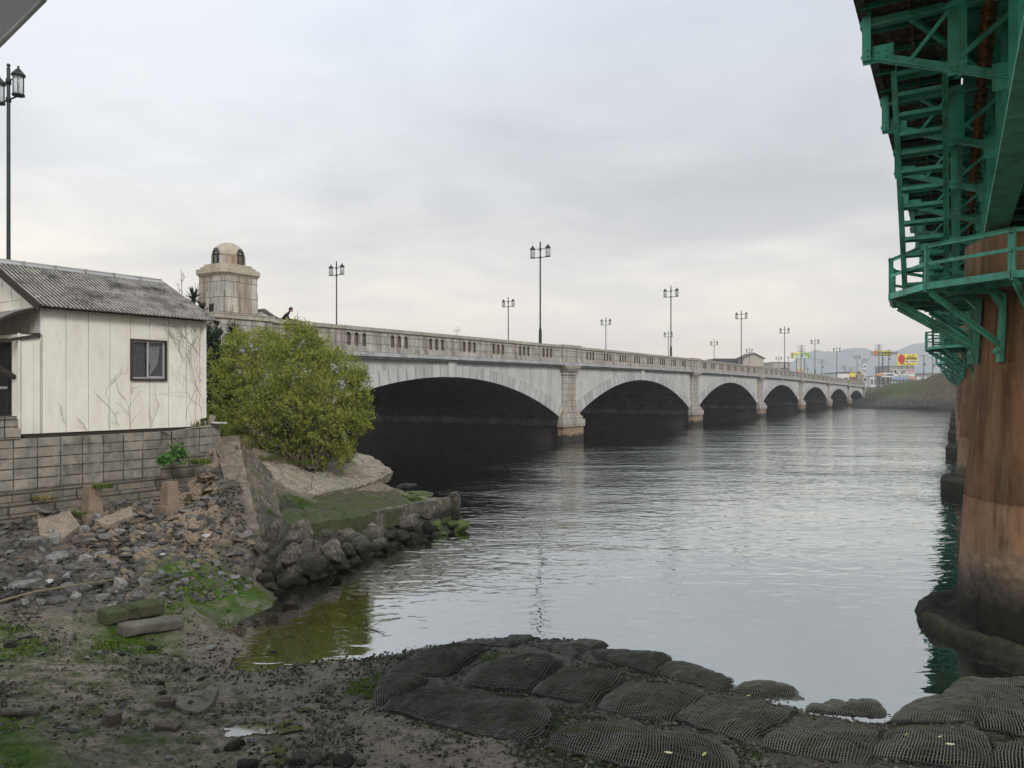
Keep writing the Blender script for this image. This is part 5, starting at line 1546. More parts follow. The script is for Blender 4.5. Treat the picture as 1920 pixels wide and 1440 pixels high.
singles = [(53, 1192, .12, 'pale rounded stone sitting on the mud left of the kerb blocks', 1), (90, 1172, .12, 'pale tilted stone at the foot of the rubble', 1), (283, 1218, .10, 'dark upright rock in front of the long stone blocks', 0),
           (395, 1215, .13, 'flat grey slate piece at the puddle edge', 1), (490, 1208, .07, 'pale flat stone just out of the shallow water', 1), (510, 1228, .11, 'dark wet rock in the shallow water', 0), (480, 1228, .07, 'small dark wet rock beside the larger wet one', 0),
           (545, 1195, .06, 'small rock farther out in the shallow water', 0), (420, 1190, .06, 'small grey rock at the corner of the shallow water', 1), (350, 1255, .07, 'small dark stone on the open mud', 0), (303, 1282, .06, 'brown stone lump right of the mud centre', 0), (303, 1300, .06, 'brown stone lump above the brick', 0),
           (305, 1300, .05, 'small stone touching the brown lump', 0), (120, 1405, .05, 'small stone near the moss mound', 0), (560, 1425, .14, 'dark weedy rock at the bottom edge left of the clump', 0), (600, 1422, .15, 'dark weedy rock at the bottom edge, biggest', 0), (640, 1428, .13, 'dark weedy rock at the bottom edge right of the biggest', 0), (675, 1432, .07, 'small black rock at the bottom edge', 0),
           (440, 1400, .12, 'mud coated rock beside the puddle', 0), (470, 1435, .15, 'mud coated rock at the bottom edge by the puddle', 0), (395, 1190, .07, 'grey stone beside the water corner', 1), (160, 1235, .09, 'flat grey stone on the algae', 1), (130, 1225, .07, 'small round stone on the algae left of the kerb', 1),
           (20, 1210, .12, 'dark mossy stone at the left picture edge', 0), (355, 1325, .10, 'stone lump under the broken slab', 0), (230, 1228, .05, 'tiny dark stone in front of the kerb', 0)]
for px, py, s, lb, kind in singles:
    p = on_ground(px, py, s * .2)
    put('mud_rock', (STN if kind else BLD)[int(px) % 7], p, (s, s, s * .8), (rr.uniform(-.2, .2), rr.uniform(-.2, .2), rr.uniform(0, 6)), lb, 'rock')
_rr = random.Random(91)
for _ in range(46):
    px, py = _rr.uniform(10, 690), _rr.uniform(1215, 1435)
    if 430 < px < 640 and py < 1260: continue
    p = on_ground(px, py, .01); s = _rr.uniform(.03, .075)
    put('mud_rock', _rr.choice(STN + BLD[:3]), p, (s * 1.2, s, s * .55), (_rr.uniform(-.3, .3), _rr.uniform(-.3, .3), _rr.uniform(0, 6)), 'small flat stone half sunk in the muddy foreshore', 'rock', 'small stones half sunk in the mud')
p = on_ground(370, 1320)
bs_ = [P(330, 1318, p.z + .10), P(345, 1330, p.z + .08), P(372, 1335, p.z + .05), P(400, 1312, p.z + .07), P(410, 1288, p.z + .10), P(390, 1285, p.z + .12), P(380, 1305, p.z + .11), P(345, 1305, p.z + .12)]
poly_slab('broken_slab', bs_, .09, M['slabrock'], 'broken L shaped flat slab lying on the mud', 'slab', jag=.008, seed=9, lipsub=3)
M['brick'] = mat('old_brick', (.12, .095, .08), (.06, .05, .042), 12, .9, .006, 40)
for px, py, sx, sz, rz, lb in [(209, 1358, .08, .12, 1.1, 'upright dark brick standing on the mud'), (315, 1370, .13, .07, -.2, 'dark brick lying on the mud, nearest the camera'), (310, 1322, .10, .07, .1, 'pale brown brick with a slot beside the broken slab')]:
    p = on_ground(px, py)
    t = MB(); t.box(-sx, sx, -.055, .055, -.03, sz)
    if 'slot' in lb: t = MB(); t.box(-sx, sx, -.055, .055, -.03, sz - .02); t.box(-sx, -sx * .6, -.055, .055, sz - .02, sz); t.box(sx * .6, sx, -.055, .055, sz - .02, sz); t.box(-sx * .6, sx * .6, -.055, -.02, sz - .02, sz); t.box(-sx * .6, sx * .6, .02, .055, sz - .02, sz)
    o = t.build('brick', M['brick']); bv = o.modifiers.new('bev', 'BEVEL'); bv.width = .008; bv.segments = 2
    o.location = p; o.rotation_euler = (.08, .06, rz); tag(o, lb, 'brick')
# twigs
def stick(pts, r, label, m='vine', name='stick', group=None):
    b = MB(); b.tube(pts, r, 5, r * .5); return tag(b.build(name, M[m]), label, 'stick', group)
a = P(690, 1180, .02)
stick([P(688, 1178, .0), P(706, 1170, .06), P(722, 1163, .12)], .008, 'thin dark stick poking up from the calm water, upper one')
stick([P(688, 1178, .0), P(708, 1183, .01), P(724, 1186, .03)], .008, 'thin dark stick lying low on the calm water, lower one')
def gpt(px, py, dz): return on_ground(px, py, dz)
stick([gpt(0, 1128, .22), gpt(60, 1112, .26), gpt(140, 1098, .24), gpt(210, 1088, .2)], .014, 'long pale bamboo cane lying across the left rubble', 'dry')
stick([gpt(265, 1045, .12), gpt(300, 1028, .2), gpt(345, 1012, .22), gpt(380, 1010, .15)], .010, 'dry branch lying over the rubble slope', 'dry')
stick([gpt(300, 1030, .2), gpt(330, 1020, .16), gpt(355, 1050, .12)], .008, 'short forked twig under the dry branch', 'dry')
stick([gpt(340, 1022, .16), gpt(400, 1020, .14), gpt(440, 1026, .12), gpt(470, 1040, .05)], .006, 'thin pale string-like cane near the revetment corner', 'dry')
for px, py, s, lb in [(387, 1006, .09, 'crumpled white plastic scrap on the rubble'), (92, 1090, .07, 'small white plastic bottle scrap among the rubble'), (305, 1040, .06, 'pinkish plastic scrap beside the dry branch'), (385, 893, .2, 'crumpled pale plastic bundle tucked beside the revetment cap')]:
    p = on_ground(px, py, .05) if s < .15 else Q(px, py, 17.3)
    me = bpy.data.meshes.new('litter'); bm = bmesh.new(); bmesh.ops.create_icosphere(bm, subdivisions=3, radius=1)
    for v in bm.verts: v.co = (v.co + noise.noise_vector(v.co * 2.5 + Vector((px, 0, 0))) * .7) ; v.co.z *= .5
    bm.to_mesh(me); bm.free(); me.materials.append(M['plastic'] if s < .15 else M['plastic2'] if 'plastic2' in M else M['rockbrown'])
    o = put('plastic_litter', me, p, s * .8, (0, 0, 0), lb, 'litter')

# ------------------------------------------------------------------ stone filled net bags
mats = [('A', [(893, 1203), (975, 1183), (1005, 1188), (955, 1215)], .02, 'small net bag lying farthest out in the water, leftmost of the outer row'),
        ('B', [(993, 1205), (1110, 1194), (1138, 1200), (1075, 1234)], .03, 'net bag second from left in the outer row at the water'),
        ('C', [(1105, 1226), (1160, 1212), (1258, 1226), (1220, 1258)], .03, 'net bag third from left in the outer row'),
        ('D', [(1222, 1252), (1262, 1236), (1375, 1264), (1345, 1288)], .03, 'net bag fourth from left in the outer row'),
        ('E', [(1368, 1287), (1420, 1276), (1490, 1278), (1515, 1310)], .02, 'small net bag fifth from left in the outer row'),
        ('F', [(1508, 1322), (1560, 1297), (1645, 1302), (1662, 1335)], .02, 'net bag sixth in the outer row, ragged edge in the water'),
        ('G', [(722, 1262), (828, 1208), (912, 1212), (832, 1272)], .08, 'flat net bag at the left end touching the shoreline'),
        ('H', [(865, 1285), (925, 1238), (1055, 1230), (988, 1292)], .08, 'net bag with a yellow shell on it, second from left in the middle row'),
        ('I', [(998, 1300), (1058, 1250), (1168, 1264), (1112, 1322)], .08, 'net bag third from left in the middle row beside green weed'),
        ('J', [(1118, 1330), (1182, 1273), (1330, 1290), (1258, 1362)], .08, 'net bag fourth from left in the middle row'),
        ('K', [(1265, 1352), (1342, 1298), (1485, 1318), (1412, 1405)], .08, 'plump net bag fifth in the middle row with laced right edge'),
        ('L', [(1425, 1412), (1500, 1332), (1645, 1358), (1622, 1452)], .10, 'plump net bag sixth in the middle row at the bottom edge'),
        ('M', [(1632, 1420), (1690, 1362), (1842, 1372), (1860, 1470)], .10, 'net bag with pale leaf scraps at the bottom right'),
        ('N', [(1672, 1345), (1722, 1303), (1838, 1306), (1850, 1362)], .03, 'net bag right of the open water below the rusty pier'),
        ('O', [(1842, 1362), (1842, 1308), (1950, 1306), (1990, 1400)], .05, 'net bag at the right picture edge below the pier base'),
        ('P', [(722, 1330), (800, 1272), (1030, 1322), (985, 1400)], .16, 'widest net bag at the left front with hanging rope edge'),
        ('Q', [(700, 1325), (712, 1268), (800, 1268), (765, 1312)], .12, 'small folded net bag end beside the green weed at left'),
        ('R', [(1028, 1400), (1085, 1350), (1365, 1392), (1370, 1500)], .14, 'large net bag at the bottom centre with two yellow leaves'),
        ('S', [(1862, 1440), (1868, 1398), (1990, 1392), (2020, 1490)], .12, 'net bag at the bottom right corner'),
        ('T', [(1765, 1300), (1800, 1263), (1935, 1262), (1940, 1304)], .0, 'half sunk net bag beside the pier base ring')]
def bag(idx, quad, hz, label):
    r_ = random.Random(idx * 13 + 1)
    zc = hz + .05
    cz = ground_z(*(sum((P(a, c, zc) for a, c in quad), Vector()) / 4)[:2])
    cz = max(cz, .03)
    cor = [P(a, c, cz + .03) for a, c in quad]     # BL?, TL, TR, BR order around
    cen = sum(cor, Vector()) / 4
    cor = [cen + (c_ - cen) * (1.14 if hz > .07 else 1.18) for c_ in cor]
    t = empty('stone_net_bag', (cen.x, cen.y, cz), 0, label, 'net bag', 'stone filled net bags on the foreshore')
    p00, p01, p11, p10 = [c_ - Vector((cen.x, cen.y, c_.z)) for c_ in cor]
    H = .07 + .03 * r_.random() + (.02 if hz > .07 else 0)
    if idx in (0, 19): H *= .7
    sd = idx * 3.7
    def S(u, v, off=0.0):
        uu, vv = u * 2 - 1, v * 2 - 1
        k = 1 - .05 * (uu * uu * vv * vv)
        a, c = .5 + uu * k * .5 * (1 - .025 * vv * vv), .5 + vv * k * .5 * (1 - .03 * uu * uu)
        p = (p00 * (1 - c) + p01 * c) * (1 - a) + (p10 * (1 - c) + p11 * c) * a
        e = (1 - abs(uu) ** 4.5) * (1 - abs(vv) ** 4.5)
        z = H * e ** .55
        q = Vector((p.x + cen.x, p.y + cen.y, 0))
        lump = noise.noise(Vector((q.x * 1.4, q.y * 1.4, sd))) * .07 + abs(noise.noise(Vector((q.x * 5, q.y * 5, sd)))) * .038 + noise.noise(Vector((q.x * 13, q.y * 13, sd))) * .018
        z += lump * min(1, e * 3)
        edge = noise.noise(Vector((q.x * 3, q.y * 3, sd + 9))) * .05
        p = p * (1 + edge * .6)
        # slope along with ground
        gz_ = (G[0] + G[1] * p.x + G[2] * p.y)
        return Vector((p.x, p.y, z + gz_ + off - .03 * (1 - e)))
    # local ground plane
    A_m = []; B_m = []
    for q in (p00, p01, p11, p10, Vector((0, 0, 0))):
        A_m.append([1, q.x, q.y]); B_m.append(max(ground_z(q.x + cen.x, q.y + cen.y), -.05) - cz)
    G = np.linalg.lstsq(np.array(A_m), np.array(B_m), rcond=None)[0]
    wl = (p10 - p00).length; hl = (p01 - p00).length
    nu, nv = max(12, int(wl / .05)), max(12, int(hl / .05))
    V_ = []; Fc = []
    for j in range(nv + 1):
        for i in range(nu + 1): V_.append(S(i / nu, j / nv, -.012 + noise.noise(Vector((i * .9, j * .9, sd))) * .008))
    for j in range(nv):
        for i in range(nu): a = j * (nu + 1) + i; Fc.append((a, a + 1, a + nu + 2, a + nu + 1))
    npmesh('stone_fill', [tuple(v) for v in V_], Fc, M['bagfill'], t, True)
    # net twine: long strands close together, cross strands wider
    b = MB(); cell = .031
    skew = r_.uniform(-.06, .06)
    n1, n2 = int(wl / cell), int(hl / (cell * 1.15))
    def ln(f, r0):
        pts = [f(k / 30) for k in range(31)]
        b.tube(pts, r0, 3, caps=False)
    for i in range(1, n1):
        u0 = i / n1
        ln(lambda s_: S(min(1, max(0, u0 + .015 * math.sin(s_ * 5 + sd) + (s_ - .5) * skew + noise.noise(Vector((u0 * 8, s_ * 4, sd))) * .012)), s_, .008), .0060)
    for j in range(1, n2):
        v0 = j / n2
        ln(lambda s_: S(s_, min(1, max(0, v0 + .012 * math.sin(s_ * 6 + sd * 2) + noise.noise(Vector((s_ * 4, v0 * 8, sd + 3))) * .012)), .005), .0030)
    b.build('net', M['net'], t)
    # gathered rope along the edges
    b = MB()
    def edge(f, n_, amp):
        pts = []
        for k in range(n_ * 8 + 1):
            s_ = k / (n_ * 8); p = f(s_); a_ = s_ * n_ * 2 * math.pi
            pts.append(p + Vector((math.cos(a_) * amp * .8, math.sin(a_) * amp * .5, abs(math.sin(a_)) * amp + .01)) + noise.noise_vector(p * 5) * .02)
        b.tube(pts, .010, 5)
    edge(lambda s_: S(1, s_, .01), int(hl / .09), .035)
    edge(lambda s_: S(s_, 0, .01), int(wl / .13), .028)
    b.tube([S(k / 20, .01, .02) + noise.noise_vector(Vector((k * .4, sd, 0))) * .02 for k in range(21)], .013, 6)
    b.tube([S(k / 20, .99, .0) for k in range(21)], .011, 6)
    b.build('edge_rope', M['rope'], t)
    return t, S
bags = {}
for i, (k, quad, hz, lb) in enumerate(mats):
    # quad given as left-low, left-top, right-top, right-low
    bags[k] = bag(i, quad, hz, lb)
# leaves and shells on the bags
def scrap(px, py, z, s, m, label, rz=0):
    p = P(px, py, z); b = MB()
    vs = [(-s, 0, 0), (-s * .3, -s * .3, .006), (s * .5, -s * .25, .012), (s, 0, .02), (s * .4, s * .3, .012), (-s * .4, s * .25, .006)]
    b.add(vs + [(v[0], v[1], v[2] - .004) for v in vs], [(0, 1, 2, 3, 4, 5), (11, 10, 9, 8, 7, 6)] + [(k, k + 6, (k + 1) % 6 + 6, (k + 1) % 6) for k in range(6)])
    o = b.build('fallen_leaf', M[m]); o.location = p; o.rotation_euler = (.15, .1, rz); return tag(o, label, 'leaf')
M['paleleaf'] = mat('pale_leaf', (.62, .58, .36), (.5, .42, .2), 20, .7)
M['yleaf'] = mat('yellow_leaf', (.42, .36, .12), (.3, .27, .1), 20, .7)
for px, py, z, s, m_, lb, rz in [(1781, 1396, .42, .045, 'paleleaf', 'pale curved leaf on the bottom right net bag', -.4), (1699, 1378, .40, .02, 'yleaf', 'tiny yellow leaf left on the bottom right net bag', 0), (1762, 1382, .42, .02, 'paleleaf', 'tiny pale leaf near the curved one', 0), (1253, 1412, .48, .045, 'paleleaf', 'pale leaf on the bottom centre net bag', -.5),
                              (1320, 1415, .45, .04, 'yleaf', 'yellow leaf on the bottom centre net bag', .8), (990, 1237, .30, .03, 'yleaf', 'yellow shell scrap on the middle row net bag', 0), (1032, 1357, .2, .025, 'yleaf', 'yellow leaf on weed between two net bags', 0), (1403, 1305, .25, .03, 'yleaf', 'orange leaf between the outer net bags', 0)]:
    scrap(px, py, z, s, m_, lb, rz)
# scrap stones and weed along seams: stuff
def seams(r_, n):
    out = []
    while len(out) < n:
        x = r_.uniform(-2.2, 8.5, n); y = r_.uniform(7.0, 11.2, n)
        zz = zt(x, y); px = 960 + F * x / y; py = HOR + F * (CAMZ - zz) / y
        lim = np.interp(px, [640, 740, 900, 1130, 1370, 1500, 1660, 1750, 1920], [1240, 1225, 1200, 1205, 1270, 1305, 1335, 1310, 1290]); low = np.interp(px, [640, 740, 1000, 1400, 1920], [1330, 1350, 1430, 1480, 1500])
        m_ = (py > lim) & (py < low); out += list(zip(x[m_], y[m_]))
    return np.array(out[:n])
scatter_stuff('seam_gravel', 9000, seams, .008, .04, M['pebble'], 9, 'dark stones lying in the seams between the net bags')
def weedfn(r_, n):
    pts = seams(r_, n * 4); k = vnoise(pts[:, 0], pts[:, 1], 1.2, 12, 3); return pts[k > .05][:n]
def blades(name, pts, zs, hmin, hmax, m, seed, wd=.006, lean=.6, label=None, nb=1):
    r_ = np.random.RandomState(seed); n = len(pts)
    a = r_.rand(n) * 6.28; h = hmin + (hmax - hmin) * r_.rand(n); le = r_.rand(n) * lean
    dx, dy = np.cos(a), np.sin(a)
    base_ = np.stack([pts[:, 0], pts[:, 1], zs - .01], -1)
    side = np.stack([-dy, dx, np.zeros(n)], -1) * (wd * (1 + r_.rand(n)))[:, None]
    mid_ = base_ + np.stack([dx * le * h * .35, dy * le * h * .35, h * .6], -1)
    tip = base_ + np.stack([dx * le * h, dy * le * h, h * (1 - .3 * le)], -1)
    V_ = np.stack([base_ - side, base_ + side, mid_ + side * .8, mid_ - side * .8, tip], 1).reshape(-1, 3)
    i0 = np.arange(n)[:, None] * 5
    Q4 = np.concatenate([i0 + np.array([[0, 1, 2]]), i0 + np.array([[0, 2, 3]]), i0 + np.array([[3, 2, 4]])], 0)
    o = npmesh(name, V_, Q4, m); tone = np.repeat(r_.rand(n), 5); attr(o, 'tone', tone)
    if label: o['label'] = label
    return o
# moss tufts as stuff
def in_moss(r_, n):
    out = []
    polys = moss_polys[:6] + [quay_moss]
    while len(out) < n:
        x = r_.uniform(-9, 9, n * 3); y = r_.uniform(6, 26, n * 3); k = np.zeros(len(x), bool)
        for pl in polys: k |= inpoly(x, y, pl) > .5
        k &= vnoise(x, y, 2.5, 3, 3) > -.25
        out += list(zip(x[k], y[k]))
    return np.array(out[:n])
M['mossblade'] = leaf_mat('moss_blade', (.045, .09, .012), (.085, .15, .02), (.15, .23, .03))
pm = in_moss(np.random.RandomState(21), 42000)
o = blades('moss_growth', pm, zt(pm[:, 0], pm[:, 1]) + .01, .012, .035, M['mossblade'], 22, .007, 1.2, 'bright green moss on the shore'); o['kind'] = 'stuff'
M['weedblade'] = leaf_mat('weed_blade', (.02, .04, .01), (.04, .07, .015), (.07, .10, .025))
wpn = weedfn(np.random.RandomState(31), 26000)
o = blades('seam_weed', wpn, zt(wpn[:, 0], wpn[:, 1]) + .01, .008, .022, M['weedblade'], 32, .006, 1.6, 'green weed in the seams between the net bags'); o['kind'] = 'stuff'

# ------------------------------------------------------------------ rail bridge
GA = math.atan2(.860, .510)
rail = empty('rail_bridge', (0, 0, 0), GA, 'green steel girder bridge with walkway on rusty round piers along the right side', 'bridge')
PX0, PY0, SPAN = 15.2, -1.55, 18.9
def rivets(b, pts, r=.014, ax='y'):
    for p in pts:
        x, y, z = p; b.lathe([(r, 0), (r * .7, r * .8), (.001, r)], 6)
        m_ = len(b.v) - 18
        for k in range(m_, len(b.v)):
            vx, vy, vz = b.v[k]
            b.v[k] = (x + vx, y + vz, z + vy) if ax == 'y' else ((x - vz, y + vx, z + vy) if ax == 'x' else (x + vx, y + vy, z - vz))
# pier + base
def make_pier(first):
    b = MB()
    prof = [(1.52, -3.2), (1.50, 0.0), (1.44, 1.6), (1.43, 1.62)]
    b.lathe([(1.56, -3.2), (1.54, .0), (1.425, 2.16), (1.40, 2.18), (1.40, 2.20), (1.415, 2.22), (1.20, 5.2), (1.19, 5.55), (1.40, 5.62), (1.40, 6.45), (1.30, 6.5)], 48)
    p = b.build('pier', M['rust_pier'], rail)
    b = MB()
    for a in (2.2, 2.75, 3.35, 3.95, 4.6, 5.3, .3, 1.2):
        b.tube([((1.545 - (1.545 - 1.205) * z / 5.2) * math.cos(a), (1.545 - (1.545 - 1.205) * z / 5.2) * math.sin(a), z) for z in np.linspace(.2, 5.3, 9)], .016, 5)
    r_ = random.Random(4)
    for k in range(150 if first else 40):
        a, z = r_.uniform(2.0, 5.4), r_.choice((r_.uniform(1.0, 5.3), 2.3, 5.1)); rr_ = 1.545 - .34 * z / 5.2
        b.lathe([(.018, -.012), (.018, .012)], 5, (rr_ * math.cos(a), rr_ * math.sin(a))); n_ = 10
        for q in range(len(b.v) - n_, len(b.v)): b.v[q] = (b.v[q][0], b.v[q][1], b.v[q][2] + z)
    b.build('plate_seam', M['rust_pier'], p)['kind'] = 'stuff'
    b = MB()
    if first:
        b2 = []
        prof = [(1.45, -.5), (1.5, .20), (1.58, .19), (1.66, .20), (1.74, .18), (1.82, .20), (1.88, .22), (1.94, .29), (2.03, .30), (2.11, .24), (2.17, .04), (2.2, -.5), (2.2, -3)]
        n = 200; o_ = []; f_ = []
        for (r_, z) in prof:
            for k in range(n):
                a = 2 * math.pi * k / n; q = Vector((math.cos(a) * r_, math.sin(a) * r_, z))
                d = noise.noise(q * 2.2) * .06 + noise.noise(q * 6) * .05 + noise.noise(q * 15) * .03
                o_.append((q.x * (1 + d * .4), q.y * (1 + d * .4), z + (d if z > 0 else 0)))
        for i in range(len(prof) - 1):
            for k in range(n): f_.append((i * n + k, (i + 1) * n + k, (i + 1) * n + (k + 1) % n, i * n + (k + 1) % n))
        b.add(o_, f_, None, True); f = b.build('pier_base', M['mossbase'], p, fix=True)
    else:
        b.lathe([(2.0, -3.2), (2.12, -.2), (2.14, .5), (2.02, .62), (1.3, .66)], 10, smooth=False); f = b.build('pier_base', M['mossbase'], p)
    return p
M['mossbase'] = mat('weedy_base', (.06, .057, .045), (.028, .027, .022), 3, .85, .06, 26, c3=(.055, .07, .022))
p0 = make_pier(True); p0.location = (PX0, PY0, 0); p0.children[0].location.z = -.07 if 'base' in p0.children[0].name else 0
for c_ in p0.children:
    if 'base' in c_.name: c_.location.z = -.08
p1 = make_pier(False); p1.location = (PX0 + SPAN, PY0, 0)
piers = [p0, p1]
for k in range(2, 9):
    c = copy_tree(p1, rail); c.location = (PX0 + SPAN * k, PY0, 0)
# platform around pier
def make_platform():
    ang = [R(a) for a in (24.5, 52, 79.5, 107, 134.5, 162, 189.5, 217)]
    rad = [2.6, 2.6, 2.6, 2.63, 2.74, 2.83, 2.83, 2.83]
    V = [(r_ * math.cos(a), r_ * math.sin(a)) for a, r_ in zip(ang, rad)]
    z0 = 5.65
    b = MB()
    inner = [(1.3 * math.cos(a), 1.3 * math.sin(a)) for a in ang]
    for i in range(len(V) - 1):
        q = [V[i], V[i + 1], inner[i + 1], inner[i]]
        b.prism(q, z0 - .012, z0 + .012)
        b.bar((*V[i], z0 - .04), (*V[i + 1], z0 - .04), .05, .10)
        b.bar((*V[i], z0 - .06), (*inner[i], z0 - .06), .05, .12)
        mi = ((V[i][0] + V[i + 1][0]) / 2 * .72, (V[i][1] + V[i + 1][1]) / 2 * .72); mj = (V[i][0] * .72, V[i][1] * .72); mk = (V[i + 1][0] * .72, V[i + 1][1] * .72)
        b.bar((*mj, z0 - .05), (*mk, z0 - .05), .05, .08)
    t = b.build('pier_platform', M['green'], rail)
    b = MB()
    for i, (x, y) in enumerate(V):
        a = ang[i]; M_ = Matrix.Translation((x, y, 0)) @ Matrix.Rotation(a, 4, 'Z')
        b.box(-.045, -.035, -.05, .05, z0 - .09, z0 + .62, M_); b.box(-.035, .03, .04, .05, z0 - .09, z0 + .62, M_)
        if i < len(V) - 1:
            x2, y2 = V[i + 1]
            b.bar((x, y, z0 + .60), (x2, y2, z0 + .60), .06, .012); b.bar((x, y, z0 + .575), (x2, y2, z0 + .575), .01, .05)
            b.bar((x, y, z0 + .31), (x2, y2, z0 + .31), .01, .05)
    b.build('railing', M['green'], t)
    for i in range(0, len(V) - 0):
        a = ang[i]; c_, s_ = math.cos(a), math.sin(a)
        def L(r_, s2, z): return (c_ * r_ - s_ * s2, s_ * r_ + c_ * s2, z)
        b = MB()
        b.bar(L(rad[i] - .1, 0, z0 - .13), L(1.25, 0, 4.70), .012, .10, (c_, s_, 0)); b.bar(L(rad[i] - .1, .03, z0 - .12), L(1.28, .03, 4.72), .07, .012, (c_, s_, 0))
        # channel on the pier
        b.bar(L(1.235, 0, 5.55), L(1.30, 0, 4.45), .13, .02, (c_, s_, 0)); b.bar(L(1.28, .06, 5.55), L(1.34, .06, 4.45), .012, .08, (c_, s_, 0))
        b.bar(L(1.50, 0, 5.60), L(1.28, 0, 5.35), .10, .03, (c_, s_, 0))
        b.lathe([(.05, 0), (.05, .03)], 8); 
        m_ = len(b.v) - 16
        for k in range(m_, len(b.v)):
            vx, vy, vz = b.v[k]; q = L(1.36 + vz, vx + .0, 4.62 + vy); b.v[k] = q
        b.build('support_strut', M['green'], t)
    return t
plat = make_platform(); plat.location = (PX0, PY0, 0)
for k in range(1, 8):
    c = copy_tree(plat, rail); c.location = (PX0 + SPAN * k, PY0, 0)
# stair from platform to walkway
def make_stair():
    b = MB(); xA, zA, xB, zB = 14.15, 5.66, 11.45, 8.45
    for y in (.14, .69):
        b.bar((xA, y, zA), (xB, y, zB), .012, .17, (0, 1, 0)) if False else b.bar((xA, y, zA), (xB, y, zB), .015, .19)
        yy = y + (.03 if y > .4 else -.03)
        b.bar((xA, yy, zA - .09), (xB, yy, zB - .09), .07, .012)
    s = b.build('stair', M['green'], rail)
    for k in range(13):
        f = (k + .5) / 13; x = xA + (xB - xA) * f; z = zA + (zB - zA) * f
        b = MB(); b.box(x - .11, x + .11, .15, .68, z - .012, z + .003); b.box(x - .115, x - .10, .15, .68, z - .05, z + .003); b.box(x + .10, x + .115, .15, .68, z - .05, z + .003)
        b.build('tread', M['green'], s)
    return s
st = make_stair()
for k in range(1, 4):
    c = copy_tree(st, rail); c.location = (SPAN * k, 0, 0)
# girders per span
def make_girder(y, outer=True):
    b = MB(); s = -1 if outer else 1
    x0, x1 = .12, SPAN - .12
    b.box(x0, x1, y - .008, y + .008, 6.72, 8.40)
    b.box(x0, x1, y - .17, y + .17, 6.68, 6.72); b.box(x0, x1, y - .17, y + .17, 8.40, 8.44)
    b.box(x0, x1, y + .008, y + .10, 6.72, 6.735); b.box(x0, x1, y + .008, y + .022, 6.735, 6.83)
    k = x0 + .1
    while k < x1:
        b.box(k - .008, k + .008, y + .008, y + .13, 6.74, 8.38); b.box(k, k + .09, y + .008, y + .024, 6.74, 8.38)
        b.box(k - .008, k + .008, y - .13, y - .008, 6.74, 8.38)
        k += 1.4
    return b.build('girder', M['green'], rail)
ga = make_girder(-.60); ga.location = (PX0 - SPAN, 0, 0)
for k in (-2, 0, 1, 2, 3, 4, 5, 6, 7):
    c = ga.copy(); COL.objects.link(c); c.location = (PX0 + SPAN * k, 0, 0)
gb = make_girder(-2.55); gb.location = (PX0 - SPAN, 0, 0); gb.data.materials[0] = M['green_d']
for k in (-2, 0, 1, 2, 3, 4, 5, 6, 7):
    c = gb.copy(); COL.objects.link(c); c.location = (PX0 + SPAN * k, 0, 0)
# bearings
b = MB(); b.box(-.3, .3, -.16, .16, 6.46, 6.56); b.box(-.22, .22, -.12, .12, 6.56, 6.68); b.box(-.3, .3, -2.11, -1.79, 6.46, 6.56); b.box(-.22, .22, -2.07, -1.83, 6.56, 6.68)
br0 = b.build('bearing', M['rust'], rail); br0.location = (PX0, -.6, 0)
for k in range(1, 8): c = br0.copy(); COL.objects.link(c); c.location = (PX0 + SPAN * k, -.6, 0)
# deck between girders
def make_deck():
    b = MB()
    b.box(0, SPAN, -3.0, -.1, 8.46, 8.50)
    k = .7
    while k < SPAN: b.box(k - .06, k + .06, -2.5, -.62, 8.05, 8.4); k += 1.4
    k = 0
    i = 0
    while k < SPAN - 1.4:
        b.bar((k, -.65, 6.95), (k + 1.4, -2.5, 6.95), .07, .07); k += 1.4
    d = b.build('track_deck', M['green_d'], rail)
    b = MB()
    k = .25
    while k < SPAN: b.box(k - .1, k + .1, -2.9, -.2, 8.50, 8.65); k += .55
    b.build('sleeper', M['darkwood'], d)['kind'] = 'stuff'
    b = MB(); b.box(0, SPAN, -2.15, -2.09, 8.65, 8.8); b.box(0, SPAN, -1.06, -1.0, 8.65, 8.8); b.build('rail', M['rust'], d)
    return d
dk = make_deck(); dk.location = (PX0 - SPAN, 0, 0)
for k in (-2, 0, 1, 2, 3, 4, 5, 6, 7): c = copy_tree(dk, rail); c.location = (PX0 + SPAN * k, 0, 0)
# walkway
def make_walk():
    b = MB()
    x = 0; pitch = .07
    n = int(SPAN / .0175)
    vs = []; fs = []
    for i in range(n + 1):
        xx = SPAN * i / n; d = .012 * (1 if (i // 2) % 2 else -1)
        vs += [(xx, -.08, 8.53 + d), (xx, .98, 8.53 + d)]
    for i in range(n): fs.append((2 * i, 2 * i + 1, 2 * i + 3, 2 * i + 2))
    b.add(vs, fs); b.box(0, SPAN, -.08, .98, 8.56, 8.60)
    wk = b.build('walkway', M['rustdeck'], rail)
    b = MB()
    b.box(0, SPAN, .975, 1.0, 8.46, 8.60); b.box(0, SPAN, .90, .98, 8.46, 8.47)
    b.box(0, SPAN, .44, .47, 8.42, 8.515); b.box(0, SPAN, .08, .11, 8.42, 8.515)
    b.build('edge_channel', M['rustdeck'], wk)
    b = MB()
    k = .0
    while k < SPAN: b.box(k - .02, k + .02, -.5, .97, 8.44, 8.50); k += .7
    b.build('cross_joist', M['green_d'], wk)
    b = MB(); r_ = random.Random(2)
    k = .1
    while k < SPAN:
        b.box(k - .08, k + .08, -.42, -.26, 8.34 + r_.uniform(-.03, .0), 8.44); b.lathe([(.035, 8.2), (.035, 8.34)], 6, (k, -.33)); b.lathe([(.05, 8.25), (.05, 8.29)], 6, (k, -.33))
        k += .35
    b.build('hook_bolt', M['rust'], wk)['kind'] = 'stuff'
    return wk
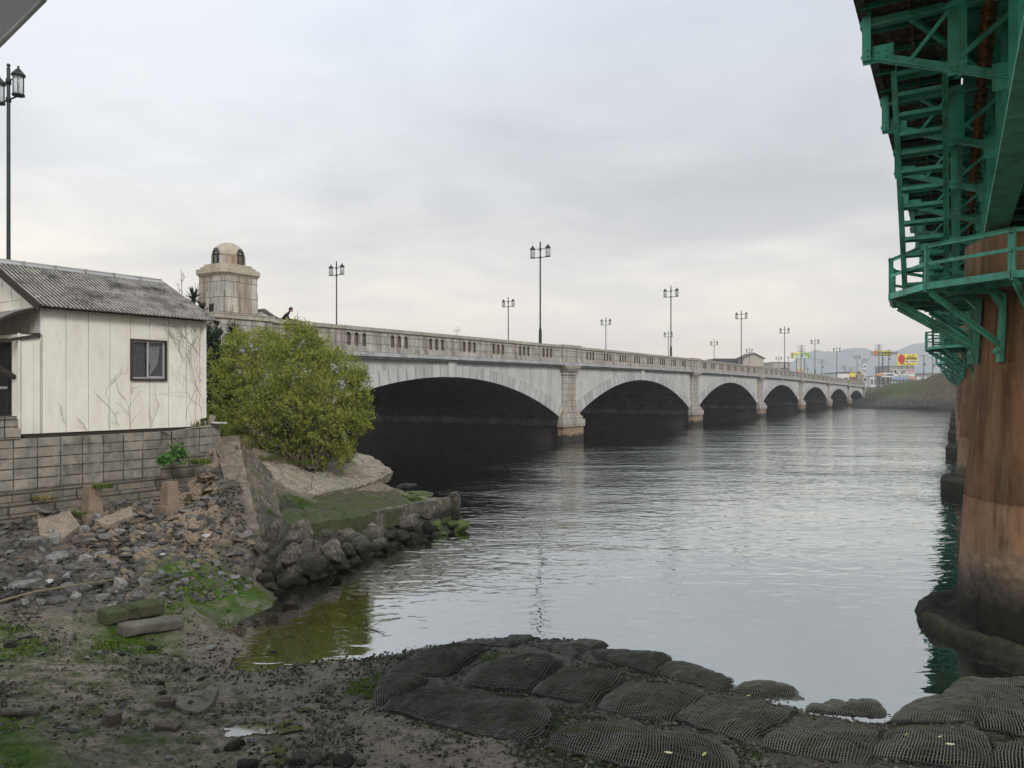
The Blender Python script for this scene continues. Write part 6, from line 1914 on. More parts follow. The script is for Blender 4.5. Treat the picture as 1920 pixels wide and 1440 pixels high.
wk = make_walk(); wk.location = (PX0 - SPAN, 0, 0)
for k in (-2, 0, 1, 2, 3, 4, 5, 6, 7): c = copy_tree(wk, rail); c.location = (PX0 + SPAN * k, 0, 0)
# cantilever brackets
def make_bracket():
    b = MB()
    b.box(-.012, .012, -.59, .98, 8.34, 8.44); b.box(-.05, .05, -.59, .98, 8.34, 8.352)              # top tee
    b.bar((0, .96, 7.99), (0, -.58, 7.40), .012, .13, (1, 0, 0)) if False else b.bar((0, .96, 7.99), (0, -.58, 7.40), .10, .012)
    b.bar((.0, .96, 8.03), (.0, -.58, 7.44), .014, .10)
    b.box(-.06, .06, .94, .955, 7.93, 8.56); b.box(-.06, -.048, .86, .955, 7.93, 8.56)
    b.box(-.012, .012, .62, .95, 7.90, 8.10)
    k = b.build('bracket', M['green'], rail)
    b = MB(); b.box(-.012, .0, -.12, .07, 7.58, 8.36); rivets(b, [(-.012, -.09 + .065 * i, 7.68 + j * .62) for i in range(3) for j in range(2)], .013, 'x')
    b.box(-.012, .0, -.58, -.36, 7.32, 7.62)
    b.build('gusset_plate', M['green'], k)
    b = MB(); b.bar((0, -.02, 7.75), (0, -.58, 8.20), .05, .05); b.bar((0, .45, 7.85), (0, .05, 8.34), .04, .04)
    b.build('brace', M['green'], k)
    b = MB(); rivets(b, [(-.014, .70 + .09 * i, 7.95 + j * .07) for i in range(3) for j in range(2)], .014, 'x'); rivets(b, [(-.06, .90, 7.97 + .08 * i) for i in range(2)], .014, 'x')
    b.build('rivet', M['green'], k)['kind'] = 'stuff'
    return k
bk = make_bracket(); xs0 = 9.88 - 5.6; bk.location = (xs0, 0, 0)
for k in range(1, 54):
    c = copy_tree(bk, rail); c.location = (xs0 + 2.8 * k, 0, 0)
# longitudinal lacing between brackets
b = MB()
for k in range(0, 52):
    x = xs0 + 2.8 * k
    b.bar((x, .5, 8.40), (x + 2.8, -.55, 8.40), .06, .05)
    b.bar((x, -.05, 7.65), (x + 1.4, -.56, 7.9), .05, .05)
lc = b.build('lacing_bar', M['green'], rail); lc['kind'] = 'stuff'

# ------------------------------------------------------------------ bush and plants
def leaf_cloud(name, centers, n_sprigs, per, lsize, m, seed, parent, up=.35, shell=.75, gap=-.23):
    r_ = np.random.RandomState(seed)
    C = np.array([c[:3] for c in centers]); Rd_ = np.array([c[3] for c in centers])
    pr = Rd_ ** 2; pr /= pr.sum()
    k = r_.choice(len(C), n_sprigs, p=pr)
    d = r_.normal(size=(n_sprigs, 3)); d /= np.linalg.norm(d, axis=1)[:, None]
    rad = Rd_[k] * (shell + (1.08 - shell) * r_.rand(n_sprigs) ** .6)
    inner = r_.rand(n_sprigs) < .22
    rad[inner] *= r_.rand(inner.sum())
    rad *= 1 + .22 * np.sin(d[:, 0] * 7 + k) * np.sin(d[:, 2] * 6 + k * 2)
    base_ = C[k] + d * rad[:, None]
    keep = np.array([noise.noise(Vector(p_) * 1.9) + .6 * noise.noise(Vector(p_) * 4.1) > gap for p_ in base_])
    base_, d, k = base_[keep], d[keep], k[keep]; n_sprigs = len(k)
    dirn = d * .7 + r_.normal(size=(n_sprigs, 3)) * .35; dirn[:, 2] += up; dirn /= np.linalg.norm(dirn, axis=1)[:, None]
    ln_ = .10 + .22 * r_.rand(n_sprigs)
    T = r_.rand(n_sprigs, per)
    P_ = base_[:, None, :] + dirn[:, None, :] * (T * ln_[:, None])[:, :, None] + r_.normal(size=(n_sprigs, per, 3)) * .03
    P_ = P_.reshape(-1, 3); n = len(P_)
    a = r_.normal(size=(n, 3)); a += np.repeat(dirn, per, 0) * 1.0; a /= np.linalg.norm(a, axis=1)[:, None]
    bb = np.cross(a, r_.normal(size=(n, 3))); bb /= np.linalg.norm(bb, axis=1)[:, None]
    s = lsize * (.6 + .8 * r_.rand(n))[:, None]
    V_ = np.stack([P_ - a * s * .5, P_ + bb * s * .26, P_ + a * s * .5, P_ - bb * s * .26], 1).reshape(-1, 3)
    F_ = np.arange(n * 4).reshape(-1, 4)
    o = npmesh(name, V_, F_, m, parent)
    cl_tone = r_.rand(len(C))[k]
    tone = np.clip(.20 + .30 * np.repeat(cl_tone, per) + .35 * r_.rand(n) + .18 * np.repeat(r_.rand(n_sprigs), per), 0, 1)
    attr(o, 'tone', np.repeat(tone, 4)); return o
bush_c = []
def bc(px, py, y, r_): q = Q(px, py, y); bush_c.append((q.x, q.y, q.z, r_))
for a in [(560, 700, 24.6, 1.2), (480, 690, 24.8, 1.0), (455, 760, 24.4, .95), (540, 790, 23.9, 1.1), (620, 760, 24.2, 1.05), (635, 702, 24.8, .70), (645, 800, 24.2, .58), (600, 830, 23.9, .65), (510, 835, 23.9, .62),
          (440, 820, 24.3, .6), (500, 668, 25, .6), (540, 650, 25.2, .42), (590, 668, 25, .48), (450, 665, 25, .5), (425, 700, 25, .55), (662, 745, 24.3, .38), (664, 790, 24.3, .32), (640, 845, 24, .35), (465, 855, 24, .35), (560, 745, 23.4, .8), (500, 740, 23.6, .8),
          (610, 800, 23.4, .6), (485, 800, 23.5, .55), (612, 690, 24, .6), (560, 665, 24.4, .5), (668, 720, 24.5, .33), (505, 640, 25.2, .26), (575, 632, 25.3, .24), (550, 622, 25.2, .2), (430, 870, 24.2, .3), (550, 850, 24, .4), (600, 855, 23.6, .4), (500, 862, 23.8, .35), (560, 868, 23.6, .3), (645, 866, 23.7, .25), (670, 770, 24.1, .28), (676, 735, 24.3, .22)]: bc(*a)
_r = random.Random(77); _base = list(bush_c)
for _ in range(230):
    c_ = _r.choice(_base); d_ = Vector((_r.gauss(0, 1), _r.gauss(0, .7), _r.gauss(.35, 1))).normalized(); k_ = c_[3] * _r.uniform(1.0, 1.22) + .04
    bush_c.append((c_[0] + d_.x * k_, c_[1] + d_.y * k_, c_[2] + d_.z * k_, _r.uniform(.09, .2)))
gb_ = P(575, 866, 1.75)
bush = empty('green_bush', (gb_.x, gb_.y, 1.75), 0, 'big yellowish green leafy bush growing on the slab between the house and the first arch', 'bush')
lc_ = [(c[0] - gb_.x, c[1] - gb_.y, c[2] - 1.75, c[3]) for c in bush_c]
leaf_cloud('foliage', lc_, 15000, 13, .062, M['bushleaf'], 3, bush)
b = MB(); rr = random.Random(8)
for c in lc_[:len(_base)]:
    st_ = Vector((rr.uniform(-.4, .4), rr.uniform(-.3, .3), -.2)); en = Vector(c[:3]); mid = st_.lerp(en, .5) + Vector((rr.uniform(-.2, .2), rr.uniform(-.2, .2), rr.uniform(-.3, .1)))
    pts = [st_.lerp(mid, t_) .lerp(mid.lerp(en, t_), t_) for t_ in np.linspace(0, 1, 7)]
    b.tube(pts, .045, 5, .012)
    for _ in range(7):
        d = Vector((rr.gauss(0, 1), rr.gauss(0, 1), rr.gauss(.4, .8))).normalized()
        b.tube([en, en + d * c[3] * .5, en + d * c[3] * 1.15 + Vector((0, 0, .05))], .012, 4, .004)
b.build('stem', M['bark'], bush)
# dark shrub behind house corner, palm tufts
dk_c = []
for a in [(405, 650, 26.5, .6), (400, 720, 26.3, .6), (410, 780, 26, .6), (398, 690, 26, .5), (405, 830, 25.6, .5), (430, 740, 26.3, .6)]:
    q = Q(*a[:3]); dk_c.append((q.x, q.y, q.z, a[3]))
q0 = Q(405, 850, 26)
shb = empty('dark_shrub', (q0.x, q0.y, 2.0), 0, 'dark evergreen shrub squeezed between the house corner and the big bush', 'shrub')
o = leaf_cloud('foliage', [(c[0] - q0.x, c[1] - q0.y, c[2] - 2, c[3]) for c in dk_c], 2600, 10, .09, M['darkbushleaf'] if 'darkbushleaf' in M else leaf_mat('dark_bush_leaf', (.015, .032, .010), (.03, .06, .018), (.055, .10, .03)), 7, shb)
b = MB()
for c in dk_c: b.tube([(0, 0, -.3), (c[0] - q0.x, c[1] - q0.y, c[2] - 2)], .04, 5, .015)
b.build('stem', M['bark'], shb)
def palm(px, py, y, r_, n, label, seed, zt0=2.5):
    q = Q(px, py, y); rr = random.Random(seed)
    t = empty('spiky_palm', (q.x, q.y, zt0), 0, label, 'palm', 'spiky palms behind the house')
    h = q.z - zt0
    b = MB(); b.tube([(0, 0, -.3), (.05, 0, h * .5), (0, 0, h)], .09, 8, .07); b.build('trunk', M['bark'], t)
    b = MB()
    for k in range(n):
        a = rr.uniform(0, 6.28); e = rr.uniform(-.5, 1.4); d = Vector((math.cos(a) * math.cos(e), math.sin(a) * math.cos(e), math.sin(e))); L_ = r_ * rr.uniform(.7, 1.1)
        s_ = d.cross(Vector((0, 0, 1))).normalized() * .02
        p0_ = Vector((0, 0, h)); p1_ = p0_ + d * L_ * .5; p2_ = p0_ + d * L_ + Vector((0, 0, -.12 * L_))
        b.add([p0_ - s_, p0_ + s_, p1_ + s_ * 1.3, p1_ - s_ * 1.3, p2_], [(0, 1, 2, 3), (3, 2, 4)])
    b.build('frond', M['leafd'], t)
palm(437, 628, 27, .62, 130, 'dark spiky palm tuft in front of the parapet below the domed pavilion', 1)
palm(362, 562, 27, .6, 90, 'dark spiky palm tuft showing above the house roof end', 2)
palm(392, 640, 26, .6, 90, 'dark spiky palm tuft close against the house corner', 4)
palm(378, 585, 27.5, .5, 70, 'small spiky palm tuft peeping over the roof edge', 3)
def sapling(px, top_py, y, z0, label, seed, n=14, L0=.5, m='bark'):
    rr = random.Random(seed); q = Q(px, top_py, y); t = empty('bare_sapling', (q.x, q.y, z0), 0, label, 'tree', 'bare saplings behind the house')
    h = q.z - z0; b = MB(); b.tube([(0, 0, -.3), (.03, 0, h * .6), (0, 0, h)], .03, 6, .006); b.build('trunk', M[m], t)
    b = MB()
    for k in range(n):
        f = .55 + .43 * k / n; a = rr.uniform(0, 6.28); s_ = Vector((.0, 0, h * f)); L_ = L0 * (1.15 - f) * rr.uniform(.6, 1.1) * 2
        e = s_ + Vector((math.cos(a) * L_ * .45, math.sin(a) * L_ * .45, L_ * .9)); m_ = s_.lerp(e, .5) + Vector((math.cos(a), math.sin(a), 0)) * .06
        b.tube([s_, m_, e], .011, 4, .003)
        for _ in range(3):
            d = Vector((rr.gauss(0, .4), rr.gauss(0, .4), .5)) * .16; b.tube([m_.lerp(e, rr.random()), m_.lerp(e, .8) + d], .006, 3, .003)
    b.build('crown', M[m], t)
sapling(340, 505, 27, 2.9, 'tall bare grey sapling rising above the house roof', 1)
sapling(366, 530, 27.5, 2.9, 'shorter bare sapling beside the domed pavilion', 2)
sapling(437, 570, 26, 2.2, 'pale bare sapling in front of the domed pavilion', 3, m='dry')
sapling(558, 582, 25.5, 2.0, 'thin flowering twig above the bush against the sky', 5, 8, .3)

# grasses and weeds
def tuft(px, py, y, n, r_, hmin, hmax, m, label, seed, zfix=None, wd=.006):
    q = Q(px, py, y); z = q.z if zfix is None else zfix
    rs = np.random.RandomState(seed); a = rs.rand(n) * 6.28; rad = r_ * np.sqrt(rs.rand(n))
    pts = np.stack([np.cos(a) * rad * 1.6, np.sin(a) * rad], -1)
    o = blades('weed_clump', pts, np.zeros(n), hmin, hmax, m, seed, wd, .9); o.location = (q.x, q.y, z)
    return tag(o, label, 'weeds')
M['drygrass'] = leaf_mat('dry_grass', (.10, .10, .035), (.21, .18, .08), (.36, .30, .16))
tuft(350, 795, 18.3, 420, .28, .1, .35, M['drygrass'], 'dry weeds at the foot of the house corner', 1, 3.02)
tuft(370, 798, 18.4, 260, .2, .1, .3, M['grassblade'], 'green weeds right at the house corner', 2, 3.02)
tuft(418, 822, 18.9, 420, .22, .1, .35, M['grassblade'], 'yellow green grass clump at the end of the block wall', 3, 2.85)
tuft(440, 850, 19.0, 420, .28, .15, .45, M['drygrass'], 'dry pinkish weeds trailing behind the revetment cap', 4, 2.45)
tuft(455, 875, 19.6, 320, .28, .15, .4, M['drygrass'], 'dry weeds on the slope below the big bush', 5, 2.0)
tuft(155, 975, 14.9, 260, .13, .05, .14, M['grassblade'], 'small green grass tuft on the upper rubble', 6, 1.50)
tuft(193, 887, 14.9, 200, .12, .04, .14, M['grassblade'], 'small weeds on the footing ledge', 7, 2.05)
tuft(85, 937, 14.6, 160, .16, .04, .12, M['drygrass'], 'dry weeds on the footing at left', 8, 1.86)
tuft(377, 875, 17.2, 240, .16, .05, .2, M['grassblade'], 'grass tuft beside the rough wall end', 9, 2.3)
tuft(235, 1140, 12.9, 120, .06, .04, .12, M['grassblade'], 'pale green sprig growing on the mossy stone block', 10)
tuft(560, 868, 23.6, 700, .7, .1, .3, M['grassblade'], 'low grass under the front of the big bush', 11, 1.7)
tuft(480, 868, 22.8, 500, .5, .1, .3, M['grassblade'], 'low dark grass at the left foot of the big bush', 12, 1.85)
def ivy(px, py, y, r_, n, label, seed):
    q = Q(px, py, y); t = empty('ivy_plant', q, 0, label, 'plant', 'bright ivy plants on the wall')
    rr = random.Random(seed); b = MB(); sm_ = MB()
    for _ in range(n):
        p = Vector((rr.gauss(0, r_ * .5), rr.gauss(0, r_ * .25), rr.gauss(0, r_ * .42))); d = Vector((rr.gauss(.3, .5), rr.gauss(-.8, .4), rr.gauss(.5, .5))).normalized()
        a = d.orthogonal().normalized(); a.rotate(Matrix.Rotation(rr.random() * 6, 3, d)); c = d.cross(a); s = .045 * rr.uniform(.6, 1.3)
        b.add([p - a * s, p - a * s * .3 + c * s * .8, p + a * s, p - a * s * .3 - c * s * .8], [(0, 1, 2), (0, 2, 3)])
        if rr.random() < .15: sm_.tube([(0, .05, 0), p * .6, p], .005, 3)
    b.build('foliage', M['leafg'], t); sm_.build('stem', M['bark'], t)
ivy(333, 850, 16.75, .19, 260, 'bright green ivy clump on the wall bend, right and larger', 1)
ivy(307, 862, 16.3, .13, 140, 'bright green ivy clump below left of the larger one', 2)
# vines on the house wall
def vine(pts0, seed, nb, label, gens=3, L0=.6):
    rr = random.Random(seed); b = MB()
    def grow(x, z, a, L, w_, g):
        pts = [(x, -.008, z)]; n = 8
        for k in range(n):
            a += rr.uniform(-.35, .35) - (a - math.pi / 2) * .08
            x += math.cos(a) * L / n; z += math.sin(a) * L / n
            if z > 5.62 or x > 3.68 or x < .1: break
            if WX0 - .06 < x < WX1 + .06 and WZ0 - .08 < z < WZ1 + .08: break
            pts.append((x, -.008, z))
            if g > 0 and rr.random() < .5: grow(x, z, a + rr.choice((-1, 1)) * rr.uniform(.4, .9), L * .62, w_ * .7, g - 1)
        if len(pts) > 1: b.tube(pts, w_, 3, w_ * .5)
    for (x, z, a, L) in pts0: grow(x, z, a, L, .0037, gens)
    o = b.build('climbing_vine', M['vine']); o.location = HN; o.rotation_euler = (0, 0, HA)
    return tag(o, label, 'vine', 'dry climbing vines on the house wall')
vine([(3.62, 3.15, 1.75, 2.4), (3.5, 3.15, 1.9, 2.2), (3.55, 4.2, 1.7, 1.7), (3.3, 4.6, 1.8, 1.3), (3.0, 4.9, 1.5, 1.0), (3.6, 4.8, 2.0, 1.2), (3.2, 3.3, 1.7, 1.8)], 4, 7, 'dense leafless vine climbing the right end of the white wall')
vine([(1.38, 3.15, 1.5, .8), (1.42, 4.1, 1.2, .35), (.9, 3.12, 1.8, .35), (1.85, 3.13, 1.6, .75), (2.33, 3.13, 1.5, .6), (1.6, 3.2, 2.2, .3), (1.88, 3.9, 1.4, .3), (.45, 3.3, 1.5, .3)], 19, 7, 'sparse leafless vine low on the middle of the white wall', 1)
# debris by the wall end
q = H2W(3.86, -.1, 3.1); b = MB(); b.box(-.14, .22, -.12, .12, 0, .025); o = b.build('board_piece', M['plastic']); o.location = (q.x + .12, q.y, 3.18); o.rotation_euler = (0, .06, .4); tag(o, 'small pale board resting on the end of the block wall', 'board')
b = MB(); b.box(-.07, .07, -.02, .02, 0, .26); o = b.build('broken_tile', M['tan_conc']); o.location = (q.x - .05, q.y, 3.12); o.rotation_euler = (.1, .25, .3); tag(o, 'upright broken pinkish tile beside the house corner', 'tile')
b = MB(); b.box(-.08, .08, -.06, .06, -.02, .22); o = b.build('rusty_can', M['rust']); 
o.location = (q.x - .2, q.y - .02, 3.1); o.rotation_euler = (.2, -.3, .8); o.data.materials[0] = M['darkwood']; o.name = 'wood_stump'; tag(o, 'dark rotten wood stump at the foot of the house corner', 'stump')
stick([H2W(2.3, -.5, 3.06), H2W(2.55, -.56, 2.9), H2W(2.75, -.6, 2.72)], .012, 'dark metal rod leaning down over the block wall', 'black', 'metal_rod')

# ------------------------------------------------------------------ near sign (back side)
sg = empty('road_sign', Q(-118, -10, 3.0).xy.to_3d(), 0, 'grey back of a diamond road sign cut off at the top left corner', 'road sign')
cz = Q(-118, -10, 3.0).z; sg.location.z = 0.9
b = MB(); hd = .445; rc = .035; pts = []
for k in range(4):
    a0 = k * math.pi / 2; cx, cy = math.cos(a0) * (hd - rc * 1.41), math.sin(a0) * (hd - rc * 1.41)
    for u in np.linspace(-math.pi / 4, math.pi / 4, 7): pts.append((cx + rc * math.cos(a0 + u), cy + rc * math.sin(a0 + u)))
n_ = len(pts); zz = cz - .9
b.add([(x, 0, zz + y) for x, y in pts] + [(x, .012, zz + y) for x, y in pts], [tuple(range(n_)), tuple(range(2 * n_ - 1, n_ - 1, -1))])
b.build('panel', M['signback'], sg)
b = MB(); b.tube([(x, .004, zz + y) for x, y in pts + [pts[0]]], .011, 6); b.build('rim', M['signrim'], sg)
b = MB(); b.tube([(-.0, .05, -.3), (0, .05, zz + .3)], .035, 10); b.build('post', M['signrim'], sg)

# ------------------------------------------------------------------ far side town
def text_mesh(s, size, m, parent, loc, rz, align='CENTER', name='lettering'):
    cu = bpy.data.curves.new(name, 'FONT'); cu.body = s; cu.size = size; cu.align_x = align; cu.align_y = 'CENTER'; cu.extrude = .01; cu.offset = size * .018
    cu.resolution_u = 2
    o = bpy.data.objects.new(name, cu); COL.objects.link(o)
    dg = bpy.context.evaluated_depsgraph_get(); me = bpy.data.meshes.new_from_object(o.evaluated_get(dg)); bpy.data.objects.remove(o)
    me.materials.clear(); me.materials.append(m)
    o = bpy.data.objects.new(name, me); COL.objects.link(o); o.parent = parent; o.location = loc; o.rotation_euler = (math.pi / 2, 0, rz)
    return o
def board(px0, py0, px1, py1, y, m, label, texts, legs=(), legz=4.4, yaw=0.0, name='billboard', extra=()):
    """billboard spanning the photo rectangle at distance y; texts: (string, cx, cy, size(rel height), mat)"""
    a, c = Q(px0, py1, y), Q(px1, py0, y); W_b, H_b = c.x - a.x, c.z - a.z
    t = empty(name, ((a.x + c.x) / 2, y, legz), 0, label, 'billboard')
    zc = (a.z + c.z) / 2 - legz
    b = MB(); b.box(-W_b / 2, W_b / 2, 0, .25, zc - H_b / 2, zc + H_b / 2); b.build('panel', M[m], t)
    for (x0, y0, x1, y1, mm) in extra:
        b = MB(); b.box(-W_b / 2 + x0 * W_b, -W_b / 2 + x1 * W_b, -.03, 0.0, zc + H_b / 2 - y1 * H_b, zc + H_b / 2 - y0 * H_b); b.build('colour_block', M[mm], t)
    for (s, cx, cy, sz, mm) in texts:
        text_mesh(s, sz * H_b, M[mm], t, (-W_b / 2 + cx * W_b, -.06, zc + H_b / 2 - cy * H_b), 0)
    b = MB()
    for f in legs: b.box(-W_b / 2 + f * W_b - .12, -W_b / 2 + f * W_b + .12, .05, .2, 0, zc - H_b / 2)
    if legs: b.build('leg', M['pole'] if y > 200 else M['white'], t)
    return t, W_b, H_b, zc
t, Wb, Hb, zc = board(1683, 664, 1720, 685, 240, 'yellow', 'yellow roof billboard with a big red round shape at its left', [('よしだ', .68, .17, .2, 'black'), ('精肉商店', .70, .40, .24, 'black'), ('本店 この先右折', .66, .67, .14, 'black'), ('営業中　お気軽にどうぞ', .55, .9, .1, 'black')], (.2, .5, .8), 8.5, extra=[(.38, .57, .97, .77, 'white')])
b = MB(); pts = [(math.cos(a) * Wb * .175 * (1 + .06 * math.sin(3 * a)), math.sin(a) * Hb * .40 * (1 - .08 * math.cos(2 * a))) for a in np.linspace(0, 2 * math.pi, 28, endpoint=False)]
b.add([(-Wb * .30 + x, -.05, zc + .05 * Hb + z) for x, z in pts], [tuple(range(28))]); b.build('red_emblem', M['red'], t)
t['label'] = 'yellow roof billboard with a big red round shape at its left'
board(1639, 658, 1671, 667, 236, 'yellow', 'narrow yellow sign with dark lettering on a tall dark pole', [('らくだ珈琲焙煎所', .56, .5, .72, 'black')], (.5,), 4.4, extra=[(0, .86, 1, 1.0, 'black'), (0, 0, .18, .8, 'orange')])
board(1675, 693, 1715, 706, 205, 'white', 'wide white billboard with black writing and a pink corner panel', [('さくら皮膚科', .36, .2, .26, 'black'), ('内科・整形クリニック', .52, .52, .27, 'black'), ('診療 月〜土 この先すぐ', .5, .85, .15, 'black'), ('駐車場有', .82, .16, .2, 'white')], (), extra=[(.66, .02, .98, .3, 'red'), (.03, .1, .12, .45, 'black')])
board(1673, 707, 1704, 711.5, 205, 'blue', 'pale blue strip sign hanging below the white billboard', [('有料老人ホーム　入居受付中', .52, .5, .6, 'white')], (.1, .3, .5, .7, .9), 4.0)
board(1704.5, 707, 1714.5, 711.5, 205, 'orange', 'short orange strip sign beside the pale blue one', [('求人募集', .5, .5, .62, 'white')], (.2, .8), 4.0)
board(1654, 699, 1674, 707, 205, 'white', 'small white sign with black writing left of the wide billboard', [('みなと測量設計', .5, .5, .42, 'black')], (.2, .5, .8), 4.0)
board(1643, 700, 1653, 705, 210, 'orange', 'small rusty orange sign at the left of the roadside signs', [('塗装', .5, .5, .8, 'white')], (.3, .7), 4.0)
t, Wb, Hb, zc = board(1483.5, 661, 1518, 672, 250, 'lime', 'green roadside sign with white cloud lettering above the bridge parapet', [('いきいき市場', .52, .52, .5, 'lime')], (.3, .72), 4.4, extra=[(.12, .28, .88, .9, 'white'), (.02, .1, .14, .5, 'orange'), (.15, .0, .6, .22, 'yellow')])
board(1495.5, 679, 1504.5, 697, 262, 'white', 'tall white sign with red and black squares beside the utility pole', [('薬', .3, .12, .16, 'red'), ('局', .72, .12, .16, 'red'), ('本', .3, .32, .15, 'black'), ('店', .72, .32, .15, 'black'), ('24', .5, .52, .15, 'black'), ('OPEN', .5, .9, .12, 'white')], (), extra=[(0, .66, 1, .76, 'lime'), (0, .82, 1, 1, 'orange')], name='store_sign')
# slim white pylon sign with ring
q = Q(1621, 690, 300); t = empty('pylon_sign', (q.x, 300, 4.4), 0, 'slim white pylon sign with a ring on top beyond the far pavilion', 'sign')
b = MB(); b.box(-.7, .7, 0, .4, 0, (731 - 681) / F * 300 - .4); b.build('panel', M['white'], t)
b = MB(); zc = (731 - 677) / F * 300 - .4; b.tube([(math.cos(a) * .8, .2, zc + math.sin(a) * .8) for a in np.linspace(0, 6.2832, 17)], .13, 5); b.build('ring', M['pole'], t)
for k, s in enumerate('みなと湯'): text_mesh(s, 1.5, M['black'], t, (0, -.06, zc - 2.3 - k * 1.75), 0)

def house_b(px0, px1, eave_py, ridge_py, y, mw, mr, label, z0=4.4, depth=9, windows=(), yaw=0.0):
    a, c = Q(px0, eave_py, y), Q(px1, eave_py, y); W2 = (c.x - a.x) / 2; H_ = a.z - z0; rz = Q(0, ridge_py, y).z - z0
    t = empty('gabled_house', ((a.x + c.x) / 2, y, z0), yaw, label, 'house')
    b = MB(); b.box(-W2, W2, 0, depth, 0, H_); b.add([(-W2, 0, H_), (W2, 0, H_), (0, 0, rz), (-W2, depth, H_), (W2, depth, H_), (0, depth, rz)], [(0, 1, 2), (5, 4, 3)]); b.build('wall', M[mw], t)
    b = MB(); e = .5
    for s in (-1, 1):
        k = (rz - H_) / W2
        vs = [(0, -e, rz + .12), (s * (W2 + e), -e, H_ - e * k + .12), (s * (W2 + e), depth + e, H_ - e * k + .12), (0, depth + e, rz + .12)]
        vs += [(v[0], v[1], v[2] + .22) for v in vs]
        b.add(vs, [(0, 1, 2, 3), (7, 6, 5, 4), (0, 4, 5, 1), (1, 5, 6, 2), (2, 6, 7, 3)])
    b.build('roof', M[mr], t)
    for (x0, x1, z0_, z1_) in windows:
        b = MB(); b.box(x0 - .1, x1 + .1, -.06, 0, z0_ - .1, z1_ + .1); wv = b.build('window', M['white'], t)
        b = MB(); b.box(x0, x1, -.1, -.06, z0_, z1_); b.build('pane', M['glass'], wv)
    return t
t = house_b(1394, 1432, 672, 663, 262, 'beigew', 'tileroof', 'beige gabled house with dark roof rising behind the bridge parapet', depth=9, windows=[(-1.6, 1.6, 5.3, 7.6), (-3.3, -2.6, 5.6, 6.6)])
# side face windows
b = MB(); b.box(0, .06, 2, 4, 5.3, 7.6); wv = b.build('window', M['white'], t); wv.location = ((Q(1432, 0, 262).x - Q(1394, 0, 262).x) / 2, 0, 0)
b = MB(); b.box(.06, .1, 2.2, 3.8, 5.5, 7.4); b.build('pane', M['glass'], wv)
def flat_b(px0, px1, py, y, m, label, z0=4.4, depth=12, wins=0, name='commercial_building', roofm='greyc', wmat='glass', band=None):
    a, c = Q(px0, py, y), Q(px1, py, y); W2 = (c.x - a.x) / 2; H_ = a.z - z0
    t = empty(name, ((a.x + c.x) / 2, y, z0), 0, label, 'building')
    b = MB(); b.box(-W2, W2, 0, depth, 0, H_); b.build('wall', M[m], t)
    b = MB(); b.box(-W2 - .2, W2 + .2, -.25, depth + .2, H_, H_ + .35); b.build('roof', M[roofm], t)
    for k in range(wins):
        x = -W2 + (k + .5) * 2 * W2 / wins; b = MB(); b.box(x - W2 / wins * .6, x + W2 / wins * .6, -.05, 0, H_ * .35, H_ * .8); b.build('window', M[wmat], t)
    if band: b = MB(); b.box(-W2, W2, -.08, 0, H_ * .72, H_ * .98); b.build('sign_band', M[band], t)
    return t
flat_b(1341, 1394, 674, 268, 'navy', 'dark navy flat building left of the beige gabled house', wins=3, wmat='white', roofm='tileroof')
flat_b(1450, 1482, 680, 300, 'beigew', 'pale pinkish building partly hidden behind the parapet', wins=3)
flat_b(1530, 1566, 702, 330, 'white', 'low white shop building with grey sign band left of the mauve store', wins=4, band='greyc')
flat_b(1569, 1592, 700, 300, 'white', 'low white store front left of the colourful store', wins=2, roofm='tileroof', band='white')
tt = flat_b(1592.5, 1610, 698, 300, 'red', 'colourful store front with yellow and red panels beside the far pavilion', wins=3, band='yellow')
flat_b(1632, 1650, 706, 330, 'white', 'low white building behind the far pavilion right side', wins=3)
flat_b(1716, 1765, 701, 255, 'greyc', 'long grey concrete building behind the grassy mound', wins=4, wmat='white')
flat_b(1668, 1712, 687, 300, 'greyc', 'grey office block behind the yellow billboard', wins=6)
flat_b(1545, 1640, 709, 420, 'greyc', 'long low warehouse far behind the stores', wins=9)
flat_b(1480, 1530, 706, 380, 'white', 'distant pale building behind the green sign', wins=5)
# car roofs/guard rail by bridge end
b = MB()
for k in range(16): b.box(k * 1.9, k * 1.9 + .1, 0, .1, 0, .95)
for z in (.4, .65, .9): b.box(0, 28.6, 0, .06, z, z + .07)
o = b.build('guard_rail', M['white']); q = Q(1636, 726, 216); o.location = (q.x, q.y, 4.5); o.rotation_euler = (0, 0, -.35); tag(o, 'white roadside guard rail between the far pavilion and the signs', 'guard rail')

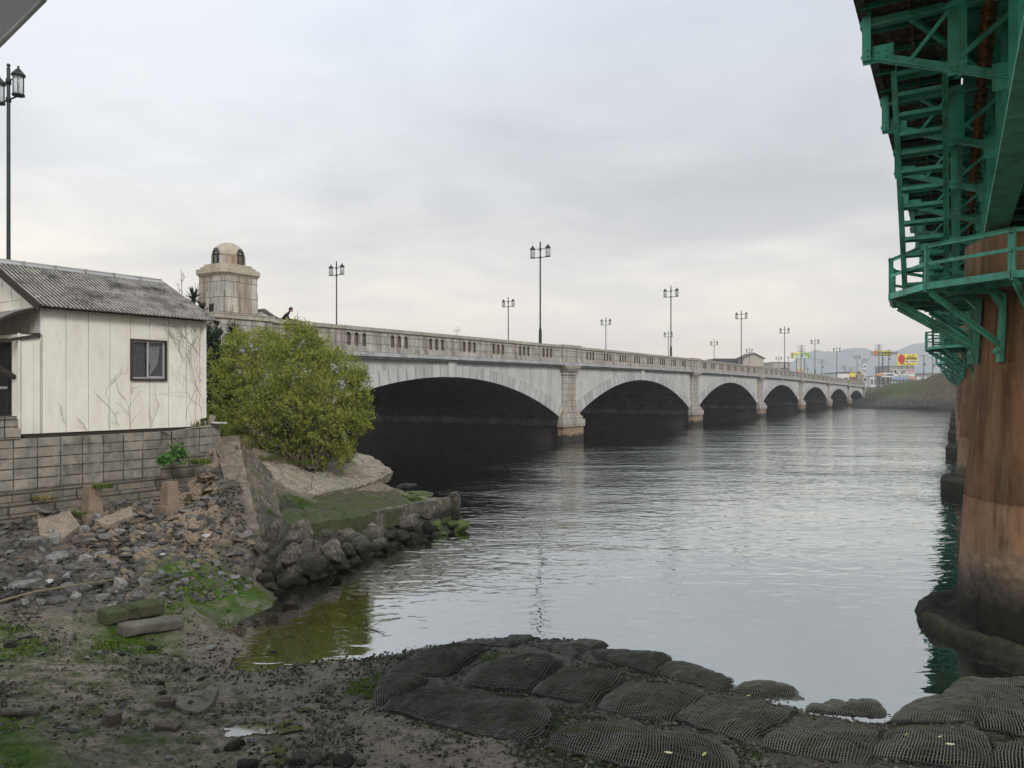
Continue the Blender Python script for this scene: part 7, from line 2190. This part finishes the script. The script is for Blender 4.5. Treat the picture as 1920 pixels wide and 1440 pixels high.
def upole(px, top_py, y, label, z0=4.4, arms=3):
    q = Q(px, top_py, y); t = empty('utility_pole', (q.x, y, z0), 0, label, 'utility pole', 'utility poles on the far bank')
    h = q.z - z0; b = MB(); b.lathe([(.19, 0), (.12, h)], 8); b.build('post', M['pole'], t)
    b = MB()
    for k in range(arms): b.box(-1.1, 1.1, -.06, .06, h - .5 - k * .8, h - .38 - k * .8)
    if arms:
        for k in range(arms):
            for x in (-1, -.4, .4, 1): b.lathe([(.05, h - .38 - k * .8), (.05, h - .15 - k * .8)], 5, (x, 0))
        b.build('crossarm', M['pole'], t)
        b = MB(); b.lathe([(.28, h - 3.6), (.28, h - 2.7)], 8, (.45, 0)); b.build('transformer', M['greyc'], t)
    return q
ps = [upole(1502, 647, 235, 'utility pole rising through the green sign'), upole(1541, 673, 300, 'utility pole left of the mountains gap lamp'), upole(1583, 684, 330, 'slim utility pole above the white store'), upole(1595, 689, 340, 'slim utility pole above the colourful store'),
      upole(1648, 645, 232, 'tall utility pole through the narrow yellow sign'), upole(1666, 655, 250, 'utility pole right of the narrow yellow sign'), upole(1732, 665, 250, 'railway mast above the grassy mound, left one', arms=1), upole(1749, 668, 250, 'railway mast beside the green bridge, right one', arms=1), upole(1655.5, 667, 236, 'dark sign column under the narrow yellow sign', arms=0), upole(1478, 668, 300, 'short pole left of the green sign', arms=1), upole(1514, 690, 320, 'short pole right of the store sign', arms=1)]
def wire(a, c, sag, label):
    pts = [a.lerp(c, f) - Vector((0, 0, sag * 4 * f * (1 - f))) for f in np.linspace(0, 1, 11)]
    b = MB(); b.tube(pts, .035, 4); tag(b.build('overhead_wire', M['wire']), label, 'wire', 'overhead wires on the far bank')
for i, (a, c) in enumerate([(0, 1), (1, 2), (2, 3), (3, 4), (4, 5), (5, 6), (6, 7), (0, 10)]):
    nm = ['green sign pole and the mountains gap pole', 'mountains gap pole and the white store pole', 'the two store poles', 'colourful store pole and the yellow sign pole', 'the two poles at the yellow sign', 'yellow sign and the railway masts', 'the two railway masts', 'green sign pole and the short pole']
    for dz, wd in ((.3, 'upper'), (1.1, 'lower')): wire(ps[a] - Vector((0, 0, dz)), ps[c] - Vector((0, 0, dz)), 1.5 if i < 5 else .4, f'{wd} cable between ' + nm[i])
# small mast on top beyond the bridge
q = Q(857, 612, 160); t = empty('small_mast', (q.x, q.y, 0), 0, 'small lattice beacon mast showing above the parapet', 'mast')
h = q.z; b = MB(); b.lathe([(.1, 0), (.08, h - 1.4)], 6); 
for s in (-.5, .5): b.tube([(s, 0, h - 1.2), (s, 0, h - .2)], .05, 5)
b.tube([(-.5, 0, h - .8), (.5, 0, h - .8)], .05, 5); b.tube([(-.5, 0, h - 1.2), (.5, 0, h - 1.2)], .05, 5); b.tube([(0, 0, h - 1.4), (0, 0, h)], .04, 5); b.build('mast_frame', M['greyc'], t)

# ------------------------------------------------------------------ haze
hz = bpy.data.materials.new('haze'); hz.use_nodes = True; t = NT(hz.node_tree); hz.node_tree.nodes.clear()
pv = t.n('ShaderNodeVolumePrincipled', {'Color': (.92, .95, .98, 1), 'Density': .00066, 'Anisotropy': 0.0})
t.n('ShaderNodeOutputMaterial', {'Volume': pv.outputs[0]})
b = MB(); b.box(-1500, 3600, -300, 2700, -4.5, 168)
hzo = b.build('haze', hz); hzo['kind'] = 'stuff'
